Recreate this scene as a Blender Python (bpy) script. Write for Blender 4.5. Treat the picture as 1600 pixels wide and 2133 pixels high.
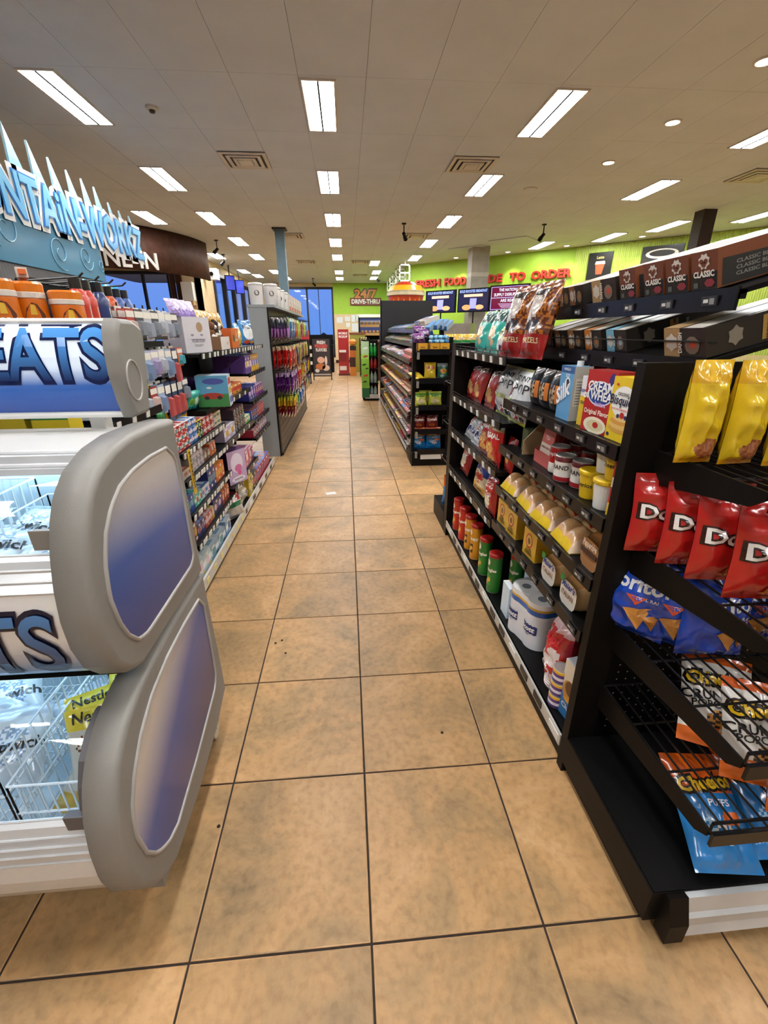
import bpy, bmesh, math, random
from mathutils import Vector, Matrix, noise
random.seed(11)
for o in list(bpy.data.objects): bpy.data.objects.remove(o)
SC = bpy.context.scene
COL = SC.collection
PI = math.pi

# ------------------------------------------------------------------ camera
cam = bpy.data.objects.new('camera', bpy.data.cameras.new('camera')); COL.objects.link(cam)
PITCH, YAW, ROLL = -0.3889, 0.0788, 0.0043
fw = Vector((math.sin(YAW)*math.cos(PITCH), math.cos(YAW)*math.cos(PITCH), math.sin(PITCH)))
r0 = Vector((math.cos(YAW), -math.sin(YAW), 0)); d0 = fw.cross(r0)
rt = r0*math.cos(ROLL)+d0*math.sin(ROLL); dn = d0*math.cos(ROLL)-r0*math.sin(ROLL)
M = Matrix((rt, -dn, -fw)).transposed().to_4x4(); M.translation = Vector((-0.0131, -0.629, 1.4576))
cam.matrix_world = M
cam.data.sensor_fit = 'VERTICAL'; cam.data.sensor_height = 24; cam.data.sensor_width = 18
cam.data.lens = 918.05/2133*24; cam.data.clip_start = 0.02; cam.data.clip_end = 200
SC.camera = cam
# ------------------------------------------------------------------ world: blue dusk sky
w = bpy.data.worlds.new('dusk'); SC.world = w; w.use_nodes = True
nt = w.node_tree; bg = nt.nodes['Background']
tc = nt.nodes.new('ShaderNodeTexCoord'); sp = nt.nodes.new('ShaderNodeSeparateXYZ'); cr = nt.nodes.new('ShaderNodeValToRGB')
nt.links.new(tc.outputs['Generated'], sp.inputs[0]); nt.links.new(sp.outputs['Z'], cr.inputs[0]); nt.links.new(cr.outputs[0], bg.inputs[0])
cr.color_ramp.elements[0].color = (0.16, 0.36, 0.85, 1); cr.color_ramp.elements[1].color = (0.34, 0.42, 1.0, 1)
cr.color_ramp.elements[1].position = 0.35
bg.inputs[1].default_value = 1.0
SC.view_settings.view_transform = 'Standard'; SC.view_settings.look = 'None'
SC.view_settings.gamma = 1.0; SC.view_settings.use_curve_mapping = False
SC.view_settings.exposure = 0.0
LAMP = 45.0      # strength of the ceiling troffer lenses

# ------------------------------------------------------------------ colours and materials
def lin(c): return c/12.92 if c <= 0.04045 else ((c+0.055)/1.055)**2.4
def H(h):
    h = h.lstrip('#'); return tuple(lin(int(h[i:i+2], 16)/255) for i in (0, 2, 4))+(1.0,)
def mix(a, b, t): t = max(0, min(1, t)); return tuple(a[i]*(1-t)+b[i]*t for i in range(3))+(1.0,)
MATS = {}
def new_mat(name):
    m = bpy.data.materials.new(name); m.use_nodes = True; MATS[name] = m
    return m, m.node_tree, m.node_tree.nodes['Principled BSDF']
def plain(name, col, rough=.5, metal=0, spec=.5, coat=0, var=.12, scale=6, bump=0, bscale=200):
    """one colour with slight procedural mottling"""
    if name in MATS: return MATS[name]
    m, t, b = new_mat(name); c = H(col) if isinstance(col, str) else col
    g = t.nodes.new('ShaderNodeNewGeometry')
    n = t.nodes.new('ShaderNodeTexNoise'); n.inputs['Scale'].default_value = scale; n.inputs['Detail'].default_value = 4
    t.links.new(g.outputs['Position'], n.inputs['Vector'])
    r = t.nodes.new('ShaderNodeValToRGB'); t.links.new(n.outputs['Fac'], r.inputs[0])
    r.color_ramp.elements[0].position = .3; r.color_ramp.elements[1].position = .7
    r.color_ramp.elements[0].color = tuple(v*(1-var) for v in c[:3])+(1,)
    r.color_ramp.elements[1].color = tuple(min(1, v*(1+var*.6)) for v in c[:3])+(1,)
    t.links.new(r.outputs[0], b.inputs['Base Color'])
    b.inputs['Roughness'].default_value = rough; b.inputs['Metallic'].default_value = metal
    b.inputs['Specular IOR Level'].default_value = spec; b.inputs['Coat Weight'].default_value = coat
    if bump:
        n2 = t.nodes.new('ShaderNodeTexNoise'); n2.inputs['Scale'].default_value = bscale
        t.links.new(g.outputs['Position'], n2.inputs['Vector'])
        bp = t.nodes.new('ShaderNodeBump'); bp.inputs['Strength'].default_value = bump; bp.inputs['Distance'].default_value = .002
        t.links.new(n2.outputs['Fac'], bp.inputs['Height']); t.links.new(bp.outputs[0], b.inputs['Normal'])
    return m
def printed(name, rough, coat=0, metal=0, bump=0, trans=0, spec=.5):
    """colour comes from the printed artwork stored on the mesh"""
    m, t, b = new_mat(name)
    a = t.nodes.new('ShaderNodeAttribute'); a.attribute_name = 'Col'
    g = t.nodes.new('ShaderNodeTexCoord'); n = t.nodes.new('ShaderNodeTexNoise'); n.inputs['Scale'].default_value = 60
    t.links.new(g.outputs['Object'], n.inputs['Vector'])
    mx = t.nodes.new('ShaderNodeMix'); mx.data_type = 'RGBA'; mx.blend_type = 'MULTIPLY'; mx.inputs[0].default_value = .12
    t.links.new(a.outputs['Color'], mx.inputs[6]); t.links.new(n.outputs['Color'], mx.inputs[7])
    t.links.new(mx.outputs[2], b.inputs['Base Color'])
    b.inputs['Roughness'].default_value = rough; b.inputs['Coat Weight'].default_value = coat
    b.inputs['Coat Roughness'].default_value = .12; b.inputs['Metallic'].default_value = metal
    b.inputs['Specular IOR Level'].default_value = spec
    if bump:
        n2 = t.nodes.new('ShaderNodeTexNoise'); n2.inputs['Scale'].default_value = 38; n2.inputs['Detail'].default_value = 3
        t.links.new(g.outputs['Object'], n2.inputs['Vector'])
        bp = t.nodes.new('ShaderNodeBump'); bp.inputs['Strength'].default_value = bump; bp.inputs['Distance'].default_value = .006
        t.links.new(n2.outputs['Fac'], bp.inputs['Height']); t.links.new(bp.outputs[0], b.inputs['Normal'])
    return m
def glow(name, col, strength):
    if name in MATS: return MATS[name]
    m, t, b = new_mat(name); c = H(col) if isinstance(col, str) else col
    b.inputs['Base Color'].default_value = c; b.inputs['Emission Color'].default_value = c
    b.inputs['Emission Strength'].default_value = strength
    return m
def glowattr(name, strength):
    m, t, b = new_mat(name); a = t.nodes.new('ShaderNodeAttribute'); a.attribute_name = 'Col'
    t.links.new(a.outputs['Color'], b.inputs['Base Color']); t.links.new(a.outputs['Color'], b.inputs['Emission Color'])
    b.inputs['Emission Strength'].default_value = strength; b.inputs['Roughness'].default_value = .15
    return m
def glassy(name, col=(1, 1, 1, 1), alpha=.12, rough=.03):
    m, t, b = new_mat(name)
    out = t.nodes['Material Output']; tr = t.nodes.new('ShaderNodeBsdfTransparent'); gl = t.nodes.new('ShaderNodeBsdfGlossy')
    tr.inputs[0].default_value = col; gl.inputs['Roughness'].default_value = rough
    fr = t.nodes.new('ShaderNodeFresnel'); fr.inputs[0].default_value = 1.42
    ms = t.nodes.new('ShaderNodeMixShader'); ge = t.nodes.new('ShaderNodeNewGeometry'); iv = t.nodes.new('ShaderNodeMath'); iv.operation = 'SUBTRACT'; iv.inputs[0].default_value = 1.0; t.links.new(ge.outputs['Backfacing'], iv.inputs[1]); pr_ = t.nodes.new('ShaderNodeMath'); pr_.operation = 'MULTIPLY'; t.links.new(fr.outputs[0], pr_.inputs[0]); t.links.new(iv.outputs[0], pr_.inputs[1]); t.links.new(pr_.outputs[0], ms.inputs[0])
    t.links.new(tr.outputs[0], ms.inputs[1]); t.links.new(gl.outputs[0], ms.inputs[2]); t.links.new(ms.outputs[0], out.inputs[0])
    return m
FOIL = printed('print_foil', .24, coat=.8, bump=.3)
CARD = printed('print_card', .45, coat=.15)
PLAST = printed('print_plastic', .3, coat=.3)
MATTE = printed('print_matte', .75)
METPR = printed('print_metal', .35, metal=.6)
SCREEN = glowattr('print_screen', 1.1)
SIGNLIT = glowattr('print_lightbox', .35)
BLACK = plain('black_metal', '#0b0b0b', .42, spec=.16, var=.15)
BLACKB = plain('black_brown_metal', '#120f0d', .45, spec=.14)
WIRE = plain('black_wire', '#121212', .35, spec=.5)
ALU = plain('aluminium', '#d2d6da', .34, metal=.45, var=.06)
GREYP = plain('grey_plastic', '#85837f', .48, var=.06, bump=.25, bscale=500)
GREYD = plain('dark_grey_plastic', '#56555a', .45, var=.06)
WHITEP = plain('white_plastic', '#e4e6e6', .4, var=.04)
GREYPAINT = plain('grey_laminate', '#8f9496', .45, var=.05)
BEIGE = plain('beige_paint', '#d9c19a', .7, var=.05)
GREEN = plain('lime_paint', '#a3cc3f', .6, var=.05)
WOODD = plain('dark_wood', '#43281d', .62, var=.35, scale=9, spec=.25)
CLEAR = glassy('clear_glass', (.93, .97, 1, 1))
WINGLASS = glassy('window_glass', (.9, .93, 1, 1))

# ------------------------------------------------------------------ mesh builder
class MB:
    def __init__(s): s.v = []; s.f = []; s.c = []
    def quad(s, a, b, c, d, col=None):
        n = len(s.v); s.v += [a, b, c, d]; s.f.append((n, n+1, n+2, n+3)); s.c.append(col)
    def face(s, pts, col=None):
        n = len(s.v); s.v += pts; s.f.append(tuple(range(n, n+len(pts)))); s.c.append(col)
    def box(s, x0, x1, y0, y1, z0, z1, col=None, cols=None):
        n = len(s.v)
        s.v += [(x0, y0, z0), (x1, y0, z0), (x1, y1, z0), (x0, y1, z0), (x0, y0, z1), (x1, y0, z1), (x1, y1, z1), (x0, y1, z1)]
        F = [(0, 1, 5, 4), (1, 2, 6, 5), (2, 3, 7, 6), (3, 0, 4, 7), (4, 5, 6, 7), (3, 2, 1, 0)]  # front,right,back,left,top,bottom
        for i, q in enumerate(F): s.f.append(tuple(n+k for k in q)); s.c.append(cols[i] if cols else col)
        return s
    def bar(s, p, q, r, seg=6, col=None):
        p = Vector(p); q = Vector(q); d = (q-p)
        if d.length < 1e-6: return s
        d.normalize(); a = d.orthogonal().normalized(); b = d.cross(a); n = len(s.v)
        for e in (p, q):
            for i in range(seg):
                t = 2*PI*i/seg; s.v.append(tuple(e+a*(r*math.cos(t))+b*(r*math.sin(t))))
        for i in range(seg):
            j = (i+1) % seg; s.f.append((n+i, n+j, n+seg+j, n+seg+i)); s.c.append(col)
        s.f.append(tuple(n+seg-1-i for i in range(seg))); s.c.append(col)
        s.f.append(tuple(n+seg+i for i in range(seg))); s.c.append(col)
        return s
    def tube(s, pts, r, seg=6, col=None):
        for i in range(len(pts)-1): s.bar(pts[i], pts[i+1], r, seg, col)
        return s
    def pipe(s, pts, r, seg=8, col=None, closed=False):
        """smooth tube through points"""
        P = [Vector(p) for p in pts]; n = len(P); base = len(s.v); up = None
        for i in range(n):
            a = P[i-1] if (i or closed) else P[i]; b = P[(i+1) % n] if (i < n-1 or closed) else P[i]
            t = (b-a).normalized()
            if up is None: up = t.orthogonal().normalized()
            up = (up-t*up.dot(t)).normalized(); w_ = t.cross(up)
            for k in range(seg):
                q = 2*PI*k/seg; s.v.append(tuple(P[i]+up*(r*math.cos(q))+w_*(r*math.sin(q))))
        for i in range(n if closed else n-1):
            j = (i+1) % n
            for k in range(seg):
                k2 = (k+1) % seg; s.f.append((base+i*seg+k, base+i*seg+k2, base+j*seg+k2, base+j*seg+k)); s.c.append(col)
        return s
    def lathe(s, prof, seg=20, c=(0, 0, 0), colf=None):
        """prof: list of (r,z); colf(i,k)->col"""
        n = len(s.v)
        for (r, z) in prof:
            for k in range(seg):
                t = 2*PI*k/seg; s.v.append((c[0]+r*math.cos(t), c[1]+r*math.sin(t), c[2]+z))
        for i in range(len(prof)-1):
            for k in range(seg):
                k2 = (k+1) % seg
                s.f.append((n+i*seg+k, n+i*seg+k2, n+(i+1)*seg+k2, n+(i+1)*seg+k)); s.c.append(colf(i, k/seg) if colf else None)
        s.f.append(tuple(n+seg-1-k for k in range(seg))); s.c.append(colf(0, 0) if colf else None)
        m = n+(len(prof)-1)*seg
        s.f.append(tuple(m+k for k in range(seg))); s.c.append(colf(len(prof)-2, 0) if colf else None)
        return s
    def prism(s, poly, x0, x1, col=None):
        """poly (y,z) extruded along x"""
        n = len(s.v); k = len(poly)
        for x in (x0, x1): s.v += [(x, p[0], p[1]) for p in poly]
        for i in range(k):
            j = (i+1) % k; s.f.append((n+i, n+j, n+k+j, n+k+i)); s.c.append(col)
        s.f.append(tuple(n+k-1-i for i in range(k))); s.c.append(col)
        s.f.append(tuple(n+k+i for i in range(k))); s.c.append(col)
        return s
    def sheet(s, line, x0, x1, nx=1, colf=None):
        """open polyline (y,z) swept along x"""
        n = len(s.v); k = len(line)
        for i in range(nx+1):
            x = x0+(x1-x0)*i/nx; s.v += [(x, p[0], p[1]) for p in line]
        for i in range(nx):
            for j in range(k-1):
                s.f.append((n+i*k+j, n+(i+1)*k+j, n+(i+1)*k+j+1, n+i*k+j+1)); s.c.append([colf(i/nx, j/(k-1)), colf(i/nx, j/(k-1)), colf(i/nx, (j+1)/(k-1)), colf(i/nx, (j+1)/(k-1))] if colf else None)
        return s
    def mesh(s, name, mat, off=None, smooth=False):
        me = bpy.data.meshes.new(name)
        v = s.v if off is None else [(p[0]-off[0], p[1]-off[1], p[2]-off[2]) for p in s.v]
        me.from_pydata(v, [], s.f)
        if any(c is not None for c in s.c):
            at = me.color_attributes.new('Col', 'FLOAT_COLOR', 'CORNER'); arr = []
            for f, c in zip(s.f, s.c):
                if isinstance(c, list): arr += [q for k in c for q in k]
                else: arr += list(c or (1, 1, 1, 1))*len(f)
            at.data.foreach_set('color', arr)
        for m in (mat if isinstance(mat, (list, tuple)) else [mat]): me.materials.append(m)
        if smooth: me.polygons.foreach_set('use_smooth', [True]*len(me.polygons))
        me.update(); return me
    def build(s, name, mat, parent=None, smooth=False, world=True):
        off = None
        if parent is not None and world:
            off = Vector(parent.location)
            if parent.parent: off = off+Vector(parent.parent.location)
        return link(name, s.mesh(name, mat, off, smooth), parent)
def link(name, me, parent=None):
    o = bpy.data.objects.new(name, me); COL.objects.link(o)
    if parent is not None: o.parent = parent; KIDS.setdefault(parent.name, []).append(o)
    return o
KIDS = {}
def tag(o, label, cat, group=None):
    o['label'] = label; o['category'] = cat
    if group: o['group'] = group
    return o
def thing(name, label, cat, loc=(0, 0, 0), rz=0, group=None):
    o = bpy.data.objects.new(name, None); COL.objects.link(o); o.location = loc; o.rotation_euler = (0, 0, rz)
    o.empty_display_size = .05
    return tag(o, label, cat, group)
def struct(o): o['kind'] = 'structure'; return o
def dup(root, loc, rot=(0, 0, 0), label=None, cat=None, group=None, scale=None):
    def cp(o, par):
        c = o.copy(); COL.objects.link(c)
        if par is not None: c.parent = par; KIDS.setdefault(par.name, []).append(c)
        for k in KIDS.get(o.name, []): cp(k, c)
        return c
    r = cp(root, None); r.location = loc; r.rotation_euler = rot
    if scale: r.scale = scale
    if label: r['label'] = label
    if cat: r['category'] = cat
    if group: r['group'] = group
    elif 'group' in r and label: del r['group']
    return r
class Proto:
    """first call places the original, later calls place copies"""
    def __init__(s, o, cat): s.o = o; s.cat = cat; s.used = False
    def put(s, loc, rz=0, tilt=0, roll=0, label=None, group=None, scale=None):
        if not s.used:
            s.used = True; o = s.o; o.location = loc; o.rotation_euler = (tilt, roll, rz)
            if scale: o.scale = scale
            tag(o, label, s.cat, group); return o
        return dup(s.o, loc, (tilt, roll, rz), label, s.cat, group, scale)
# ------------------------------------------------------------------ lettering
TXT = {}
def text2d(s, bold=.02, shear=0, res=2, cut=0):
    k = (s, bold, shear, res, cut)
    if k in TXT: return TXT[k]
    cu = bpy.data.curves.new('t', 'FONT'); cu.body = s; cu.align_x = 'CENTER'; cu.size = 1; cu.offset = bold; cu.shear = shear
    cu.resolution_u = res
    o = bpy.data.objects.new('t', cu); me = bpy.data.meshes.new_from_object(o)
    if cut:
        bm = bmesh.new(); bm.from_mesh(me); xs = [v.co.x for v in bm.verts]; ys = [v.co.y for v in bm.verts]
        q = min(ys)+cut
        while q < max(ys):
            bmesh.ops.bisect_plane(bm, geom=bm.verts[:]+bm.edges[:]+bm.faces[:], plane_co=(0, q, 0), plane_no=(0, 1, 0)); q += cut
        q = min(xs)+cut
        while q < max(xs):
            bmesh.ops.bisect_plane(bm, geom=bm.verts[:]+bm.edges[:]+bm.faces[:], plane_co=(q, 0, 0), plane_no=(1, 0, 0)); q += cut
        bm.to_mesh(me); bm.free()
    V = [(v.co.x, v.co.y) for v in me.vertices]; F = [tuple(p.vertices) for p in me.polygons]
    bpy.data.objects.remove(o); bpy.data.curves.remove(cu); bpy.data.meshes.remove(me)
    TXT[k] = (V, F); return TXT[k]
def letter(parent, s, x, z, size, col, yf=0.0, mat=None, bold=.02, shear=0, rot=0, width=None, depth=0, eps=.0012, grad=None, align='C', name='lettering', mapf=None, res=2):
    """flat printed lettering on a front (local -Y) surface; yf: constant or function (x,z)->y"""
    V, F = text2d(s, bold, shear, res, (.16 if (mapf or callable(yf)) else 0))
    if not V: return None
    xs = [v[0] for v in V]; wd = max(xs)-min(xs); mx = (max(xs)+min(xs))/2
    sx = sz = size
    if width: sx = width/wd
    if align == 'R': mx = max(xs)
    if align == 'L': mx = min(xs)
    ca, sa = math.cos(rot), math.sin(rot); P = []
    for (a, b) in V:
        u = (a-mx)*sx; t = b*sz
        X = x+u*ca-t*sa; Zz = z+u*sa+t*ca
        if mapf: P.append(mapf(X, Zz, eps)); continue
        y = (yf(X, Zz) if callable(yf) else yf)-eps
        P.append((X, y, Zz))
    m = MB(); m.v = P; m.f = list(F); c = H(col) if isinstance(col, str) else col
    m.c = [c]*len(F)
    me = m.mesh('lettering', mat or CARD)
    if grad:
        lo, hi = (H(g) for g in grad); zs = [b for a, b in V]; z0, z1 = min(zs), max(zs); at = me.color_attributes['Col']
        for L in me.loops:
            t = (V[L.vertex_index][1]-z0)/(z1-z0); at.data[L.index].color = mix(lo, hi, t)
    o = link(name, me, parent)
    if depth:
        md = o.modifiers.new('thick', 'SOLIDIFY'); md.thickness = depth; md.offset = 0
    return o
# ------------------------------------------------------------------ packages (local frame: front faces -Y, X to the viewer's right, base at z=0)
def bag_fn(w, h, t, seed=0, crimp=.06, wr=1.6, pinch=.06):
    def half(x, z):
        u = max(-1, min(1, x/(w/2))); v = max(0, min(1, z/h))
        e = max(0, 1-abs(u)**2.6)**.62
        if v < crimp: g = (v/crimp)*.18
        elif v > 1-crimp: g = ((1-v)/crimp)*.18
        else:
            q = (v-crimp)/(1-2*crimp); g = .18+.82*math.sin(PI*min(1, max(0, q)))**.55
        edge = math.exp(-((min(v, 1-v))/.14)**2)
        rg = 1-2*abs(noise.noise(Vector((u*1.5+v*2.3+seed*3.7, v*3.4-u*.8, seed*1.9))))
        r2 = 1-2*abs(noise.noise(Vector((u*2.6-v*3.1+seed*5.1, v*5.2+u*1.4, seed*.7))))
        n = (rg-.45)*.20+(r2-.45)*.11*(.5+edge)+edge*.22*noise.noise(Vector((u*7+seed, v*3, seed*2.1)))
        return t/2*max(.02, e*(g+n*wr*e*min(1, g*2)))
    return half
def bag_mesh(w, h, t, colf, seed=0, nu=26, nv=38, crimp=.06, wr=1.0, mat=None, pinch=.05):
    hf = bag_fn(w, h, t, seed, crimp, wr); m = MB()
    for side in (-1, 1):
        n = len(m.v)
        for j in range(nv+1):
            z = h*j/nv; v = j/nv
            k = 1-pinch*math.sin(PI*v)**2
            for i in range(nu+1):
                x = -w/2+w*i/nu
                m.v.append((x*k, side*hf(x, z)-(.0 if side > 0 else .0), z))
        for j in range(nv):
            for i in range(nu):
                a = n+j*(nu+1)+i; q = (a, a+1, a+nu+2, a+nu+1)
                m.f.append(q if side < 0 else q[::-1]); u = (i+.5)/nu; v = (j+.5)/nv
                m.c.append(colf(u if side < 0 else 1-u, v, side < 0))
    me = m.mesh('bag', mat or FOIL, smooth=True)
    def yf(x, z):
        v = z/h; k = 1-pinch*math.sin(PI*max(0, min(1, v)))**2
        return -hf(x/k, z)
    return me, yf
def inside(u, v, cu, cv, ru, rv): return ((u-cu)/ru)**2+((v-cv)/rv)**2 < 1
def bands(*st):
    """st: (v_from, hex) ascending"""
    st = [(a, H(c)) for a, c in st]
    def f(u, v, front):
        c = st[0][1]
        for a, k in st:
            if v >= a: c = k
        return c
    return f
def over(base, *shapes):
    """shapes: (cu,cv,ru,rv,hex[,speckle hex])"""
    sh = [s[:4]+tuple(H(x) for x in s[4:]) for s in shapes]
    def f(u, v, front):
        c = base(u, v, front)
        if front:
            for s in sh:
                if inside(u, v, *s[:4]):
                    c = s[4]
                    if len(s) > 5 and noise.noise(Vector((u*31, v*31, 3.1))) > 0: c = s[5]
        return c
    return f
def speckle(base, a, b, v0, v1, sc=24):
    A, B = H(a), H(b)
    def f(u, v, front):
        if v0 <= v <= v1: return A if noise.noise(Vector((u*sc, v*sc*.7, 1.7))) > 0 else B
        return base(u, v, front)
    return f
def bag(name, w, h, t, colf, texts=(), seed=0, polys=(), **k):
    me, yf = bag_mesh(w, h, t, colf, seed, **k); o = link(name, me)
    for ti_, T in enumerate(texts):
        s, x, z, size, col = T[:5]; kw = T[5] if len(T) > 5 else {}
        letter(o, s, x*w, z*h, size, col, yf, mat=FOIL, eps=.0018+.0012*ti_, **kw)
    for (pts, col) in polys: poly_decal(o, pts, col, yf, w, h)
    return o
def poly_decal(o, pts, col, yf, w, h, name='printed_chip', eps=.003):
    """star-shaped polygon laid on the front surface"""
    N_ = len(pts); pts = [(pts[i][0]+(pts[(i+1) % N_][0]-pts[i][0])*k/5, pts[i][1]+(pts[(i+1) % N_][1]-pts[i][1])*k/5) for i in range(N_) for k in range(5)]
    m = MB(); cx = sum(p[0] for p in pts)/len(pts); cz = sum(p[1] for p in pts)/len(pts); c = H(col); R = 3
    for i in range(len(pts)):
        a, b = pts[i], pts[(i+1) % len(pts)]
        for r in range(R):
            q = []
            for (p, s) in ((a, r), (b, r), (b, r+1), (a, r+1)):
                x = (cx+(p[0]-cx)*s/R)*w; z = (cz+(p[1]-cz)*s/R)*h; q.append((x, yf(x, z)-eps, z))
            m.face(q if r else [q[0], q[2], q[3]], c)
    return link(name, m.mesh(name, FOIL), o)
def carton(name, w, d, h, front, side=None, top=None, texts=(), shapes=(), mat=None, bev=0):
    """front: hex or list of (z0,z1,hex) bands"""
    m = MB(); fr = front if isinstance(front, list) else [(0, 1, front)]
    sd = H(side or fr[0][2]); tp = H(top or side or fr[-1][2])
    for (a, b, c) in fr:
        last = b >= 1; first = a <= 0
        n = H(c)
        m.quad((-w/2, 0, a*h), (w/2, 0, a*h), (w/2, 0, b*h), (-w/2, 0, b*h), n)
    m.quad((w/2, 0, 0), (w/2, d, 0), (w/2, d, h), (w/2, 0, h), sd); m.quad((w/2, d, 0), (-w/2, d, 0), (-w/2, d, h), (w/2, d, h), sd)
    m.quad((-w/2, d, 0), (-w/2, 0, 0), (-w/2, 0, h), (-w/2, d, h), sd); m.quad((-w/2, 0, h), (w/2, 0, h), (w/2, d, h), (-w/2, d, h), tp)
    m.quad((-w/2, d, 0), (w/2, d, 0), (w/2, 0, 0), (-w/2, 0, 0), sd)
    for si, (cx, cz, rx, rz, c) in enumerate(shapes):
        col = H(c); k = 18; m.face([(cx*w+rx*w*math.cos(2*PI*i/k), -.0005-.00012*si, cz*h+rz*h*math.sin(2*PI*i/k)) for i in range(k)], col)
    o = link(name, m.mesh(name, mat or CARD))
    for T in texts:
        s, x, z, size, col = T[:5]; kw = T[5] if len(T) > 5 else {}
        letter(o, s, x*w, z*h, size, col, 0.0, eps=.0024, **kw)
    return o
def side_letter(o, s, x, y, z, size, col, sg=1, rot=0):
    """lettering on the local +X (sg 1) or -X (sg -1) side of a carton"""
    V, F = text2d(s, .02); xs = [v[0] for v in V]; mx = (max(xs)+min(xs))/2; ca, sa = math.cos(rot), math.sin(rot)
    m = MB(); m.v = [(x+sg*.0012, y+sg*((a-mx)*ca-b*sa)*size, z+((a-mx)*sa+b*ca)*size) for a, b in V]; m.f = list(F); m.c = [H(col)]*len(F)
    return link('lettering', m.mesh('lettering', CARD), o)
def wrap_text(o, s, r, z, size, col, ang=.45, bold=.02, mat=None):
    """lettering bent round a vertical can of radius r, centred on local -Y"""
    def mp(X, Z, e):
        t = X/r+ang; return ((r+e)*math.sin(t), -(r+e)*math.cos(t), Z)
    return letter(o, s, 0, z, size, col, bold=bold, mat=mat or PLAST, mapf=mp)

# ================================================================== THE ROOM
CEIL = 3.578; TX, TY = .457, .476
# ---- floor: dark grout bed with single tiles as parts
m, t, b = new_mat('floor_tile')
g = t.nodes.new('ShaderNodeNewGeometry'); mp = t.nodes.new('ShaderNodeVectorMath'); mp.operation = 'DIVIDE'; mp.inputs[1].default_value = (TX, TY, 1)
t.links.new(g.outputs['Position'], mp.inputs[0])
fl = t.nodes.new('ShaderNodeVectorMath'); fl.operation = 'FLOOR'; t.links.new(mp.outputs[0], fl.inputs[0])
wn = t.nodes.new('ShaderNodeTexWhiteNoise'); t.links.new(fl.outputs[0], wn.inputs['Vector'])
ad = t.nodes.new('ShaderNodeVectorMath'); ad.operation = 'MULTIPLY_ADD'; ad.inputs[1].default_value = (9, 9, 9)
t.links.new(wn.outputs['Color'], ad.inputs[0]); t.links.new(g.outputs['Position'], ad.inputs[2])
n1 = t.nodes.new('ShaderNodeTexNoise'); n1.inputs['Scale'].default_value = 3.2; n1.inputs['Detail'].default_value = 7; n1.inputs['Roughness'].default_value = .68; n1.inputs['Distortion'].default_value = .6
t.links.new(ad.outputs[0], n1.inputs['Vector'])
r1 = t.nodes.new('ShaderNodeValToRGB'); t.links.new(n1.outputs['Fac'], r1.inputs[0])
el = r1.color_ramp.elements; el[0].position = .28; el[0].color = H('#7d6749'); el[1].position = .74; el[1].color = H('#c9a376')
e = el.new(.42); e.color = H('#a0825b'); e = el.new(.55); e.color = H('#b68f61')
n2 = t.nodes.new('ShaderNodeTexNoise'); n2.inputs['Scale'].default_value = 42; n2.inputs['Detail'].default_value = 5; t.links.new(ad.outputs[0], n2.inputs['Vector'])
r2 = t.nodes.new('ShaderNodeValToRGB'); t.links.new(n2.outputs['Fac'], r2.inputs[0]); r2.color_ramp.elements[0].position = .3; r2.color_ramp.elements[0].color = (.62, .58, .52, 1); r2.color_ramp.elements[1].position = .55
mx = t.nodes.new('ShaderNodeMix'); mx.data_type = 'RGBA'; mx.blend_type = 'MULTIPLY'; mx.inputs[0].default_value = .55
t.links.new(r1.outputs[0], mx.inputs[6]); t.links.new(r2.outputs[0], mx.inputs[7])
hv = t.nodes.new('ShaderNodeHueSaturation'); ml = t.nodes.new('ShaderNodeMath'); ml.operation = 'MULTIPLY_ADD'; ml.inputs[1].default_value = .22; ml.inputs[2].default_value = .89
t.links.new(wn.outputs['Value'], ml.inputs[0]); t.links.new(ml.outputs[0], hv.inputs['Value']); t.links.new(mx.outputs[2], hv.inputs['Color'])
t.links.new(hv.outputs[0], b.inputs['Base Color']); b.inputs['Roughness'].default_value = .42; b.inputs['Specular IOR Level'].default_value = .4
bp = t.nodes.new('ShaderNodeBump'); bp.inputs['Strength'].default_value = .25; bp.inputs['Distance'].default_value = .002
t.links.new(n2.outputs['Fac'], bp.inputs['Height']); t.links.new(bp.outputs[0], b.inputs['Normal'])
TILE = m
GROUT = plain('dark_grout', '#2b2019', .85)
fm = MB(); fm.box(-9.5, 12.5, -5, 23.2, -.06, -.004)
floor = struct(fm.build('floor', GROUT))
def tile_geo(mb, cx, cy):
    gx, gy = TX/2-.003, TY/2-.003; bv = .0025; n = len(mb.v)
    for (k, z) in ((0, -.004), (0, -.001), (bv, .0)):
        mb.v += [(cx-gx+k, cy-gy+k, z), (cx+gx-k, cy-gy+k, z), (cx+gx-k, cy+gy-k, z), (cx-gx+k, cy+gy-k, z)]
    for a in (0, 4):
        for i in range(4):
            j = (i+1) % 4; mb.f.append((n+a+i, n+a+j, n+a+4+j, n+a+4+i)); mb.c.append(None)
    mb.f.append((n+8, n+9, n+10, n+11)); mb.c.append(None)
tm = MB(); tile_geo(tm, 0, 0); tme = tm.mesh('tile', TILE)
rest = MB(); near = set()
cells = []
for i in range(-20, 27):
    for j in range(-10, 48):
        cx, cy = (i+.5)*TX, (j+.5)*TY
        vis = (-2 <= i <= 2 and -2 <= j <= 46) or (-5 <= i <= 5 and -3 <= j <= 3)
        if vis: near.add((i, j))
        elif -9.4 < cx < 12.3: tile_geo(rest, cx, cy)
for (i, j) in sorted(near):
    o = link('tile', tme, floor); o.location = ((i+.5)*TX, (j+.5)*TY, 0)
o = rest.build('tile_field', TILE, floor); o['kind'] = 'stuff'
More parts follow.
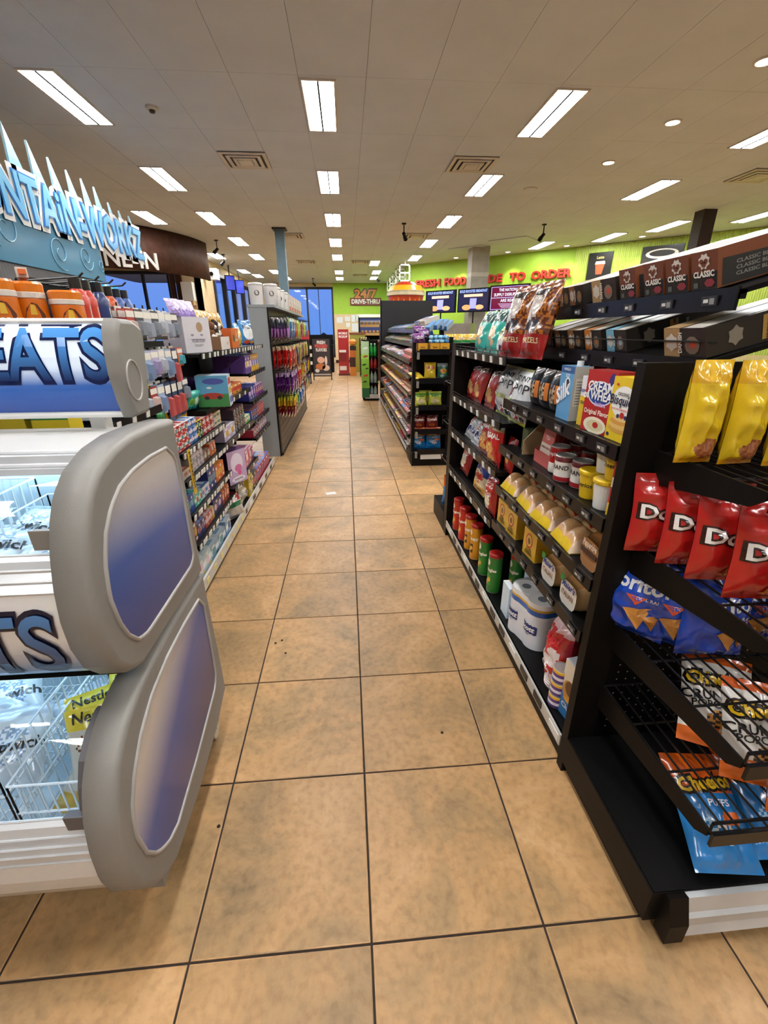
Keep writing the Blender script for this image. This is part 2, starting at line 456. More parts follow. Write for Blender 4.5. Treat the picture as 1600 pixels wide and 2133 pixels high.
# ---- ceiling: panels 2 x 4 ft
CPAN = plain('ceiling_panel', (.60, .655, .74, 1), .85, var=.05, scale=2, bump=.4, bscale=260)
CGRID = plain('ceiling_groove', '#8f8a86', .8)
cm = MB(); cm.box(-9.5, 12.5, -5, 23.2, CEIL+.012, CEIL+.1)
ceil = struct(cm.build('ceiling', CGRID))
PX, PY = .61, 1.22
pm = MB(); pm.box(-PX/2+.0016, PX/2-.0016, -PY/2+.0016, PY/2-.0016, 0, .012); pme = pm.mesh('panel', CPAN)
rest = MB()
for i in range(-19, 18):
    for j in range(-8, 16):
        cx, cy = 2.08+(i+.5)*PX, 4.53+(j+.5)*PY
        if cy > 23.0 or cy < -4.8: continue
        if -8 <= i <= 9 and -2 <= j <= 13:
            o = link('panel', pme, ceil); o.location = (cx, cy, CEIL)
        elif -9.3 < cx < 12.3: rest.box(cx-PX/2+.003, cx+PX/2-.003, cy-PY/2+.003, cy+PY/2-.003, CEIL, CEIL+.012)
o = rest.build('panel_field', CPAN, ceil); o['kind'] = 'stuff'
# ---- walls
def wallbox(name, mb, mat): return struct(mb.build(name, mat))
# far wall (y=22.9): lime above, beige below, window opening x -6..-.58
FWY = 22.9
mb = MB(); mb.box(-.55, 2.9, FWY, FWY+.15, 2.24, CEIL); wf = wallbox('wall_far', mb, GREEN)
mb = MB(); mb.box(-.55, 2.9, FWY-.01, FWY+.15, 0, 2.24); mb.box(-4.4, -.55, FWY, FWY+.15, 3.4, CEIL); mb.box(-4.4, -.55, FWY, FWY+.15, 0, .3); mb.box(-4.4, -3.5, FWY, FWY+.15, .3, 3.4)
mb.build('lower_wall_band', BEIGE, wf)
mb = MB(); mb.box(-.55, 2.9, FWY-.03, FWY-.01, 0, .14); mb.build('skirting', WOODD, wf)
FRAMEM = plain('dark_window_frame', '#16161c', .4)
def window(name, frames, panes):
    mb = MB()
    for f in frames: mb.box(*f)
    o = struct(mb.build(name, FRAMEM))
    for p in panes:
        q = MB(); q.box(*p); q.build('pane', WINGLASS, o)
    return o
window('window_1', [(-3.5, -.55, FWY-.02, FWY+.1, 3.32, 3.42), (-3.5, -.55, FWY-.02, FWY+.1, .26, .36), (-.63, -.55, FWY-.02, FWY+.1, .3, 3.4), (-3.5, -3.42, FWY-.02, FWY+.1, .3, 3.4), (-1.83, -1.75, FWY-.02, FWY+.1, .3, 3.4), (-1.26, -1.23, FWY-.01, FWY+.08, .3, 3.4)],
       [(-1.75, -.63, FWY+.03, FWY+.04, .36, 3.32), (-3.42, -1.83, FWY+.03, FWY+.04, .36, 3.32)])
# left wall x=-4.3 from y 14.5 on
LX = -4.3
mb = MB(); mb.box(LX-.15, LX, 14.5, 16.1, 0, CEIL); mb.box(LX-.15, LX, 22.4, 23.05, 0, CEIL); mb.box(LX-.15, LX, 16.1, 22.4, 3.25, CEIL); mb.box(LX-.15, LX, 16.1, 22.4, 0, .4)
wallbox('wall_left', mb, BEIGE)
ys = [16.1, 17.6, 19.0, 20.7, 22.4]
window('window_2', [(LX-.1, LX+.03, 16.1, 22.4, 3.2, 3.3), (LX-.1, LX+.03, 16.1, 22.4, .36, .46)]+[(LX-.1, LX+.05, y-.09, y+.09, .4, 3.25) for y in ys],
       [(LX-.05, LX-.04, ys[i]+.09, ys[i+1]-.09, .46, 3.2) for i in range(4)])
# dining-room wall facing the camera at y=14.5
mb = MB(); mb.box(-4.95, LX, 14.5, 14.65, 0, CEIL); mb.box(-9.5, -4.95, 14.5, 14.65, 3.1, CEIL); mb.box(-9.5, -4.95, 14.5, 14.65, 0, .5)
wallbox('wall_dining', mb, BEIGE)
window('window_3', [(-9.5, -4.95, 14.46, 14.6, 3.04, 3.12), (-9.5, -4.95, 14.46, 14.6, .48, .56), (-5.95, -5.88, 14.48, 14.58, .5, 3.1), (-7.5, -7.43, 14.48, 14.58, .5, 3.1), (-5.22, -5.16, 14.48, 14.58, .5, 3.1)],
       [(-5.88, -5.22, 14.52, 14.53, .56, 3.04), (-7.43, -5.95, 14.52, 14.53, .56, 3.04), (-9.5, -7.5, 14.52, 14.53, .56, 3.04)])
mb = MB(); mb.box(-5.12, -5.0, 14.4, 14.5, 0, 3.1); mb.box(-4.96, -4.8, 14.4, 14.5, 0, 3.1)
struct(mb.build('trim_1', WOODD))
for nm, a in (('wall_side', (-9.65, -9.5, -5, 14.6)), ('wall_rear', (-9.5, 12.5, -5.15, -5)), ('wall_right', (12.5, 12.65, -5, 23))):
    mb = MB(); mb.box(a[0], a[1], a[2], a[3], 0, CEIL); wallbox(nm, mb, plain('offwhite_paint', '#c9c8c6', .7, var=.04))
# outside ground behind the windows: dark lot
OUT = plain('asphalt_dusk', '#20242c', .9)
mb = MB(); mb.box(-40, 20, 23.3, 60, -.3, -.1); mb.box(-40, -9.7, -5, 23.3, -.3, -.1); mb.box(-9.7, -4.5, 14.8, 23.3, -.3, -.1)
gr = mb.build('ground_outside', OUT); struct(gr)
TREE = plain('dusk_tree', '#1b222c', .9)
for k in range(6):
    mb = MB(); x = -16+k*4.6+random.random()*.5; y = 42+random.random()*6; r = 1.2+random.random()*.4
    for q in range(26):
        a, c = random.random()*6.28, random.random(); p = (x+math.cos(a)*r*c, y+math.sin(a)*r*c, -.6+random.random()*1.2*(1.3-c)); 
        mb.lathe([(.05, -.5), (.45, -.3), (.6, .1), (.35, .5), (.05, .7)], 7, p)
    mb.bar((x, y, -.3), (x, y, .2), .15)
    tag(mb.build('tree', TREE), 'dark dusk tree seen low through the far window', 'tree', 'dark trees beyond the far window')
# diagonal lime wall behind the food counter
A2 = Vector((2.561, 16.33, 0)); B2 = Vector((8.439, 10.95, 0)); D2 = (B2-A2).normalized(); N2 = Vector((D2.y, -D2.x, 0))
if N2.y > 0: N2 = -N2
wd = bpy.data.objects.new('wall_diagonal', None)
ROTD = math.atan2(D2.y, D2.x)
def diag(s, o, z): p = A2+D2*s+N2*o; return (p.x, p.y, z)
def diagbox(mb, s0, s1, o0, o1, z0, z1, col=None):
    n = len(mb.v)
    for z in (z0, z1):
        for (s, o) in ((s0, o1), (s1, o1), (s1, o0), (s0, o0)): mb.v.append(diag(s, o, z))
    for q in ((0, 1, 5, 4), (1, 2, 6, 5), (2, 3, 7, 6), (3, 0, 4, 7), (4, 5, 6, 7), (3, 2, 1, 0)): mb.f.append(tuple(n+k for k in q)); mb.c.append(col)
bpy.data.objects.remove(wd)
mb = MB(); diagbox(mb, -.5, 12, -.15, 0, 0, CEIL); wdg = wallbox('wall_diagonal', mb, GREEN)
mb = MB(); NR = 210; s0, s1 = 5.2, 11.0
for zz in (0, CEIL-.01):
    for i in range(NR*4+1):
        s = s0+(s1-s0)*i/(NR*4); mb.v.append(diag(s, .03+.016*math.sin(i*PI/3.3), zz))
K = NR*4+1
for i in range(NR*4): mb.f.append((i, i+1, K+i+1, K+i)); mb.c.append(None)
o = mb.build('corrugated_cladding', plain('pale_lime_metal', '#c4dc6a', .4, var=.04), wdg, smooth=True); 
mb = MB(); diagbox(mb, -.5, 12, .0, .04, 0, .9); mb.build('dado', BEIGE, wdg)
# wall joining far wall and the diagonal
mb = MB(); mb.box(2.2, 2.35, 16.6, 22.9, 0, CEIL); wallbox('wall_passage', mb, GREEN)

# ================================================================== CEILING FITTINGS
LENS = glow('lamp_lens', (1, .985, .97, 1), LAMP)
TRIMW = plain('fixture_white', '#cfc8c0', .5)
fr = MB(); fr.box(-.165, -.145, -.56, .56, -.012, 0); fr.box(.145, .165, -.56, .56, -.012, 0); fr.box(-.145, .145, -.56, -.54, -.012, 0); fr.box(-.145, .145, .54, .56, -.012, 0); FRD = MB().box(-.009, .009, -.535, .535, -.016, -.002).mesh('divider', plain('divider_grey', '#1c1c1c', .8, spec=.1))
FRM = fr.mesh('frame', TRIMW)
le = MB(); le.box(.008, .145, -.54, .54, -.008, -.002); LE1 = le.mesh('lens', LENS)
le = MB(); le.box(-.145, -.008, -.54, .54, -.008, -.002); LE2 = le.mesh('lens', LENS)
def troffer(x, y, label, group, rz=0):
    t = thing('ceiling_light', label, 'ceiling light', (x, y, CEIL), rz, group)
    link('frame', FRM, t); link('lens', LE1, t); link('lens', LE2, t); link('divider', FRD, t)
XC, XL, XR = -.19, -2.63, 2.22
rowy = [-2.2, .24, 2.68, 5.14, 7.6, 10.07, 12.53, 15.0]
for i, y in enumerate(rowy):
    for x, nm in ((XC, 'centre'), (XL, 'left'), (XR, 'right')):
        pos = {3: 'nearest', 4: 'second', 5: 'third', 6: 'fourth', 7: 'fifth'}.get(i)
        if i < 3: lab, grp = 'fluorescent ceiling light above the camera end of the aisle', 'lights above the camera end'
        elif pos: lab, grp = f'{pos} visible double-tube ceiling light of the {nm} row', None
        else: lab, grp = f'far double-tube ceiling light of the {nm} row', f'far lights of the {nm} row'
        troffer(x, y, lab, grp)
for x, y in ((XC, 18.69), (XC, 20.86), (-2.62, 18.65), (-2.45, 20.9), (-3.76, 18.56), (-3.5, 20.0), (1.03, 16.2), (1.25, 18.63), (1.27, 20.6)):
    troffer(x, y, 'small far ceiling light near the drive-thru wall', 'ceiling lights near the far wall')
for x, y in ((-3.82, 10.07), (-3.79, 14.9)): troffer(x, y, 'ceiling light near the curved dark wood soffit', 'lights by the wood soffit')
for x, y, l in ((5.01, 5.3, 'ceiling light cut off at the right edge beside the downlights'), (5.01, 7.66, 'slanting ceiling light right of the round ceiling speaker'), (7.13, 10.2, 'ceiling light just left of the dark brown post'), (6.5, 11.46, 'ceiling light before the plain lime wall corner'), (5.29, 12.64, 'ceiling light above the end of the red wall words'), (8.36, 9.2, 'ceiling light right of the dark brown post')): troffer(x, y, l, None)
for x, y in ((5.01, 2.7), (5.01, .2), (7.4, 2.7), (7.4, 5.3)): troffer(x, y, 'ceiling light out of view beside the aisle', 'ceiling lights beside the view')
DLENS = glow('downlight_lens', (1, .95, .82, 1), 26)
dm = MB(); dm.lathe([(.09, 0), (.09, -.01), (.07, -.012), (.068, -.004)], 20); DR = dm.mesh('trim_ring', TRIMW)
dm = MB(); dm.lathe([(.066, -.008), (.066, -.003)], 20); DL = dm.mesh('lens', DLENS)
for (x, y, lab) in ((3.657, 5.211, 'second round downlight from the right edge of the ceiling'), (3.639, 6.465, 'round recessed downlight farthest from the right edge'), (3.629, 4.021, 'round downlight cut off at the right edge'), (7.27, 11.3, None), (6.0, 12.62, None), (4.75, 13.7, None), (3.5, 14.85, None)):
    t = thing('downlight', lab or 'small downlight washing the lime counter wall', 'downlight', (x, y, CEIL), 0, None if lab else 'downlights along the lime wall')
    link('trim_ring', DR, t); link('lens', DL, t)
    if not lab:
        sp = bpy.data.lights.new('spot', 'SPOT'); sp.energy = 60; sp.spot_size = 1.3; sp.spot_blend = .6; sp.color = (1, .97, .8); sp.shadow_soft_size = .06
        so = bpy.data.objects.new('downlight_beam', sp); COL.objects.link(so); so.parent = t; so.location = (0, 0, -.03)
        q = Vector((-N2.x*.35, -N2.y*.35, -1)); so.rotation_euler = q.to_track_quat('-Z', 'Y').to_euler()
# vents
VD = plain('vent_dark', '#3a332d', .6)
def vent(x, y, label, s=.3):
    t = thing('ceiling_vent', label, 'vent', (x, y, CEIL))
    mb = MB(); mb.box(-s, s, -s, s, -.004, 0); mb.build('backing', VD, t, world=False)
    for k, r in enumerate((1.0, .74, .48)):
        mb = MB(); a = s*r; b_ = a-.045; z0 = -.02-.006*k
        for (q0, q1) in (((-a, -a), (a, -b_)), ((-a, b_), (a, a)), ((-a, -b_), (-b_, b_)), ((b_, -b_), (a, b_))):
            mb.box(q0[0], q1[0], q0[1], q1[1], z0, z0+.012)
        mb.build('louvre', TRIMW, t, world=False)
    mb = MB(); mb.box(-s*.3, s*.3, -s*.3, s*.3, -.034, -.024); mb.build('centre_plate', TRIMW, t, world=False)
for x, y, l in ((-1.26, 6.7, 'square ceiling vent left of the centre light row'), (1.787, 6.66, 'square ceiling vent between centre and right light rows'), (6.17, 6.84, 'square ceiling vent at the right edge'), (-1.24, 11.7, 'ceiling vent beside the blue-grey post'), (1.76, 11.56, 'ceiling vent above the candy rack'), (-1.22, 15.95, 'far ceiling vent left of the lights'), (.55, 15.87, 'far ceiling vent right of the centre lights'), (.65, 19.6, 'farthest ceiling vent before the drive-thru wall')): vent(x, y, l)
t = thing('smoke_detector', 'white round smoke detector on the ceiling at left', 'smoke detector', (-1.9, 5.24, CEIL))
mb = MB(); mb.lathe([(.06, 0), (.06, -.02), (.045, -.03)], 20); mb.build('base', TRIMW, t, world=False, smooth=False)
mb = MB(); mb.lathe([(.03, -.03), (.025, -.05), (.01, -.055)], 14); mb.build('sensor', VD, t, world=False)
t = thing('ceiling_speaker', 'round flush ceiling speaker right of the vent', 'speaker', (3.04, 7.71, CEIL))
mb = MB(); mb.lathe([(.11, 0), (.11, -.008), (.095, -.012)], 24); mb.build('rim', TRIMW, t, world=False)
mb = MB(); mb.lathe([(.09, -.012), (.085, -.016)], 24); mb.build('grille', CPAN, t, world=False)
def track_spot(x, y, label, ang):
    t = thing('track_spotlight', label, 'spotlight', (x, y, CEIL), ang)
    mb = MB(); mb.lathe([(.05, 0), (.05, -.02)], 12); mb.build('mount', BLACK, t, world=False)
    mb = MB(); mb.bar((0, 0, -.02), (0, 0, -.2), .012); mb.build('stem', BLACK, t, world=False)
    mb = MB(); mb.bar((-.02, .0, -.18), (.05, 0, -.24), .035, 10); mb.bar((.05, 0, -.24), (.1, 0, -.29), .045, 10); mb.build('head', BLACK, t, world=False)
for x, y, l, a in ((-3.15, 12.38, 'black ceiling spotlight by the wood soffit', 3), (1.3, 10.27, 'black ceiling spotlight above the candy rack', 1), (4.33, 10.18, 'black ceiling spotlight before the lime wall', 2), (-3.54, 14.6, 'black ceiling spotlight left of the blue-grey post', 4), (-1.34, 20.9, 'farthest black ceiling spotlight', 0), (1.3, 19.0, 'black ceiling spotlight near the drive-thru sign', 0)): track_spot(x, y, l, a)
for k, (s, o) in enumerate(((2.8, 1.6), (4.2, 2.0))):
    mb = MB(); diagbox(mb, s-.5, s+.5, o-.4, o+.4, CEIL-.02, CEIL-.001); t = mb.build('ceiling_hatch', CPAN); tag(t, 'flat access panel in the ceiling before the lime wall', 'access panel', 'ceiling access panels')
# posts
t = thing('post', 'slim blue-grey steel post from ceiling behind the candy gondola', 'post', (-1.4, 10.95, 0))
mb = MB(); mb.box(-.1, .1, -.1, .1, 0, CEIL-.02); mb.build('shaft', plain('bluegrey_paint', '#5c7480', .55), t, world=False)
mb = MB(); mb.box(-.15, .15, -.15, .15, CEIL-.03, CEIL-.001); mb.build('collar', VD, t, world=False)
t = thing('concrete_column', 'square pale grey column in front of the red lettering', 'column', (3.72, 13.05, 0))
mb = MB(); mb.box(-.24, .24, -.24, .24, 0, CEIL-.001); mb.build('shaft', plain('column_grey', '#a8a49a', .6, var=.15), t, world=False)
mb = MB(); mb.box(-.245, .245, -.245, .245, 2.85, 2.95); mb.build('band', plain('column_band', '#c4c0b6', .6), t, world=False)
t = thing('dark_post', 'dark brown square post rising behind the coffee boxes', 'post', (6.96, 8.85, 0))
mb = MB(); mb.box(-.13, .13, -.13, .13, 0, CEIL-.001); mb.build('shaft', plain('dark_brown_paint', '#2e2019', .5), t, world=False)

# ================================================================== SIGNS AND FAR FURNITURE
def rel(p, t): L = t.location; return (p[0]-L.x, p[1]-L.y, p[2]-L.z)
RED3D = plain('red_letter', '#d3342a', .4)
t = thing('wall_lettering', 'red raised words above the screens on the lime wall', 'sign', diag(2.6, .03, 2.86))
for i, (word, s, wdt) in enumerate((('FRESH', .42, .95), ('FOOD', 1.47, .8), ('MADE', 2.6, 1.0), ('TO', 3.58, .5), ('ORDER', 4.58, 1.15))):
    letter(t, word, s, 2.86, .30, '#d3342a', bold=.035, width=wdt, mat=RED3D, mapf=lambda X, Z, e: rel(diag(X, .05, Z), t), depth=.06, name='word')
def screen(s0, s1, z0, z1, off, label):
    t = thing('menu_screen', label, 'screen', diag((s0+s1)/2, off, z0)); sc = (s0+s1)/2
    mb = MB(); diagbox(mb, s0, s1, off-.06, off, z0, z1); mb.build('case', BLACK, t)
    mb = MB(); a = .03
    mb.v = []
    diagbox(mb, s0+a, s1-a, off-.01, off+.004, z0+a, z1-a, H('#1b1d3a' if 'burg' not in label else '#5a1030')); mb.build('display', SCREEN, t)
    mb = MB(); mb.bar(diag(sc, off-.05, z0), diag(sc, off-.05, 1.2), .02); mb.build('stand', BLACK, t)
    return t
def onscreen(t, s, x, z, size, col, off, width=None):
    letter(t, s, x, z, size, col, bold=.01, width=width, mat=SCREEN, mapf=lambda X, Z, e: rel(diag(X, off+.006, Z), t))
def blob(t, pts, col, off, name='picture', mat=None):
    mb = MB(); mb.face([diag(s, off+.007, z) for s, z in pts], H(col)); mb.build(name, mat or SCREEN, t)
def ell(cx, cz, a, b, n=12): return [(cx+a*math.cos(2*PI*i/n), cz+b*math.sin(2*PI*i/n)) for i in range(n)]
OFF = 2.25
for k, (a, b_, lab) in enumerate(((1.77, 2.76, 'left dark menu screen with breakfast picture'), (2.83, 3.78, 'middle dark menu screen with breakfast picture'))):
    t = screen(a, b_, 1.94, 2.53, OFF, lab); c = (a+b_)/2
    onscreen(t, 'BOLD BOOSTED BREAKFAST', c, 2.43, .09, '#9db8ff', OFF, .82)
    blob(t, [(c-.28, 2.32), (c+.28, 2.32), (c+.28, 2.385), (c-.28, 2.385)], '#e8b79a', OFF)
    blob(t, ell(c-.19, 2.06, .14, .07), '#c98f5a', OFF); blob(t, ell(c+.2, 2.06, .13, .06), '#d8a070', OFF); blob(t, [(c-.1, 2.03), (c+.09, 2.03), (c+.11, 2.28), (c-.09, 2.28)], '#8f90ff', OFF)
t = screen(3.79, 4.86, 1.94, 2.56, OFF, 'burgundy message screen with white lines of words'); c = 4.325
for z, s, wdt, sz in ((2.41, 'THE NATIONAL', .56, .1), (2.3, 'SUPPLY DISRUPTIONS', .82, .1), (2.16, 'ARE REAL*', .44, .1)): onscreen(t, s, c, z, sz, '#dfe8ff', OFF, wdt)
for z0, z1, a, b_ in ((2.255, 2.268, 3.83, 4.82), (1.98, 1.99, 3.83, 4.82), (2.51, 2.52, 3.83, 4.82)): blob(t, [(a, z0), (b_, z0), (b_, z1), (a, z1)], '#a9b4ff', OFF, 'rule')
for a in (3.83, 4.81): blob(t, [(a, 1.98), (a+.012, 1.98), (a+.012, 2.52), (a, 2.52)], '#a9b4ff', OFF, 'rule')
for k in range(4): blob(t, [(c-.28+.03*k, 2.11-.03*k), (c+.28-.03*k, 2.11-.03*k), (c+.28-.03*k, 2.12-.03*k), (c-.28+.03*k, 2.12-.03*k)], '#c9b4d8', OFF, 'small_print')
# posters on the cladding
t = thing('menu_poster', 'black poster with orange cup on the lime cladding', 'poster', diag(5.87, .05, 2.76))
mb = MB(); diagbox(mb, 5.57, 6.17, .05, .09, 2.74, 3.38, H('#141512')); mb.build('board', CARD, t)
blob(t, [(5.8, 2.86), (5.95, 2.86), (6.0, 3.12), (5.76, 3.12)], '#e0623a', .085, mat=CARD); blob(t, [(5.75, 3.1), (6.01, 3.1), (5.99, 3.17), (5.77, 3.17)], '#f2e3cf', .087, mat=CARD)
letter(t, 'Latte', 5.87, 3.23, .09, '#e8d27a', mat=CARD, mapf=lambda X, Z, e: rel(diag(X, .094, Z), t))
t = thing('coffee_sign', 'black and orange cup-shaped sign behind the coffee boxes', 'sign', diag(7.3, .05, 2.7))
mb = MB(); diagbox(mb, 6.85, 7.75, .05, .1, 2.7, 3.4, H('#15130f')); mb.build('board', CARD, t)
blob(t, ell(7.3, 3.22, .36, .11, 18), '#efeee6', .097, 'printed_cup', CARD); blob(t, ell(7.3, 3.23, .28, .07, 18), '#171310', .099, 'printed_coffee', CARD); blob(t, [(6.9, 2.75), (7.7, 2.75), (7.65, 3.05), (6.95, 3.05)], '#d9512a', .097, 'printed_band', CARD)
# food counter under the screens
t = thing('food_counter', 'long brown service counter below the menu screens', 'counter', diag(3.5, 2.5, 0))
mb = MB(); diagbox(mb, -.2, 5.6, 2.2, 2.8, 0, 1.15); mb.build('body', WOODD, t)
mb = MB(); diagbox(mb, -.25, 5.65, 2.16, 2.86, 1.15, 1.2); mb.build('top', plain('counter_top', '#7a5540', .4), t)
for k, s in enumerate((1.2, 2.6, 4.0)):
    mb = MB(); diagbox(mb, s, s+.9, 2.36, 2.7, 1.2, 1.65); q = mb.build('hot_food_case', plain('case_steel', '#a7a49c', .35, metal=.6)); tag(q, 'steel hot food case on the service counter', 'food case', 'hot food cases on the counter')
# hot snack sign on top of the tall black panel
t = thing('snack_cup_sign', 'big red and yellow lidded bucket sign above the black panel', 'sign', (1.45, 11.0, 1.6))
mb = MB(); mb.box(-.3, .3, -.3, .3, -1.6, 0); mb.build('pedestal', BLACK, t, world=False)
def cylp(z0, z1, r0_, r1_, col): mb = MB(); mb.lathe([(r0_, z0-1.6), (r1_, z1-1.6)], 28, (0, 0, 0), lambda i, k: H(col)); return mb
cylp(1.6, 2.24, .36, .42, '#c2431f').build('bucket', PLAST, t, world=False); cylp(2.24, 2.3, .455, .455, '#d8c9a4').build('rim', PLAST, t, world=False); cylp(2.3, 2.34, .44, .44, '#b8a988').build('rim', PLAST, t, world=False); cylp(2.34, 2.45, .44, .36, '#e6a921').build('filling', PLAST, t, world=False); cylp(2.45, 2.53, .3, .18, '#c4381f').build('topping', PLAST, t, world=False)
for k in range(7):
    a = -PI*.15-k*.33; mb = MB(); mb.lathe([(.01, -.06), (.06, -.05), (.06, .05), (.01, .06)], 8); o = mb.build('printed_swirl', plain('swirl_orange', '#e08a2c', .5), t, world=False); o.location = (.385*math.cos(a), .385*math.sin(a), .5+.06*(k % 2)); o.scale = (.5, .5, 1)
# white wall frames receding past the lime corner
for k in range(5):
    y = 15.6+k*1.15; t = thing('white_hanging_frame', 'white upright frame hung near the ceiling past the lime corner', 'frame', (2.0, y, 2.98), 0, 'row of white hanging frames')
    mb = MB(); mb.box(-.2, -.16, -.02, .02, 0, .5); mb.box(.12, .16, -.02, .02, 0, .5)
    for z in (0, .23, .46): mb.box(-.2, .16, -.02, .02, z, z+.04)
    mb.build('frame', WHITEP, t, world=False); mb = MB(); mb.box(-.01, .01, -.01, .01, .5, CEIL-2.98); mb.build('rod', WHITEP, t, world=False)
# drive-thru sign on the far wall
t = thing('drive_thru_sign', 'brown and orange sign on the lime far wall', 'sign', (1.0, FWY-.05, 2.62))
mb = MB(); mb.box(.25, 1.75, FWY-.06, FWY, 2.62, 2.95, H('#7c2b22')); mb.build('panel', CARD, t)
letter(t, 'DRIVE-THRU', 0, .08, .27, '#f4efe8', yf=-.012, bold=.04, width=1.36, mat=CARD)
letter(t, '24/7', 0, .33, .52, '#5a2016', yf=.01, bold=.1, width=1.14, mat=CARD, depth=.02); letter(t, '24/7', 0, .345, .48, '#e2902f', yf=-.01, bold=.04, width=1.06, mat=CARD)
# papers on the far wall
for k, (x, z, w_, h_) in enumerate(((-.28, 1.85, .3, .26), (.1, 1.92, .26, .22), (.12, 1.66, .2, .2), (.4, 1.9, .22, .3), (.62, 1.95, .28, .26), (.55, 1.45, .5, .38))):
    t = carton('notice_sheet', w_, .006, h_, '#dfe3ea', '#dfe3ea'); t.location = (x, FWY-.03, z); tag(t, 'pale paper notice pinned to the beige far wall', 'notice', 'paper notices on the far wall')
# sandwich board
t = thing('sandwich_board', 'dark upright poster board announcing fresh flavors on the aisle floor', 'poster board', (-.8, 14.35, 0))
mb = MB()
for q in ((-.3, -.27, 0, 1.28), (.27, .3, 0, 1.28)): mb.box(q[0], q[1], -.015, .015, q[2], q[3])
mb.box(-.27, .27, -.015, .015, .12, .15); mb.box(-.27, .27, -.015, .015, 1.25, 1.28); mb.build('frame', BLACK, t, world=False)
mb = MB(); mb.box(-.27, .27, -.006, .006, .2, 1.25, H('#3a3234')); mb.box(-.27, .27, -.006, .006, .15, .2, H('#b9a9a0')); mb.build('poster', CARD, t, world=False)
for s, z, c, wdt in (('FRESH', 1.1, '#f2ece4', .26), ('PRESSED', .99, '#e2564a', .4), ('FLAVORS', .88, '#f2ece4', .34)): letter(t, s, 0, z, .13, c, yf=-.007, bold=.04, width=wdt)
for x, z, a, b_, c in ((-.03, .62, .12, .1, '#e9b79c'), (-.05, .42, .16, .1, '#c9763f'), (.12, .38, .12, .09, '#e5c7b2'), (.13, .6, .04, .14, '#f0d6c8'), (-.16, .3, .07, .06, '#e8e0da')):
    mb = MB(); mb.face([(x+a*math.cos(2*PI*i/12), -.008, z+b_*math.sin(2*PI*i/12)) for i in range(12)], H(c)); mb.build('printed_food', CARD, t, world=False)
# kiosk, orange cutout, olive bin, dark rack, cooler case at the far end
t = thing('pickup_kiosk', 'tall red mobile pickup kiosk at the far end', 'kiosk', (-.12, 16.1, 0))
mb = MB(); mb.box(-.17, .2, -.15, .3, 0, 1.53, H('#a81e22')); mb.build('body', PLAST, t, world=False)
mb = MB(); mb.box(-.19, .22, -.17, .32, 0, .06, H('#5a1214')); mb.build('base', PLAST, t, world=False)
for s, z in (('MOBILE', 1.37), ('PICKUP', 1.26)): letter(t, s, .01, z, .1, '#f4eae6', yf=-.151, bold=.04, width=.3)
for k, (z0, z1, c) in enumerate(((.78, .86, '#e8e2dc'), (.5, .76, '#7d1416'), (.18, .32, '#e8e2dc'))):
    mb = MB(); mb.box(-.14, .1, -.17, -.15, z0, z1, H(c)); mb.build('shelf_panel', PLAST, t, world=False)
t = thing('orange_standee', 'orange and brown cutout standee beside the red kiosk', 'standee', (.2, 15.75, 0))
mb = MB(); mb.box(-.1, .12, -.02, .02, 0, .3, H('#d9822b')); mb.box(-.11, .1, -.02, .02, .3, .62, H('#3d1a12')); mb.box(-.1, .12, -.02, .02, .62, .85, H('#c76a24')); mb.box(-.09, .13, -.02, .02, .85, 1.0, H('#2b1512')); mb.build('board', CARD, t, world=False)
mb = MB(); mb.lathe([(.02, 0), (.12, .05), (.13, .15), (.05, .22)], 12, (0.02, 0, 1.0), lambda i, k: H('#dd8a34')); mb.build('top_cutout', CARD, t, world=False)
mb = MB(); mb.box(-.09, .12, -.005, .25, 0, .04); mb.build('foot', BLACK, t, world=False)
t = thing('olive_cabinet', 'olive green cabinet behind the kiosk', 'cabinet', (.42, 17.2, 0))
mb = MB(); mb.box(-.28, .3, 0, .5, 0, 1.36, H('#8d8a35')); mb.build('body', CARD, t, world=False); mb = MB(); mb.box(-.3, .32, -.02, .52, 1.36, 1.42, H('#7a3d24')); mb.build('top', CARD, t, world=False); mb = MB(); mb.lathe([(.03, -.01), (.03, .02)], 10, (-.05, -.01, 1.1), lambda i, k: H('#222211')); mb.build('lock', CARD, t, world=False)
t = thing('cooler_case', 'open grab-and-go case with lit food pictures at far wall', 'display case', (1.2, 19.5, 0))
mb = MB(); mb.box(-.65, .7, 0, .9, 0, .35); mb.box(-.65, -.6, 0, .9, .35, 1.98); mb.box(.65, .7, 0, .9, .35, 1.98); mb.box(-.65, .7, .85, .9, .35, 1.98); mb.box(-.65, .7, -.05, .9, 1.98, 2.08); mb.build('body', BLACK, t, world=False)
mb = MB(); mb.box(-.65, .7, -.07, -.05, 2.0, 2.12, H('#e6e4e0')); mb.build('header', CARD, t, world=False)
for k, (z, c1) in enumerate(((1.75, '#c89a6a'), (1.42, '#a0693f'), (1.1, '#d79a55'))):
    mb = MB(); mb.box(-.6, .65, .1, .85, z-.06, z-.03); mb.build('shelf', BLACK, t, world=False)
    mb = MB(); mb.box(-.6, .65, .08, .1, z-.12, z-.02, H('#b58a5a')); mb.build('shelf_front', CARD, t, world=False)
mb = MB(); mb.box(-.6, .65, .8, .84, 1.3, 1.98, H('#6a78b8')); mb.box(-.6, .65, .79, .8, 1.75, 1.9, H('#e8e4f0')); mb.build('back_picture', SIGNLIT, t, world=False)
roll_ = MB(); roll_.lathe([(.01, 0), (.06, .01), (.075, .06), (.05, .1), (.01, .11)], 10, (0, 0, 0), lambda i, k: mix(H('#b97a42'), H('#e3b984'), i/4))
P = Proto(roll_.build('pastry', CARD), 'pastry')
for k in range(7): P.put((.7+.165*k, 19.72, 1.395), 0, label='brown pastry on the middle shelf of the far food case', group='pastries in the far case')
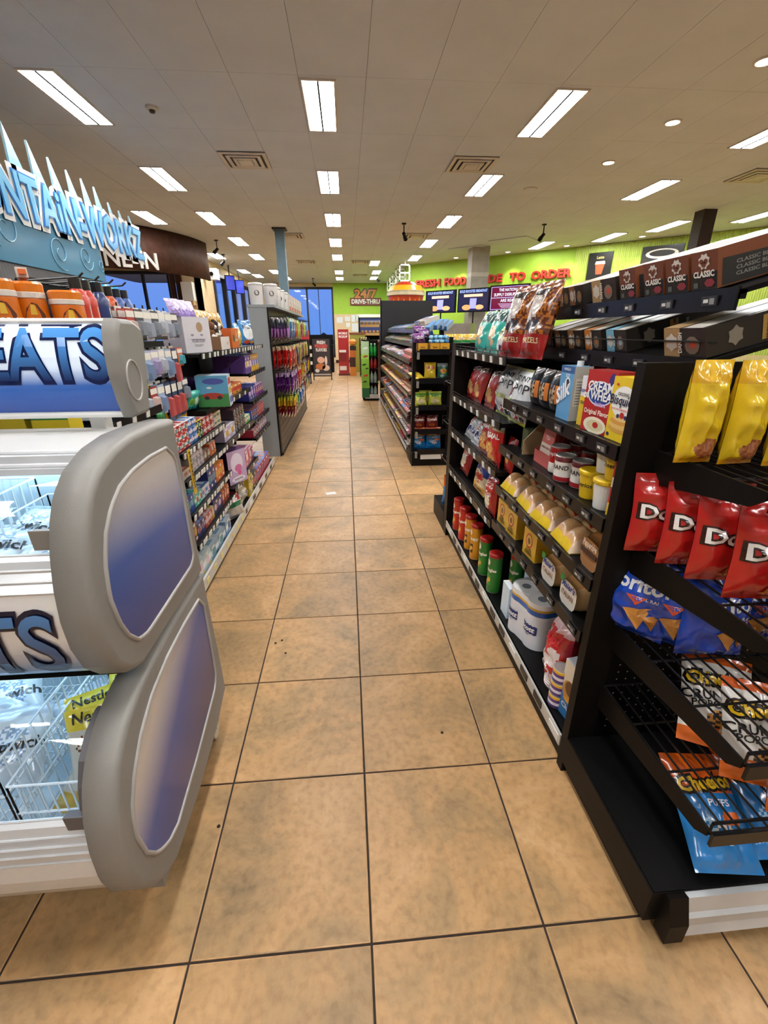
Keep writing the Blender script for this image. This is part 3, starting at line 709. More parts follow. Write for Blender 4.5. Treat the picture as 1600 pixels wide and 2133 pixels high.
for k in range(7): P.put((.7+.165*k, 19.72, 1.725), 0, label='golden pastry on the top shelf of the far food case', group='pastries in the far case, top')
# low wire rack in front of case
t = thing('snack_rack', 'dark low wire rack full of bottles left of the soda rack', 'rack', (.62, 15.4, 0))
mb = MB()
for x in (-.16, .16):
    for y in (0, .4): mb.bar((x, y, 0), (x, y, 1.25), .012)
for z in (.08, .4, .72, 1.04): mb.box(-.16, .16, 0, .4, z-.01, z+.01)
mb.build('frame', BLACK, t, world=False)
bt = MB(); bt.lathe([(.03, 0), (.034, .01), (.034, .15), (.012, .2), (.012, .23)], 10, (0, 0, 0), lambda i, k: H('#e4e2dc') if i == 3 else H('#54372a')); PB = Proto(bt.build('dark_bottle', PLAST), 'bottle')
for z in (.09, .41, .73, 1.05):
    for x in (-.1, -.02, .06):
        for y in (.06, .2): PB.put((.62+x, 15.4+y, z), 0, label='small dark bottle on the low wire rack', group='bottles on the low wire rack')
# ---- green soda rack by the black panel
t = thing('soda_rack', 'green side-panelled soda bottle rack at end of the candy shelves', 'rack', (.5, 9.6, 0))
mb = MB(); mb.box(-.17, .2, 0, .42, .02, .07); mb.box(-.17, .2, .39, .42, .07, 1.28)
for z in (.38, .68, .95): mb.box(-.13, .19, .02, .4, z-.012, z)
mb.build('frame', BLACK, t, world=False)
mb = MB(); mb.box(-.12, .19, -.005, .02, .05, .14, H('#cfc8be')); mb.build('price_strip', CARD, t, world=False)
mb = MB(); mb.box(-.17, -.145, 0, .4, .07, 1.26, H('#e7eae6')); mb.build('side_board', CARD, t, world=False)
mb = MB(); n0 = [(.07, .28, '#1d6b3f'), (.28, .42, '#7db83a'), (.42, .9, '#8cc63f'), (.9, 1.0, '#a9d95a'), (1.0, 1.26, '#b7d9a6')]
for a, b_, c in n0: mb.box(-.19, -.02, -.012, .0, a, b_, H(c))
for x, z, a, c in ((-.13, .78, .05, '#1d4a2a'), (-.07, .7, .04, '#1d4a2a'), (-.1, .55, .06, '#d9442e'), (-.12, .42, .05, '#1d4a2a'), (-.05, .3, .05, '#8cc63f'), (-.1, 1.12, .06, '#f0f5ea'), (-.1, .95, .06, '#a8562c')):
    mb.face([(x+a*math.cos(2*PI*i/6), -.014, z+a*.45*math.sin(2*PI*i/6+.4)) for i in range(6)], H(c))
mb.build('front_panel', CARD, t, world=False)
def bottle(name, body, cap, lab, r=.036, h=.26):
    L_, B_, C_ = H(lab), H(body), H(cap)
    m_ = MB(); m_.lathe([(r*.9, 0), (r, .015), (r, h*.3), (r, h*.55), (r*.95, h*.66), (r*.42, h*.86), (r*.38, h*.92)], 12, (0, 0, 0), lambda i, k: L_ if i == 2 else B_)
    o = m_.build(name, PLAST, smooth=True); m2 = MB(); m2.lathe([(r*.45, h*.91), (r*.45, h)], 10, (0, 0, 0), lambda i, k: C_); m2.build('cap', PLAST, o, world=False); return o
for z, body, cap, lab, nm in ((.955, '#1f9a3a', '#d8efd6', '#2fb14a', 'bright green'), (.685, '#8d1f22', '#e9e3e0', '#b8342f', 'red'), (.385, '#9fb0a0', '#c94a36', '#b8c8b8', 'pale clear'), (.075, '#8fa39a', '#b83028', '#a9b5ae', 'grey clear')):
    P = Proto(bottle('soda_bottle', body, cap, lab), 'bottle')
    for x in (-.06, .02, .1):
        for y in (.1, .2): P.put((.5+x+.02, 9.6+y, z), label=f'{nm} soda bottle on the green soda rack', group=f'{nm} soda bottles')
# low dark shelving and red box below far window
t = thing('magazine_rack', 'dark rack with white price cards below the far window', 'rack', (-1.0, 17.3, 0))
mb = MB(); mb.box(-.55, .5, 0, .4, 0, 1.0); mb.box(-.55, .5, .35, .4, 1.0, 1.35); mb.build('body', BLACK, t, world=False)
for r in range(3):
    for k in range(4):
        mb = MB(); mb.box(-.4+.2*k, -.27+.2*k, -.012, 0, .85-.28*r, .97-.28*r, H('#d8d4cc')); mb.build('price_card', CARD, t, world=False)
t = thing('red_display_box', 'small red box sign standing left of the far window rack', 'sign', (-1.25, 13.2, 0))
mb = MB(); mb.box(-.16, .16, 0, .3, 1.25, 1.5, H('#b3232a')); mb.build('sign_box', CARD, t, world=False); mb = MB(); mb.box(-.15, .15, .02, .28, 0, 1.25); mb.build('pedestal', BLACK, t, world=False)
letter(t, 'CHOCOLATES', 0, 1.4, .06, '#f0e6e0', yf=0, width=.26)
# ---- curved wood soffit with dine-in letters
t = thing('wood_soffit', 'curved dark wood soffit hanging from the ceiling at left', 'soffit', (-4.6, 11.4, 2.7))
arc = []
for i in range(25):
    a = PI*.02+i/24*PI*.62
    arc.append((-5.9+2.35*math.cos(a), 13.0-2.9*math.sin(a)))
arc = [(-3.58, 12.9)]+arc
mb = MB()
for (x, y) in arc:
    for z in (2.72, CEIL-.002): mb.v.append((x, y, z))
for i in range(len(arc)-1): mb.f.append((2*i, 2*i+2, 2*i+3, 2*i+1)); mb.c.append(None)
o = mb.build('wood_band', None or WOODD, t, smooth=True); md = o.modifiers.new('t', 'SOLIDIFY'); md.thickness = .06; md.offset = 0
def arcmap(X, Z, e):
    # X runs along the arc length from its right end leftwards -> text reads left to right
    u = 1.55-X; a = PI*.02+max(0, u)/2.6
    n = Vector((math.cos(a)*2.35, -math.sin(a)*2.9, 0)).normalized()
    return rel((-5.9+2.35*math.cos(a)+n.x*.06, 13.0-2.9*math.sin(a)+n.y*.06, Z), t)
letter(t, 'DINE-IN', -1.0, 2.76, .45, '#b9b2aa', bold=.02, width=1.5, mat=CARD, mapf=arcmap, depth=.04, name='word')
# small devices on the left wall
for (y, lab) in ((16.9, 'nearer blue-lit screen hung on the left window wall'), (18.4, 'farther blue-lit screen hung on the left window wall')):
    t = thing('hanging_screen', lab, 'screen', (LX+.35, y, 2.85), .5)
    mb = MB(); mb.box(-.16, .16, -.04, .04, -.05, .42); mb.build('case', BLACK, t, world=False); mb = MB(); mb.box(-.14, .14, -.046, -.04, -.03, .39, H('#1f2fa8')); mb.build('display', SCREEN, t, world=False); mb = MB(); mb.bar((0, 0, .42), (0, 0, CEIL-2.85), .02); mb.build('hanger', BLACK, t, world=False)
t = thing('wall_speaker', 'white boxy speaker mounted high beside the wood soffit', 'speaker', (-4.02, 14.9, 2.95)); mb = MB(); mb.box(-.2, .15, 0, .3, 0, .3); mb.build('case', WHITEP, t, world=False); mb = MB(); mb.lathe([(.05, 0), (.06, .02)], 12); o = mb.build('driver', BLACK, t, world=False); o.location = (0, -.005, .15); o.rotation_euler = (PI/2, 0, 0); mb = MB(); mb.box(-.28, -.2, .1, .2, .1, .2); mb.build('bracket', BLACK, t, world=False)
t = thing('towel_dispenser', 'white wall dispenser on the beige wall below the soffit', 'dispenser', (-4.62, 14.45, 2.2)); mb = MB(); mb.box(-.16, .16, -.2, .04, .12, .62); mb.build('case', WHITEP, t, world=False); mb = MB(); mb.box(-.14, .14, -.22, .04, 0, .12); mb.build('tray', plain('beige_plastic', '#c9a877', .5), t, world=False)

# ================================================================== FOUNTAIN SIGN (left, over the drink counter)
FX = -2.9
t = thing('fountain_sign', 'blue drink-fountain sign with icy spikes hanging at left', 'sign', (FX, 4.6, 2.03))
mb = MB(); mb.box(FX-.25, FX, 2.4, 5.66, 2.03, 2.5, H('#2b7aa0')); mb.build('blue_panel', CARD, t)
for k, (yc, zc, r) in enumerate(((3.4, 2.28, .16), (4.05, 2.3, .2), (4.8, 2.22, .17), (5.3, 2.24, .14), (5.62, 2.2, .08))):
    pts = [(FX+.004, min(5.65, yc+r*(.2+.8*i/26)*math.cos(i*.36+k)), max(2.05, min(2.46, zc+r*(.2+.8*i/26)*math.sin(i*.36+k)))) for i in range(27)]
    mb = MB(); mb.pipe(pts, .004, 5, H('#8fc4d8')); mb.build('swirl_line', CARD, t)
mb = MB()
for i in range(150):
    y0 = 2.4+i*3.2/150; y1 = y0+3.2/150; d = .012*(i % 2)
    mb.quad((FX-.03+d, y0, 1.3), (FX-.03+.012-d, y1, 1.3), (FX-.03+.012-d, y1, 2.03), (FX-.03+d, y0, 2.03))
mb.build('corrugated_skirt', plain('corrugated_grey', '#77787a', .4, metal=.4), t)
sp_t = [(3.75, 3.2, .3), (4.1, 3.2, .3), (4.5, 3.17, .28), (4.82, 3.14, .26), (5.13, 3.1, .25), (5.44, 3.08, .24), (5.73, 3.08, .23), (6.0, 3.07, .22), (6.3, 2.98, .16), (6.57, 2.95, .16), (6.86, 2.95, .16)]
for (y, z, wd) in [(a_, b_, c_*1.25) for a_, b_, c_ in sp_t]:
    mb = MB(); a = (FX-.06, y-.03, z); n = 5
    for k in range(n):
        u0, u1 = k/n, (k+1)/n; zb = 2.55
        f0, f1 = wd*(1-u0), wd*(1-u1)
        z0, z1 = zb+(z-zb)*u0, zb+(z-zb)*u1; yc0, yc1 = y+.1-.13*u0, y+.1-.13*u1
        c = mix(H('#5cc1ea'), H('#cfeaf0'), u0)
        for xx in (FX-.05, FX-.07): mb.quad((xx, yc0-f0/2, z0), (xx, yc0+f0/2, z0), (xx, yc1+f1/2, z1), (xx, yc1-f1/2, z1), c)
        mb.quad((FX-.05, yc0+f0/2, z0), (FX-.07, yc0+f0/2, z0), (FX-.07, yc1+f1/2, z1), (FX-.05, yc1+f1/2, z1), c); mb.quad((FX-.07, yc0-f0/2, z0), (FX-.05, yc0-f0/2, z0), (FX-.05, yc1-f1/2, z1), (FX-.07, yc1-f1/2, z1), c)
    mb.build('ice_spike', CARD, t)
for (bold, off, col, gr_, nm) in ((.13, .012, '#eceeee', None, 'letter_backing'), (.05, .02, '#2a7fd0', None, 'letter_outline'), (.02, .026, '#66c0f4', ('#58b4f2', '#7fd0fa'), 'lettering')):
    letter(t, 'FOUNTAiN-WORKZ', 5.12, 2.43, .5, col, bold=bold, width=3.62+(bold-.02)*.35, mat=CARD, mapf=lambda X, Z, e, off=off: rel((FX+off, X, Z), t), depth=.004, grad=gr_, name=nm)
t = thing('drink_counter', 'dark drink fountain counter below the blue sign', 'counter', (-3.3, 4.2, 0))
mb = MB(); mb.box(-.4, .3, -1.8, 1.6, 0, .95); mb.build('body', BLACKB, t, world=False); mb = MB(); mb.box(-.42, .32, -1.85, 1.65, .95, 1.0); mb.build('top', GREYPAINT, t, world=False)
mb = MB(); mb.box(-.4, .0, -1.6, 1.3, 1.0, 1.75); mb.build('dispenser_block', BLACK, t, world=False)
t = thing('drink_topper', 'blue scalloped display topper with white cards behind the shelf', 'display', (-1.75, 3.0, 0))
mb = MB()
for k in range(6): mb.lathe([(.01, 0), (.07, .02), (.07, .07), (.01, .13)], 10, (0, -.25+.1*k, 1.66), lambda i, q, k=k: H('#3aa2dc' if k % 2 else '#7fc9ea'))
mb.build('scallops', PLAST, t, world=False); mb = MB(); mb.box(-.03, .03, -.33, .33, 1.52, 1.67, H('#dfe6ea')); mb.build('card_row', CARD, t, world=False); mb = MB(); mb.box(-.06, .06, -.3, .3, 0, 1.52); mb.build('stand', BLACK, t, world=False)

# ================================================================== ICE CREAM FREEZER
FZ = thing('ice_cream_freezer', 'grey two-tier ice cream freezer with blue oval side panels', 'freezer', (-1.1, .37, 0))
X1, X0 = -.52, -1.75        # right outer face, left end
UP = [(.705, 1.225), (.58, 1.235), (.44, 1.237), (.345, 1.226), (.27, 1.2), (.222, 1.165), (.19, 1.12), (.165, 1.065), (.146, 1.0), (.136, .93), (.139, .865), (.158, .8), (.198, .748), (.25, .722), (.45, .716), (.717, .711)]
LO = [(.717, .706), (.45, .711), (.3, .703), (.205, .69), (.135, .668), (.08, .63), (.045, .584), (.018, .516), (.006, .436), (.005, .35), (.022, .275), (.06, .205), (.115, .15), (.17, .122), (.37, .115), (.6, .14), (.735, .188), (.737, .3), (.725, .5)]
def resample(poly, n):
    P = [Vector((p[0], p[1], 0)) for p in poly]; P.append(P[0]); L = [0]
    for i in range(len(P)-1): L.append(L[-1]+(P[i+1]-P[i]).length)
    out = []; j = 0
    for k in range(n):
        d = L[-1]*k/n
        while L[j+1] < d: j += 1
        f = (d-L[j])/max(1e-9, L[j+1]-L[j]); q = P[j].lerp(P[j+1], f); out.append((q.x, q.y))
    return out
def inset(poly, d):
    c = (sum(p[0] for p in poly)/len(poly), sum(p[1] for p in poly)/len(poly)); n = len(poly); out = []
    for i in range(n):
        a, b = poly[i-1], poly[(i+1) % n]; tx, ty = b[0]-a[0], b[1]-a[1]; L = math.hypot(tx, ty) or 1
        nx, ny = -ty/L, tx/L
        if nx*(c[0]-poly[i][0])+ny*(c[1]-poly[i][1]) < 0: nx, ny = -nx, -ny
        out.append((poly[i][0]+nx*d, poly[i][1]+ny*d))
    return out
def side_panel(name, poly, xa, xb, bev=.016):
    mb = MB(); P = resample(poly, 90); sg = 1 if xb > xa else -1
    loops = [(xa, P)]
    for k in range(5):
        a = k/4*PI/2; loops.append((xb-sg*bev*(1-math.sin(a)), inset(P, bev*(1-math.cos(a)))))
    for (x, Q) in loops: mb.v += [(x, q[0], q[1]) for q in Q]
    n = len(P)
    for l in range(len(loops)-1):
        for i in range(n):
            j = (i+1) % n; mb.f.append((l*n+i, l*n+j, (l+1)*n+j, (l+1)*n+i)); mb.c.append(None)
    mb.f.append(tuple((len(loops)-1)*n+i for i in range(n))); mb.c.append(None); mb.f.append(tuple(n-1-i for i in range(n))); mb.c.append(None)
    o = mb.build(name, GREYP, FZ)
    for p in o.data.polygons: p.use_smooth = len(p.vertices) == 4
    return o
D1 = [(.608, 1.162), (.655, 1.125), (.663, 1.01), (.656, .80), (.62, .783), (.3, .781), (.255, .793), (.222, .83), (.201, .88), (.191, .952), (.206, 1.02), (.235, 1.075), (.275, 1.115), (.33, 1.145), (.4, 1.16), (.5, 1.166)]
D2 = [(.63, .655), (.665, .61), (.662, .45), (.655, .32), (.618, .287), (.39, .236), (.21, .209), (.15, .227), (.1, .27), (.067, .33), (.052, .415), (.065, .485), (.105, .545), (.17, .6), (.25, .635), (.36, .655), (.5, .66)]
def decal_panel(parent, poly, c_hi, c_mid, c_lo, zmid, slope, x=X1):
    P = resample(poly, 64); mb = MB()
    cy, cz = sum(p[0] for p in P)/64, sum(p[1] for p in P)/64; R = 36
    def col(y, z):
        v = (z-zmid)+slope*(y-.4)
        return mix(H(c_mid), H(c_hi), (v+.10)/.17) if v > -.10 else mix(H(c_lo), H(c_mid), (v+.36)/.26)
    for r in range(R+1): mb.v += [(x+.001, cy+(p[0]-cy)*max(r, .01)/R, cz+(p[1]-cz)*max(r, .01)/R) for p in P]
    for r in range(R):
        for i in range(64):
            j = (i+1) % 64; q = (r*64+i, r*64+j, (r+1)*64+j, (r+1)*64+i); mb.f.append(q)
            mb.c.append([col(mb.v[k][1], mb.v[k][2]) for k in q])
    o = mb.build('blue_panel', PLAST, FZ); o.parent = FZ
    mb = MB(); mb.pipe([(x+.0005, p[0], p[1]) for p in P], .0055, 8, closed=True); mb.build('panel_bead', plain('bead_grey', '#a2a09c', .4), FZ, smooth=True)
for (xa, xb) in ((X1-.07, X1), (X0+.07, X0)):
    side_panel('side_panel', UP, xa, xb); side_panel('side_panel', LO, xa, xb)
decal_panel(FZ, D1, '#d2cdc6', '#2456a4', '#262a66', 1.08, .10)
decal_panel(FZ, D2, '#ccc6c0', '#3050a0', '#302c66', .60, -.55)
XA, XB = X0+.07, X1-.07
WHITEF = plain('freezer_white', '#dfe0de', .35, var=.04)
mb = MB(); mb.sheet([(.70, 1.0), (.70, 1.205), (.44, 1.205), (.43, 1.19)], XA, XB); mb.sheet([(.70, .2), (.70, .9)], XA, XB); mb.build('top_deck', WHITEF, FZ)
mb = MB()
for (a, b_) in (((.43, 1.206), (.40, 1.2)), ((.40, 1.2), (.395, 1.182)), ((.395, 1.182), (.37, 1.178)), ((.37, 1.178), (.366, 1.165))): mb.sheet([a, b_], XA, XB)
for (y, z) in ((.415, 1.204), (.382, 1.182)): mb.bar((XA, y, z), (XB, y, z), .006, 8)
mb.build('top_rail', ALU, FZ)
def lid(name, line):
    mb = MB(); mb.sheet(line[::-1], XA, XB); o = mb.build(name, CLEAR, FZ, smooth=True); return o
lid('glass_lid', [(.366, 1.168), (.32, 1.16), (.275, 1.143), (.235, 1.115), (.212, 1.088), (.196, 1.06), (.192, 1.052)])
lid('glass_lid', [(.27, .682), (.21, .672), (.155, .655), (.11, .625), (.082, .585), (.062, .535), (.052, .49)])
for (line, r) in (([(.192, 1.054), (.18, 1.046), (.172, 1.03), (.173, 1.024), (.163, 1.01), (.165, 1.004), (.153, .99)], .005), ([(.052, .492), (.041, .482), (.032, .462), (.034, .455), (.026, .44), (.028, .433), (.022, .42), (.024, .412), (.022, .395)], .005)):
    mb = MB(); mb.sheet(line, XA, XB)
    for p in line[::2]: mb.bar((XA, p[0], p[1]), (XB, p[0], p[1]), r*.6, 6)
    mb.build('lid_frame', ALU, FZ)
FP = [(.153, .99), (.146, .955), (.143, .92), (.145, .885), (.15, .85), (.16, .815), (.178, .783), (.212, .748)]
def fcol(u, v): return mix(H('#e3e2e2'), H('#35589c'), (v-.45)/.5) if v > .45 else H('#e6e4e2')
mb = MB(); fine = []
for i in range(len(FP)-1):
    for k in range(4): fine.append(tuple(FP[i][q]+(FP[i+1][q]-FP[i][q])*k/4 for q in (0, 1)))
fine.append(FP[-1]); mb.sheet(fine, XA, XB, 1, fcol); mb.build('front_panel', PLAST, FZ)
def fmap(X, Z, e):
    for i in range(len(FP)-1):
        if FP[i][1] >= Z >= FP[i+1][1]:
            f = (FP[i][1]-Z)/(FP[i][1]-FP[i+1][1]); y = FP[i][0]+(FP[i+1][0]-FP[i][0])*f; return rel((X, y-e, Z), FZ)
    return rel((X, FP[0][0]-e, Z), FZ)
letter(FZ, 'TREATS', -.604, .795, .222, '#0b1230', bold=.055, shear=.1, width=.565, res=4, align='R', mapf=lambda X, Z, e: fmap(X, Z, .003), mat=PLAST)
letter(FZ, 'TREATS', -.611, .80, .212, '#1d3f86', bold=.012, shear=.1, width=.548, res=4, align='R', mapf=lambda X, Z, e: fmap(X, Z, .006), grad=('#16244f', '#4f86c4'), mat=PLAST)
mb = MB(); mb.sheet([(.212, .748), (.25, .735), (.28, .7), (.27, .684)], XA, XB); mb.build('dark_gap', BLACK, FZ)
BP = [(.022, .395), (.02, .34), (.03, .29), (.055, .235), (.09, .19), (.14, .155), (.2, .14)]
def bcol(u, v): return H('#8a5637') if u < .86 and v > .66+(u-.6)*.9 else mix(H('#dcdad6'), H('#bfc2c8'), v)
fine = []
for i in range(len(BP)-1):
    for k in range(3): fine.append(tuple(BP[i][q]+(BP[i+1][q]-BP[i][q])*k/3 for q in (0, 1)))
fine.append(BP[-1]); mb = MB(); mb.sheet(fine, XA, XB, 40, bcol); mb.build('base_panel', PLAST, FZ)
mb = MB(); mb.sheet([(.2, .14), (.7, .14), (.7, .2)], XA, XB); mb.build('underside', BLACK, FZ)
INNER = plain('freezer_liner', '#dbe9f2', .35, var=.03)
def liner(y0, y1, z0, z1, fz):
    mb = MB(); mb.sheet([(y0, fz), (y0, z0), (y1, z0), (y1, z1)], XA, XB)
    for x in (XA+.001, XB-.001): mb.face([(x, y0, fz), (x, y0, z0), (x, y1, z0), (x, y1, z1), (x, y0+.16, z1)])
    mb.build('liner', INNER, FZ)
liner(.196, .66, .78, 1.17, 1.05); liner(.055, .62, .25, .69, .488)
ILAMP = glow('freezer_lamp', (.62, .85, 1, 1), 10)
for (y, z) in ((.60, 1.16), (.55, .684)):
    mb = MB(); mb.box(XA+.03, XB-.03, y-.02, y+.02, z, z+.012); mb.build('interior_lamp', ILAMP, FZ)
WW = plain('white_wire', '#e8eef2', .35)
def basket(x0, x1, y0, y1, z0, z1):
    mb = MB(); r = .0022
    for z in (z1, (z0+z1)/2, z0):
        mb.tube([(x0, y0, z), (x1, y0, z), (x1, y1, z), (x0, y1, z), (x0, y0, z)], r*1.3, 5)
    n = int((x1-x0)/.022)
    for i in range(n+1):
        x = x0+(x1-x0)*i/n; mb.tube([(x, y0, z1), (x, y0, z0), (x, y1, z0), (x, y1, z1)], r, 4)
    k = int((y1-y0)/.03)
    for i in range(k+1):
        y = y0+(y1-y0)*i/k; mb.tube([(x0, y, z1), (x0, y, z0), (x1, y, z0), (x1, y, z1)], r, 4)
    mb.build('wire_basket', WW, FZ)
basket(-1.5, -.9, .22, .63, .9, 1.08); basket(-.88, -.62, .22, .63, .84, 1.03); basket(-1.5, -.83, .13, .58, .38, .56); basket(-.82, -.615, .13, .58, .32, .5)
def fhandle(pts, mat):
    mb = MB(); n = len(pts)
    outer = [(y-.012*math.sin(PI*(.15+.85*i/(n-1))), z) for i, (y, z) in enumerate(pts)]; inner = [(y+.008, z) for y, z in pts]
    mb.prism(outer+inner[::-1], -.606, -.588)
    (y, z) = pts[-1]; mb.prism([(y-.014, z+.035), (y-.012, z-.008), (y+.008, z-.012), (y+.008, z+.03)], -.632, -.588)
    o = mb.build('lid_handle', mat, FZ); md = o.modifiers.new('b', 'BEVEL'); md.width = .004; md.segments = 2
fhandle([(.33, 1.172), (.29, 1.16), (.25, 1.138), (.222, 1.11), (.208, 1.09), (.2, 1.073)], GREYP)
fhandle([(.175, .672), (.13, .655), (.092, .622), (.065, .575), (.047, .53), (.038, .495)], GREYD)
for (x, y) in ((-.575, .68), (-1.68, .68), (-.62, .2), (-1.68, .2)):
    mb = MB(); mb.bar((x-.012, y, .034), (x+.012, y, .034), .034, 16); mb.box(x-.02, x+.02, y-.015, y+.015, .05, .16); mb.build('caster', plain('caster_cream', '#cfc9b0', .5), FZ)
mb = MB(); mb.box(-.6, -.54, .12, .18, .10, .15); mb.build('foot_bracket', GREYP, FZ)
# header light box with end cap
HP = [(.66, 1.484), (.64, 1.47), (.625, 1.44), (.616, 1.40), (.614, 1.365), (.617, 1.33), (.625, 1.295), (.64, 1.258)]
def hcol(u, v):
    if v < .52: return mix(H('#e2ebf6'), H('#d2e2f4'), v*2)
    return mix(H('#d2e2f4'), H('#1f56a8'), (v-.52)/.2) if v < .72 else mix(H('#1f56a8'), H('#1a3f8a'), (v-.72)/.28)
fine = []
for i in range(len(HP)-1):
    for k in range(4): fine.append(tuple(HP[i][q]+(HP[i+1][q]-HP[i][q])*k/4 for q in (0, 1)))
fine.append(HP[-1]); mb = MB(); mb.sheet(fine, XA-.02, -.612, 1, hcol); mb.build('header_sign', SIGNLIT, FZ)
mb = MB(); mb.prism([(.66, 1.478), (.73, 1.478), (.71, 1.25), (.645, 1.25), (.66, 1.3)], XA-.02, -.62); mb.build('header_box', WHITEF, FZ)
mb = MB(); mb.bar((XA-.02, .655, 1.485), (-.615, .655, 1.485), .007, 8); mb.bar((XA-.02, .64, 1.252), (-.615, .64, 1.252), .009, 8); mb.build('header_trim', WHITEF, FZ)
def hmap(X, Z, e):
    for i in range(len(HP)-1):
        if HP[i][1] >= Z >= HP[i+1][1]:
            f = (HP[i][1]-Z)/(HP[i][1]-HP[i+1][1]); return rel((X, HP[i][0]+(HP[i+1][0]-HP[i][0])*f-e, Z), FZ)
    return rel((X, HP[0][0]-e, min(Z, 1.484)), FZ)
letter(FZ, 'TREATS', -.618, 1.344, .180, '#0e1c46', bold=.06, width=.5, res=4, align='R', mapf=lambda X, Z, e: hmap(X, Z, .002), mat=SIGNLIT)
letter(FZ, 'TREATS', -.621, 1.347, .174, '#1d4e9c', bold=.02, width=.488, res=4, align='R', mapf=lambda X, Z, e: hmap(X, Z, .005), grad=('#122250', '#4f94dc'), mat=SIGNLIT)
CAP = [(.64, 1.492), (.722, 1.49), (.768, 1.47), (.775, 1.44), (.74, 1.30), (.718, 1.243), (.63, 1.243), (.612, 1.29), (.599, 1.36), (.603, 1.42), (.618, 1.47)]
P = resample(CAP, 60); mb = MB(); loops = [(-.622, P), (-.600, P), (-.590, inset(P, .004)), (-.585, inset(P, .013))]
for (x, Q) in loops: mb.v += [(x, q[0], q[1]) for q in Q]
for l in range(3):
    for i in range(60): j = (i+1) % 60; mb.f.append((l*60+i, l*60+j, (l+1)*60+j, (l+1)*60+i)); mb.c.append(None)
mb.f.append(tuple(180+i for i in range(60))); mb.c.append(None)
o = mb.build('header_end_cap', GREYP, FZ)
for p in o.data.polygons: p.use_smooth = len(p.vertices) == 4
mb = MB(); mb.pipe([(-.5845, .655+.04*math.cos(a*PI/12), 1.338+.052*math.sin(a*PI/12)) for a in range(24)], .003, 6, closed=True); mb.build('cap_ring', plain('bead_grey', '#a2a09c', .4), FZ)
for x in (-1.6, -.72):
    mb = MB(); mb.box(x-.02, x+.02, .68, .72, 1.2, 1.26); mb.build('header_post', WHITEF, FZ)
# frozen treats inside
def treat(name, c1, c2, c3): return bag(name, .15, .2, .05, over(bands((0, c1), (.3, c2), (.8, c1)), (.5, .5, .3, .2, c3, '#5a3a24')), seed=random.random()*9, nu=10, nv=12)
cook = Proto(bag('cookie_sandwich_pack', .13, .24, .05, over(bands((0, '#c9a52e'), (.18, '#d8cfc0'), (.8, '#e8d23a')), (.5, .42, .34, .11, '#b04a2a', '#e8d8b8'), (.5, .64, .34, .11, '#e9dcc6', '#7a4a2a')), [('Nestle', .0, .86, .036, '#20180c')], seed=2), 'frozen treat')
for k, (x, y, z, rz, ti) in enumerate(((-.675, .2, .34, .3, -.5), (-.70, .27, .33, .5, -.75), (-.665, .33, .335, .2, -.8), (-.74, .17, .33, -.3, -1.0))):
    cook.put((x, y, z), rz, ti, label='yellow bag of cookie ice cream sandwiches against the lower freezer glass', group='cookie sandwich bags in the freezer')
wp = Proto(bag('frozen_treat_pack', .16, .2, .06, over(bands((0, '#cfd6dc'), (.85, '#b9c6d4')), (.5, .5, .3, .25, '#eef2f6', '#8fa7c4')), [('Chipwich', 0, .42, .04, '#2a2018')], seed=5), 'frozen treat')
for k, (x, y, z, rz, ti) in enumerate(((-.9, .2, .4, .2, -1.0), (-1.08, .26, .4, -.4, -1.1), (-1.0, .38, .41, .5, -1.2), (-1.25, .25, .4, .1, -1.1), (-.75, .4, .34, .9, -1.2))):
    wp.put((x, y, z), rz, ti, label='white wrapped ice cream sandwich in the lower freezer basket', group='white treats in the lower basket')
for k in range(9):
    wp.put((-.70-.17*(k % 3), .235+.085*(k//3), .905+.015*(k//3)), random.uniform(-.25, .25), -1.2, label='pale blue-white frozen treat in the upper freezer basket', group='treats in the upper basket')

# ================================================================== RIGHT GONDOLA (black, with endcap towards the camera)
LIP = plain('black_lip', '#0e0e10', .25, spec=.3)
TAGW = plain('tag_white', '#d9d9d4', .5); TAGG = plain('tag_grey', '#4a4a50', .4)
def tagmesh(w_, h_, mat, ax='x-'):
    mb = MB(); mb.box(-.002, .002, -w_/2, w_/2, -h_/2, h_/2); return mb.mesh('price_tag', mat)
TG_W = tagmesh(.032, .03, TAGW); _t = MB(); _t.box(-.002, .002, -.025, .025, -.011, .011, H('#26262b')); _t.quad((-.0025, .018, -.004), (-.0025, .002, -.004), (-.0025, .002, .004), (-.0025, .018, .004), H('#d0d0cc')); _t.quad((-.0025, -.002, -.008), (-.0025, -.018, -.008), (-.0025, -.018, .006), (-.0025, -.002, .006), H('#8a8a8c')); TG_G = _t.mesh('price_tag', CARD); TG_S = tagmesh(.02, .012, TAGW)
def shelf(parent, x0, xb, y0, y1, z, tags=None, lip=.036, th=.02, mat=BLACK, sgn=1, step=.14, fence=0):
    """x0 front edge, xb back edge; lip hangs at the front"""
    mb = MB(); a, b_ = sorted((x0, xb)); mb.box(a, b_, y0, y1, z-th, z); o = mb.build('shelf', mat, parent)
    mb = MB(); xf = x0-.004*sgn; p, q = sorted((xf, x0+.004*sgn)); mb.box(p, q, y0, y1, z-lip, z+.006)
    mb.build('price_rail', LIP, o)
    if fence:
        mb = MB()
        for k in (1, 2): mb.bar((x0, y0+.01, z+fence*k/2), (x0, y1-.01, z+fence*k/2), .002, 4)
        n = int((y1-y0)/.12)
        for k in range(n+1): yy = y0+.01+(y1-y0-.02)*k/n; mb.bar((x0, yy, z), (x0, yy, z+fence), .002, 4)
        mb.build('wire_fence', WIRE, o)
    if tags:
        L = o.parent.location
        n = int((y1-y0)/step)
        for k in range(n):
            g_ = link('price_tag', tags, o); g_.location = (xf-.003*sgn-L.x, y0+step*(k+.5)+random.uniform(-.02, .02)-L.y, z-lip/2+.002-L.z); g_.rotation_euler = (0, -.12*sgn, 0)
    return o
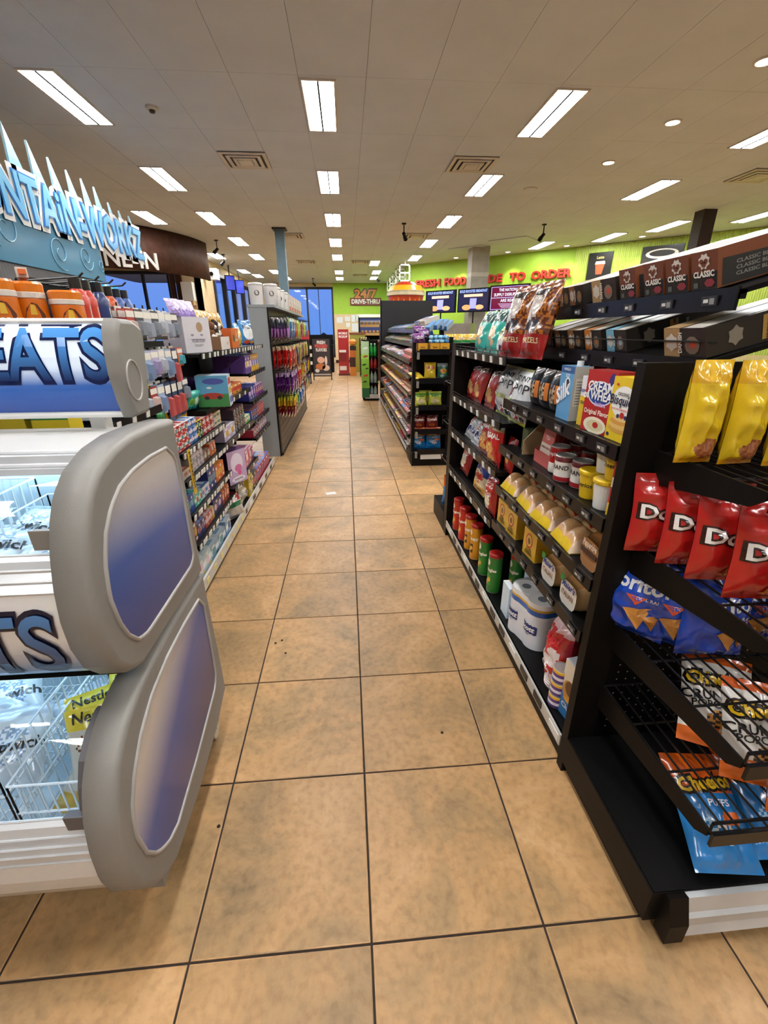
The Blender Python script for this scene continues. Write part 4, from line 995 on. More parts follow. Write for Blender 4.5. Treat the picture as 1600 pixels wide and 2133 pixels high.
RG = thing('grocery_gondola', 'long black grocery gondola on the right of the aisle', 'shelving', (1.15, 1.4, 0))
mb = MB(); mb.box(1.12, 1.15, .46, 2.44, .05, 1.37); mb.build('back_panel', BLACK, RG)
mb = MB(); mb.box(.79, 1.62, .432, .455, .03, 1.385); mb.build('end_board', BLACK, RG)
mb = MB(); mb.box(.70, .79, .425, .46, 0, 1.385); mb.build('upright', BLACKB, RG)
mb = MB(); mb.box(.70, .80, 2.40, 2.49, 0, 1.385); mb.build('upright', BLACKB, RG)
mb = MB(); mb.box(.80, 1.62, 2.45, 2.485, .03, 1.385); mb.build('end_board', BLACK, RG)
mb = MB(); mb.box(1.08, 1.12, 1.375, 1.41, .1, 1.38); mb.build('upright', BLACK, RG)
mb = MB()
for i in range(15):
    for j in range(24):
        x, z = .83+i*.0254*1.2, .2+j*.0254*1.15
        mb.face([(x+.0028*math.cos(a*PI/3), .431, z+.0028*math.sin(a*PI/3)) for a in range(6)])
o = mb.build('painted_lit_holes', plain('peg_hole_painted_light', '#b5aea2', .6), RG); o['kind'] = 'stuff'  # pale discs: light passing through the peg holes, put into their colour
mb = MB(); mb.box(.72, 1.6, .46, 2.40, .0, .075); mb.build('kick_base', BLACK, RG)
mb = MB(); mb.box(.705, 1.12, .46, 2.40, .1, .128); mb.build('bottom_deck', BLACK, RG)
mb = MB(); mb.prism([(0, 0), (1, 0), (1, 1), (0, 1)], 0, .001); mb = MB()
n = len(mb.v)
mb.box(.698, .712, .465, 2.395, .078, .128); mb.build('base_price_strip', plain('strip_white', '#c9c9c4', .35, metal=.3), RG)
for k in range(13):
    g_ = MB(); yy = .52+k*.145; g_.box(.695, .698, yy-.045, yy+.03, .088, .118); g_.build('strip_label', TAGW if k % 3 == 0 else LIP, RG)
for z, fn in ((1.15, 0), (.94, 0), (.74, 0), (.55, 0)): shelf(RG, .70, 1.11, .465, 1.38, z+.018, TG_G)
for z in (1.33, 1.04, .80, .53): shelf(RG, .70, 1.11, 1.40, 2.395, z+.012, TG_W, fence=.03, lip=.03)
CT = .27; CTA = math.atan(CT)
for (x, z, y0, y1, zz) in ((.88, 1.385, .46, 1.47, .07), (.90, 1.545, .44, 1.42, 0)):
    o = shelf(RG, x, x+.02, y0, y1, z, TG_G, lip=.045, step=.17)
    mb = MB(); mb.v = [(xx, yy, zz+q) for q in (-.012, 0) for (xx, yy, zz) in ((x, y0, z), (x, y1, z), (x+.35, y1, z+.35*CT), (x+.35, y0, z+.35*CT))]; mb.f = [(0, 1, 2, 3), (7, 6, 5, 4), (0, 4, 5, 1), (1, 5, 6, 2), (2, 6, 7, 3), (3, 7, 4, 0)]; mb.c = [None]*6; mb.build('sloped_deck', BLACK, o)
    if zz:
        mb = MB(); mb.tube([(x-.005, y1, z+.045), (x-.005, y0+.03, z+.045), (x+.02, y0+.005, z+.045)], .0025, 5); mb.build('retaining_wire', WIRE, o)
mb = MB(); mb.bar((1.2, .5, 1.38), (1.2, .5, 1.62), .012); mb.bar((1.2, 1.38, 1.38), (1.2, 1.38, 1.62), .012); mb.build('riser_posts', BLACK, RG)
# ---- endcap wire shelves
def wire_shelf(parent, x0, x1, y0, y1, z, lipx=True, plate=True):
    """y0 back, y1 front (smaller y)"""
    mb = MB(); n = int((x1-x0)/.035)
    for i in range(n+1): x = x0+.004+(x1-x0-.008)*i/n; mb.bar((x, y0, z), (x, y1, z), .0028, 4)
    for y in (y0, (y0*2+y1)/3, (y0+2*y1)/3, y1): mb.bar((x0, y, z-.005), (x1, y, z-.005), .0035, 5)
    o = mb.build('wire_shelf', WIRE, parent)
    if plate:
        for x in (x0-.006, x1):
            mb = MB(); mb.v = [(xx, yy, zz) for xx in (x, x+.005) for (yy, zz) in ((y0, z-.085), (y1+.03, z-.035), (y1, z-.012), (y1, z+.006), (y0, z+.006))]
            mb.f = [(0, 1, 2, 3, 4), (9, 8, 7, 6, 5)]+[(i, (i+1) % 5+0, (i+1) % 5+5, i+5)[::-1] for i in range(5)]; mb.c = [None]*7; mb.build('bracket', BLACKB, o)
    mb = MB(); mb.bar((x0, y1, z+.03), (x1, y1, z+.03), .004, 6); mb.bar((x0, y1, z), (x0, y1, z+.03), .003, 5); mb.box(x0, x1, y1-.012, y1-.004, z-.035, z+.004); mb.build('front_lip', LIP, o)
    return o
for z, yf in ((1.165, .1), (.895, -.01), (.62, -.04), (.385, -.03)): wire_shelf(RG, .785, 1.6, .43, yf, z)
mb = MB(); mb.box(.70, 1.62, -.03, .425, .045, .158); mb.build('endcap_base', BLACKB, RG)
mb = MB(); mb.box(.706, 1.62, -.028, .424, .158, .162); mb.build('endcap_deck', BLACK, RG)
mb = MB(); mb.box(.72, 1.6, .0, .42, 0, .045); mb.build('endcap_kick', BLACK, RG)
mb = MB(); mb.prism([(-.07, .02), (-.03, .02), (-.03, .155), (-.045, .16), (-.07, .09)], .735, .785); mb.build('strip_end', BLACKB, RG)
mb = MB(); mb.prism([(-.065, .035), (-.03, .03), (-.03, .155), (-.045, .158), (-.052, .11), (-.06, .1), (-.056, .06)], .786, 1.62); mb.build('endcap_strip', plain('strip_silver', '#cfd3d6', .3, metal=.25), RG)
# far endcap of the same gondola
mb = MB(); mb.box(.70, 1.6, 2.5, 2.9, .0, .15); mb.build('endcap_base', BLACKB, RG)
for z in (.5, .8, 1.1): wire_shelf(RG, .74, 1.6, 2.495, 2.88, z, plate=False)

# ---------------- packages on it
RZ = -PI/2
def rbag(P, y, z, x, tilt=-.16, rz=0, **k): return P.put((x, y, z), RZ+rz, tilt, **k)
# yellow foil chip bags on the top endcap shelf
ylw = Proto(bag('chip_bag', .09, .228, .07, over(bands((0, '#d9a515'), (.04, '#e3c11e'), (.8, '#d6a820'), (.92, '#dbb022')), (.62, .16, .3, .1, '#9a5a34', '#b9754a')), seed=1, wr=1.6, crimp=.05), 'chip bag')
for k, (x, y, nm) in enumerate(((.787, .315, 'leftmost'), (.876, .295, 'second'), (.966, .27, 'third'), (1.057, .25, 'fourth'), (1.15, .24, 'fifth'))):
    ylw.put((x, y, 1.17), .08*(k % 2), -.03, label=f'{nm} shiny yellow foil chip bag on the endcap top shelf')
ylw2 = None
DOR = ('Doritos',)
redd = Proto(bag('tortilla_chip_bag', .2, .215, .075, over(bands((0, '#a91a18'), (.06, '#b81d1a'), (.9, '#a01815'))), [('Doritos', .0, .468, .05, '#2a0b0a', dict(bold=.12, width=.178)), ('Doritos', .0, .47, .05, '#f2f0ec', dict(bold=.03, width=.165)), ('H', -.12, .88, .016, '#f2e8e0')], seed=3, wr=1.5,
    polys=(([(.1, .12), (.42, .05), (.3, .3)], '#c8742a'), ([(-.2, .1), (.05, .06), (-.06, .24)], '#b8651f'))), 'chip bag')
for o_ in list(KIDS[redd.o.name]):
    pass
# dark plate behind the word
for k, (x, y, rz, nm) in enumerate(((.825, .375, .2, 'back-left'), (.862, .30, .18, 'second'), (.882, .222, .16, 'third'), (.908, .14, .14, 'fourth, large'), (.955, .05, .1, 'front-right'))):
    redd.put((x, y, .90), -rz, -.12, label=f'{nm} red tortilla chip bag in the endcap row')
blu = Proto(bag('tortilla_chip_bag', .18, .235, .085, bands((0, '#1239a0'), (.05, '#1746b8'), (.92, '#12389c')), [('Doritos', .0, .62, .058, '#e8ecf4', dict(bold=.03)), ('COOL RANCH', .25, .52, .014, '#cfd8ef')], seed=4, wr=1.5,
    polys=(([(-.1, .36), (.28, .44), (.16, .12)], '#c98a3c'), ([(.2, .3), (.42, .4), (.34, .14)], '#b5752c'), ([(-.1, .56), (.2, .56), (.06, .44)], '#d9522a'), ([(-.04, .55), (.15, .55), (.06, .475)], '#1746b8'))), 'chip bag')
for k, (x, y, rz, nm) in enumerate(((.80, .40, .9, 'narrow leftmost'), (.865, .345, .7, 'second'), (.955, .28, .12, 'front-facing middle'), (1.09, .33, .2, 'dark back'), (1.19, .2, .1, 'right-hand'))):
    blu.put((x, y, .625), -rz, -.14, label=f'{nm} blue tortilla chip bag on the endcap')
chw = Proto(bag('cheese_puff_bag', .17, .25, .08, over(speckle(bands((0, '#d8661c'), (.1, '#d8661c'), (.2, '#e6e2dc'), (.9, '#d9601b')), '#d8661c', '#e6e2dc', .16, .24), (.42, .72, .34, .06, '#c8a51e', '#1b1713'), (.5, .3, .16, .1, '#c98f45', '#2b211a')), [('Cheetos', -.03, .66, .05, '#1a1612', dict(bold=.14, rot=.12, width=.15)), ('Cheetos', -.03, .665, .046, '#e6bd22', dict(bold=.04, rot=.12, width=.138)), ('CRUNCHY', .0, .5, .034, '#1a1816', dict(rot=.12)), ('POPCORN', .0, .42, .026, '#1a1816', dict(rot=.12))], seed=6, wr=1.4), 'chip bag')
for k, (x, y, ti, rz, nm) in enumerate(((.95, .17, -.75, .5, 'left-hand'), (.985, .06, -.62, .4, 'middle'), (1.03, -.03+.02, -.3, .1, 'front, largest'), (1.23, .1, -.4, .1, 'right-hand'))):
    chw.put((x, y, .395), -rz, ti, label=f'{nm} white and orange puff bag on the fourth endcap shelf')
chb = Proto(bag('cheese_puff_bag', .17, .27, .08, over(bands((0, '#1d78bd'), (.62, '#d8601c'), (.95, '#cf5a1a')), (.55, .3, .2, .1, '#e9e6e0', '#1d78bd'), (.7, .42, .18, .05, '#d8642a'), (.3, .36, .1, .06, '#9fd0ee', '#1d78bd')), [('Cheetos', .0, .66, .05, '#1a1612', dict(bold=.14, rot=.1, width=.15)), ('Cheetos', .0, .665, .046, '#e6bd22', dict(bold=.04, rot=.1, width=.138)), ('PUFFS', .05, .52, .022, '#e8eef4')], seed=7, wr=1.4), 'chip bag')
for k, (x, y, nm, rz) in enumerate(((.905, -.02, 'leftmost', -.12), (1.085, .0, 'second', -.05), (1.27, .0, 'third', 0))):
    chb.put((x, y, .19), rz, -1.05, label=f'{nm} blue and orange puff bag lying on the endcap base')
# ---- near section, shelf 3
Z3 = 1.169
cof = Proto(bag('coffee_bag', .088, .15, .062, over(bands((0, '#17181a'), (.9, '#222326')), (.5, .45, .32, .24, '#b8a48c', '#2a201a'), (.83, .45, .1, .26, '#d9803c')), seed=8, wr=.4, crimp=.03, pinch=0, nu=12, nv=18), 'coffee bag')
for y, nm in ((1.205, 'far'), (1.11, 'middle'), (1.015, 'near')): rbag(cof, y, Z3, .775, -.05, label=f'{nm} black ground coffee bag beside the blue carton')
o = carton('milk_carton', .098, .062, .178, [(0, .87, '#5f9fd0'), (.87, 1, '#2f5f96')], '#b9bcb8', '#5f93bd', [('Silk', -.02, .40, .07, '#f4f7fa', dict(bold=.03, shear=.25, rot=.5)), ('SOY', .1, .8, .016, '#e8eff5'), ('VANILLA', 0, .92, .012, '#dce8f2')], shapes=[(.1, .68, .2, .12, '#e9f1f8'), (.1, .68, .14, .085, '#24324a')])
mb = MB(); mb.lathe([(.011, .178), (.011, .195)], 14, (.02, .03, 0), lambda i, k: H('#e9ecee')); mb.build('cap', PLAST, o, world=False)
mb = MB(); mb.quad((.0492, .008, .05), (.0492, .054, .05), (.0492, .054, .14), (.0492, .008, .14), H('#d8d8d2'))
for k in range(9): mb.quad((.0496, .012, .056+.009*k), (.0496, .05, .056+.009*k), (.0496, .05, .059+.009*k), (.0496, .012, .059+.009*k), H('#77777a'))
mb.build('nutrition_print', CARD, o, world=False)
tag(o, 'blue plant-milk carton with white script word and cap', 'carton'); o.location = (.737, .885, Z3); o.rotation_euler = (0, 0, RZ)
o = carton('sugar_box', .055, .07, .155, [(0, .6, '#e3bf2a'), (.6, 1, '#e6e6ea')], '#d9b526', '#e0e0e0', [('Domino', 0, .68, .02, '#23307a'), ('GRAN', 0, .45, .014, '#2b2a24')]); tag(o, 'narrow yellow and white sugar box left of red cereal', 'box'); o.location = (.745, .765, Z3); o.rotation_euler = (0, 0, RZ)
o = carton('hot_cereal_box', .14, .065, .18, [(0, 1, '#b4201f')], '#8e1a1c', '#a31d1d', [('CREAM', .02, .68, .038, '#f2f2f2', dict(bold=.03)), ('of WHEAT', .02, .54, .034, '#f2f2f2', dict(bold=.03)), ('Instant', .1, .44, .02, '#d8b0e0', dict(shear=.3)), ('Original Flavor', 0, .3, .02, '#f2e6d8')], shapes=[(.02, .64, .44, .2, '#dfe4f0'), (.02, .64, .40, .18, '#2a4f9e'), (0, .12, .4, .14, '#e9e2c8'), (.02, .12, .3, .09, '#d8cda0'), (.04, .13, .1, .05, '#b8271e'), (.38, .86, .12, .12, '#3a2a7a')]); tag(o, 'red hot wheat cereal box with blue oval', 'cereal box'); o.location = (.73, .655, Z3); o.rotation_euler = (0, 0, RZ+.08)
o = carton('pancake_mix_box', .12, .06, .172, [(0, 1, '#e6c51f')], '#dcb91c', '#e2c120', [('Bisquick', 0, .58, .036, '#1b2140', dict(shear=.15)), ('ORIGINAL', 0, .72, .012, '#3a3212'), ('PANCAKE & BAKING MIX', 0, .49, .008, '#d0563a')], shapes=[(.0, .62, .45, .25, '#f0f1ee'), (.0, .2, .42, .07, '#d6a24a'), (.02, .26, .4, .07, '#e5bd6c'), (0, .32, .38, .06, '#d79b42'), (.03, .37, .3, .05, '#e9c883'), (.05, .42, .09, .05, '#b8271e'), (-.1, .4, .06, .035, '#26315c'), (.2, .4, .06, .035, '#26315c'), (-.38, .08, .06, .03, '#26315c'), (.3, .06, .06, .03, '#26315c'), (-.3, .88, .06, .02, '#c83a2a')]); tag(o, 'yellow pancake mix box next to the black upright', 'box'); o.location = (.732, .535, Z3); o.rotation_euler = (0, 0, RZ)
bx = Proto(carton('grocery_box', .1, .08, .15, '#8e1a1c', '#aa2222', '#b03a30'), 'box')
for y in (.6, .72): bx.put((.83, y, Z3), RZ, label='dark red box standing behind the cereal row', group='dark red boxes behind the cereal')
# ---- shelf 4
Z4 = .959
o = thing('tea_packet_display', 'open pink cardboard display of flat drink packets', 'display box', (.75, 1.03, Z4), RZ)
mb = MB(); P = '#c9605a'
mb.quad((-.07, 0, 0), (.07, 0, 0), (.07, 0, .05), (-.07, 0, .05), H(P)); mb.quad((.07, 0, 0), (.07, .2, 0), (.07, .2, .16), (.07, 0, .05), H('#b8514c')); mb.quad((-.07, .2, 0), (-.07, 0, 0), (-.07, 0, .05), (-.07, .2, .16), H('#b8514c')); mb.quad((.07, .2, 0), (-.07, .2, 0), (-.07, .2, .16), (.07, .2, .16), H('#a9443f')); mb.quad((-.07, .2, .001), (.07, .2, .001), (.07, 0, .001), (-.07, 0, .001), H('#a9443f'))
mb.build('tray', CARD, o, world=False)
pk = carton('drink_packet', .1, .006, .135, [(0, .3, '#d06a5e'), (.3, .58, '#e8dccb'), (.58, 1, '#cf6a62')], '#c25a52', texts=[('TEA', 0, .7, .022, '#f0e0d2'), ('HERBAL TREATS', 0, .44, .011, '#7a2f2a'), ('12 CT', 0, .14, .014, '#f0e0d2')]); PK = Proto(pk, 'packet')
for k in range(8): PK.put((.76+.016*k, 1.04, Z4+.004), RZ, -.15, label='pink flat drink packet in the open display tray', group='pink drink packets in the tray')
cg = MB(); cg.prism([(0, 0), (.16, 0), (.16, .17), (.1, .17), (0, .06)], -.003, .003, H('#a58a66')); o = cg.build('cardboard_divider', CARD); tag(o, 'bare corrugated cardboard side left of the pink display', 'cardboard'); o.location = (.735, 1.19, Z4); o.rotation_euler = (0, 0, RZ)
o = carton('spice_box', .06, .16, .1, [(0, 1, '#4a5a3a')], '#5d6b48', '#3c4a30'); tag(o, 'dark green box behind the cardboard divider', 'box'); o.location = (.76, 1.24, Z4); o.rotation_euler = (0, 0, RZ)
def can(name, r, h, cols, txt=None, tcol='#ffffff', lidc='#b9b9b6', size=.02, tz=.5):
    m_ = MB(); n = len(cols); prof = [(r*.94, 0), (r, .004)]+[(r, h*(i+1)/n*.96+.002) for i in range(n)]+[(r*.95, h)]
    def cf(i, k): return H('#b5b5b2') if i == 0 or i > n else H(cols[min(n-1, max(0, i-1))])
    m_.lathe(prof, 24, (0, 0, 0), cf); o = m_.build(name, PLAST); 
    for p in o.data.polygons: p.use_smooth = len(p.vertices) == 4 and abs(p.normal.z) < .5
    m2 = MB(); m2.lathe([(r*.95, h), (r*.95, h+.003), (r*.85, h+.003), (r*.83, h-.001+.0015)], 24, (0, 0, 0), lambda i, k: H(lidc)); m2.build('lid', METPR, o, world=False)
    if txt: wrap_text(o, txt, r, h*tz, size, tcol)
    return o
c1 = Proto(can('soup_can', .036, .1, ['#e6e2d8', '#e6e2d8', '#b8201f', '#b8201f', '#b8201f'], 'Campbell\'s', '#f4eee6', size=.02, tz=.68), 'can')
c1.put((.775, .93, Z4), RZ, label='red and white soup can right of the pink display')
c1.put((.86, .95, Z4), RZ, label='red soup can at the back behind the front cans', group='red cans at the back'); c1.put((.85, .84, Z4), RZ, label='red soup can at the back behind the front cans', group='red cans at the back')
c2 = Proto(can('food_can', .036, .092, ['#b02a30', '#e3dfd8', '#e3dfd8', '#e3dfd8', '#6d2a2e'], 'BRAND', '#2a2020', size=.022, tz=.5), 'can')
c2.put((.75, .83, Z4), RZ, label='white-labelled food can at the shelf front'); c2.put((.775, .755, Z4), RZ, label='grey-white food can half behind the cereal cups')
def cup(name, txt, wcol, back):
    m_ = MB(); W_, B_ = H(wcol), H(back); m_.lathe([(.030, 0), (.031, .003), (.0355, .05), (.039, .08)], 24, (0, 0, 0), lambda i, k: W_ if .58 < k < .96 else B_); o = m_.build(name, PLAST, smooth=False)
    m2 = MB(); m2.lathe([(.041, .078), (.0425, .082), (.0425, .089), (.038, .092)], 24, (0, 0, 0), lambda i, k: H('#e0bd1e')); m2.build('lid', PLAST, o, world=False)
    wrap_text(o, txt, .0365, .04, .02, '#2a2210', ang=.15)
    m3 = MB()
    for i in range(7): m3.bar((.0, 0, 0), (.0, 0, .0001), .0001)
    return o
cu_ = Proto(cup('cereal_cup', 'Cheerios', '#e3bd22', '#e4e3dc'), 'cup')
for (x, y, z, r, lab) in ((.755, .655, 0, 0, 'bottom yellow-lidded cereal cup, left stack'), (.78, .625, .093, -1.9, 'top white-sided cereal cup, left stack'), (.75, .56, 0, -2.1, 'bottom white-sided cereal cup, right stack'), (.765, .55, .093, .3, 'top yellow cereal cup, right stack')):
    cu_.put((x, y, Z4+z), RZ+r, label=lab)
o = carton('red_box', .04, .05, .19, [(0, .2, '#e6c02a'), (.2, .45, '#b5201e'), (.45, .6, '#e8e2d6'), (.6, 1, '#b5201e')], '#b5201e'); tag(o, 'narrow red snack box squeezed against the upright', 'box'); o.location = (.728, .49, Z4); o.rotation_euler = (0, 0, RZ)
# ---- shelf 5: bun packs and loaf
def bun_pack(name, w, d, h, nx, ny, bun='#c98f5a', film='#e0bf22'):
    m_ = MB(); NX, NY = 26, 26; B_, F_, R_ = H(bun), H(film), H('#c23a22'); G_ = []
    for j in range(NY+1):
        for i in range(NX+1):
            u, v = i/NX, j/NY; x = (u-.5)*w; y = v*d
            e = (max(0, 1-abs(2*u-1)**5)*max(0, 1-abs(2*v-1)**5))**.5
            bx_ = abs(math.sin(PI*u*nx))**.45; by = abs(math.sin(PI*v*ny))**.45
            z = h*e*(.55+.45*bx_*by)+.004*noise.noise(Vector((x*90, y*90, 2)))
            m_.v.append((x, y, max(.003, z)))
    for j in range(NY):
        for i in range(NX):
            a = j*(NX+1)+i; m_.f.append((a, a+1, a+NX+2, a+NX+1)); u, v = (i+.5)/NX, (j+.5)/NY
            c = mix(B_, H('#e3bb86'), .5+.5*noise.noise(Vector((u*7, v*7, 5))))
            if v > .42: c = F_ if u < .9 else B_
            if .38 < v < .42: c = R_
            if v < .03: c = F_
            if u > .93 and v < .5: c = mix(B_, H('#f0e6d0'), .5)
            m_.c.append(c)
    n = len(m_.v); k = [(0, 0), (NX, 0), (NX, NY), (0, NY)]
    m_.v += [(-w/2, 0, 0), (w/2, 0, 0), (w/2, d, 0), (-w/2, d, 0)]; m_.f.append((n+3, n+2, n+1, n)); m_.c.append(F_)
    o = m_.build(name, FOIL, smooth=True)
    letter(o, 'Baker', 0, .66*d, .05, '#2c4a8a', mapf=lambda X, Z, e: (X, Z, h*1.02), bold=.03, rot=.1); letter(o, 'Classics', 0, .55*d, .035, '#2b5a33', mapf=lambda X, Z, e: (X, Z, h*1.02), rot=.1)
    return o
bp_ = Proto(bun_pack('bun_pack', .165, .27, .085, 2, 3), 'bread')
Z5 = .759
for y, rz, nm in ((1.27, .05, 'far'), (1.08, -.05, 'second'), (.90, .08, 'third'), (.72, -.04, 'nearest')): bp_.put((.715, y, Z5), RZ+rz, label=f'{nm} bag of sandwich buns with yellow print on the bread shelf')
def loaf(name, w, d, h, crust, film, lab, text, tcol, text2=None):
    m_ = MB(); N_ = 20
    sec = [(w/2*math.copysign(abs(math.cos(a))**.55, math.cos(a)), h*.45+h*.5*math.copysign(abs(math.sin(a))**.6, math.sin(a))) for a in [2*PI*i/N_ for i in range(N_)]]
    L_ = 14
    for j in range(L_+1):
        y = d*j/L_; s = .82+.18*math.sin(PI*min(1, j/3)/2) if j < 3 else (1 if j < L_-2 else .9)
        for (x, z) in sec: m_.v.append((x*s+.003*noise.noise(Vector((x*80, y*60, z*80))), y, .002+z*s+.003*noise.noise(Vector((z*90, y*60, x*80)))))
    for j in range(L_):
        for i in range(N_):
            k = (i+1) % N_; m_.f.append((j*N_+i, j*N_+k, (j+1)*N_+k, (j+1)*N_+i)); m_.c.append(H(crust) if j > 4 or 2 < i < 8 else H(film))
    m_.f.append(tuple(range(N_))); m_.c.append(H(lab)); m_.f.append(tuple(L_*N_+N_-1-i for i in range(N_))); m_.c.append(H(crust))
    o = m_.build(name, FOIL, smooth=False)
    for p in o.data.polygons: p.use_smooth = len(p.vertices) == 4
    letter(o, text, 0, h*.58, w*.26, tcol, yf=-.002, bold=.03, shear=.2, width=w*.66)
    if text2: letter(o, text2, 0, h*.3, w*.22, '#6a3a1c', yf=-.002, width=w*.6)
    return o
lf = loaf('bread_loaf', .12, .28, .12, '#a8703f', '#b98a5c', '#b07a4a', 'Pepperidge', '#e9d2b8', 'BUTTER COUNTRY'); tag(lf, 'brown bread loaf in clear wrap beside the upright', 'bread'); lf.location = (.725, .545, Z5); lf.rotation_euler = (0, 0, RZ)
mb = MB(); mb.box(-.045, .045, -.004, -.002, .045, .062, H('#3a1d16')); mb.build('printed_band', CARD, lf, world=False)
# ---- shelf 6
Z6 = .569
rb = Proto(carton('raisin_bread', .115, .25, .12, [(0, 1, '#d9a823')], '#c89a2a', '#c7a43a', [('SUN', 0, .25, .024, '#3a2210'), ('RAISIN', 0, .12, .02, '#3a2210')], shapes=[(-.05, .62, .26, .27, '#b8371f'), (-.05, .62, .19, .21, '#e3b64a'), (-.05, .6, .11, .13, '#7a3a1c')], mat=FOIL), 'bread')
for y, nm in ((1.32, 'far'), (1.195, 'second'), (.975, 'near')): rb.put((.725, y, Z6), RZ+.06, label=f'{nm} yellow raisin bread pack with red round mark')
ml_ = loaf('italian_bread', .125, .3, .115, '#c9935c', '#d9b27e', '#e3dccf', 'Maier\'s', '#2c3f86', 'ITALIAN'); P = Proto(ml_, 'bread')
mb = MB(); mb.prism([(-.003, .08), (-.002, .08), (-.002, .105), (-.003, .105)], -.055, -.03, H('#2f8a3f')); mb.build('printed_corner', CARD, ml_, world=False)
for y, nm in ((.775, 'left-hand'), (.615, 'right-hand')): P.put((.72, y, Z6), RZ+.05, label=f'{nm} wrapped loaf of pale italian bread')
# ---- base: stacked chip tubes, rolls, cups
ZB = .13
def tube_can(name, body, acc, words, r=.037, h=.235):
    m_ = MB(); B_, A_ = H(body), H(acc)
    m_.lathe([(r*.97, 0), (r, .004), (r, h*.2), (r, h*.45), (r, h*.9), (r*1.03, h*.93), (r*1.03, h*.985), (r*.9, h), ], 22, (0, 0, 0), lambda i, k: H('#c9c3b8') if i == 0 else (H('#a11f1d') if i >= 4 else (A_ if i == 2 and .6 < k < .85 else B_)))
    o = m_.build(name, PLAST)
    for p in o.data.polygons: p.use_smooth = len(p.vertices) == 4 and abs(p.normal.z) < .6
    wrap_text(o, words, r, h*.56, .024, '#f4ecd8', bold=.05)
    for k in range(3):
        m2 = MB(); a0 = -.5+.45*k
        m2.face([((r+.001)*math.sin(a0+.28*math.cos(q*PI/5)), -(r+.001)*math.cos(a0+.28*math.cos(q*PI/5)), h*(.2+.07*k)+.014*math.sin(q*PI/5)) for q in range(10)], H('#e3b24a')); m2.build('printed_chip', PLAST, o, world=False)
    m2 = MB(); m2.face([((r+.001)*math.sin(.42*math.cos(q*PI/7)), -(r+.001)*math.cos(.42*math.cos(q*PI/7)), h*.77+.019*math.sin(q*PI/7)) for q in range(14)], H('#f2e8d8')); m2.build('printed_badge', PLAST, o, world=False)
    return o
tr = Proto(tube_can('chip_tube', '#c22a1c', '#e0591f', 'Pringles'), 'chip tube'); ty_ = Proto(tube_can('chip_tube', '#d9921f', '#2a1d14', 'HONEY'), 'chip tube'); tg_ = Proto(tube_can('chip_tube', '#2c7a2e', '#3f9a3a', 'Pringles'), 'chip tube')
for y, x, nm in ((2.24, .75, 'far'), (2.07, .75, 'near')): tr.put((x, y, ZB), RZ, label=f'{nm} tall red chip tube on the gondola base')
for y, x, nm in ((1.93, .755, 'far'), (1.79, .755, 'near')): ty_.put((x, y, ZB), RZ, label=f'{nm} golden honey chip tube on the gondola base')
for y, x, nm in ((1.60, .755, 'far'), (1.41, .75, 'front middle'), (1.38, .86, 'back')): tg_.put((x, y, ZB), RZ, label=f'{nm} green chip tube on the gondola base')
# toilet paper
def roll_pack():
    o = thing('toilet_roll_pack', 'x', 'toilet paper', (0, 0, 0))
    r, h = .06, .115
    for (x, y) in ((-.058, .065), (.058, .065), (-.058, .18), (.058, .18)):
        for lv in (0, 1):
            m_ = MB(); m_.lathe([(.02, h*.985), (.02, h), (r, h), (r, .0), (.02, 0)], 26, (x, y, lv*(h+.002)), lambda i, k: H('#e9e9e8')); q = m_.build('roll', PLAST, o, world=False)
            for p in q.data.polygons: p.use_smooth = len(p.vertices) == 4 and abs(p.normal.z) < .5
        m_ = MB(); m_.lathe([(.0205, h*2-.03), (.0205, h*2+.004)], 16, (x, y, 0), lambda i, k: H('#6f7680')); m_.build('core', CARD, o, world=False)
    def stad(e):
        R = r+e; pts = []
        for (cx, cy, a0) in ((-.058, .065, 180), (.058, .065, 245), (.058, .18, 0), (-.058, .18, 65)):
            for i in range(12): a = math.radians(a0+115*i/11); pts.append((cx+R*math.cos(a), cy+R*math.sin(a)))
        return pts
    S_ = stad(.003); m_ = MB(); zs = [(0, '#dfe3ea'), (.16, '#e6e8ea'), (.175, '#2f62b0'), (.2, '#d9a93a'), (.212, '#eceded'), (.236, '#eceded')]
    for z, c in zs: m_.v += [(p[0], p[1], z) for p in S_]
    for l in range(len(zs)-1):
        for i in range(48):
            j = (i+1) % 48; m_.f.append((l*48+i, l*48+j, (l+1)*48+j, (l+1)*48+i)); m_.c.append(H(zs[l][1]))
    q = m_.build('printed_wrap', PLAST, o, world=False, smooth=True)
    # flat front between the two front rolls carries the print
    for (cx, ang) in ((-.062, -.2), (.062, .25)):
        pts = [(-.042, -.016), (.03, -.02), (.046, -.008), (.036, .012), (.045, .02), (-.036, .022)]
        m_ = MB()
        def mapp(X, Z, e, cx=cx): return (X, .065-math.sqrt(max(0, (r+.004+e)**2-(abs(X)-.058)**2)), Z)
        for q in range(10):
            xa, xb = -.042+.0085*q, -.042+.0085*(q+1); m_.face([mapp(cx+xa, .082-.004*(q % 2), .0025), mapp(cx+xb, .082-.004*((q+1) % 2), .0025), mapp(cx+xb, .122+.004*((q+1) % 2), .0025), mapp(cx+xa, .122+.004*(q % 2), .0025)], H('#1f2f6e'))
        m_.build('printed_flag', PLAST, o, world=False)
        letter(o, 'Scott', cx, .093, .034, '#f2f4f8', mapf=lambda X, Z, e, mapp=mapp: mapp(X, Z, .005), bold=.04, shear=.15, mat=PLAST)
        letter(o, '1000', cx, .07, .014, '#6a78b0', mapf=lambda X, Z, e, mapp=mapp: mapp(X, Z, .004), mat=PLAST)
    return o
P = Proto(roll_pack(), 'toilet paper'); P.put((.735, 1.0, ZB), RZ+.25, label='white wrapped pack of toilet rolls at the base front')
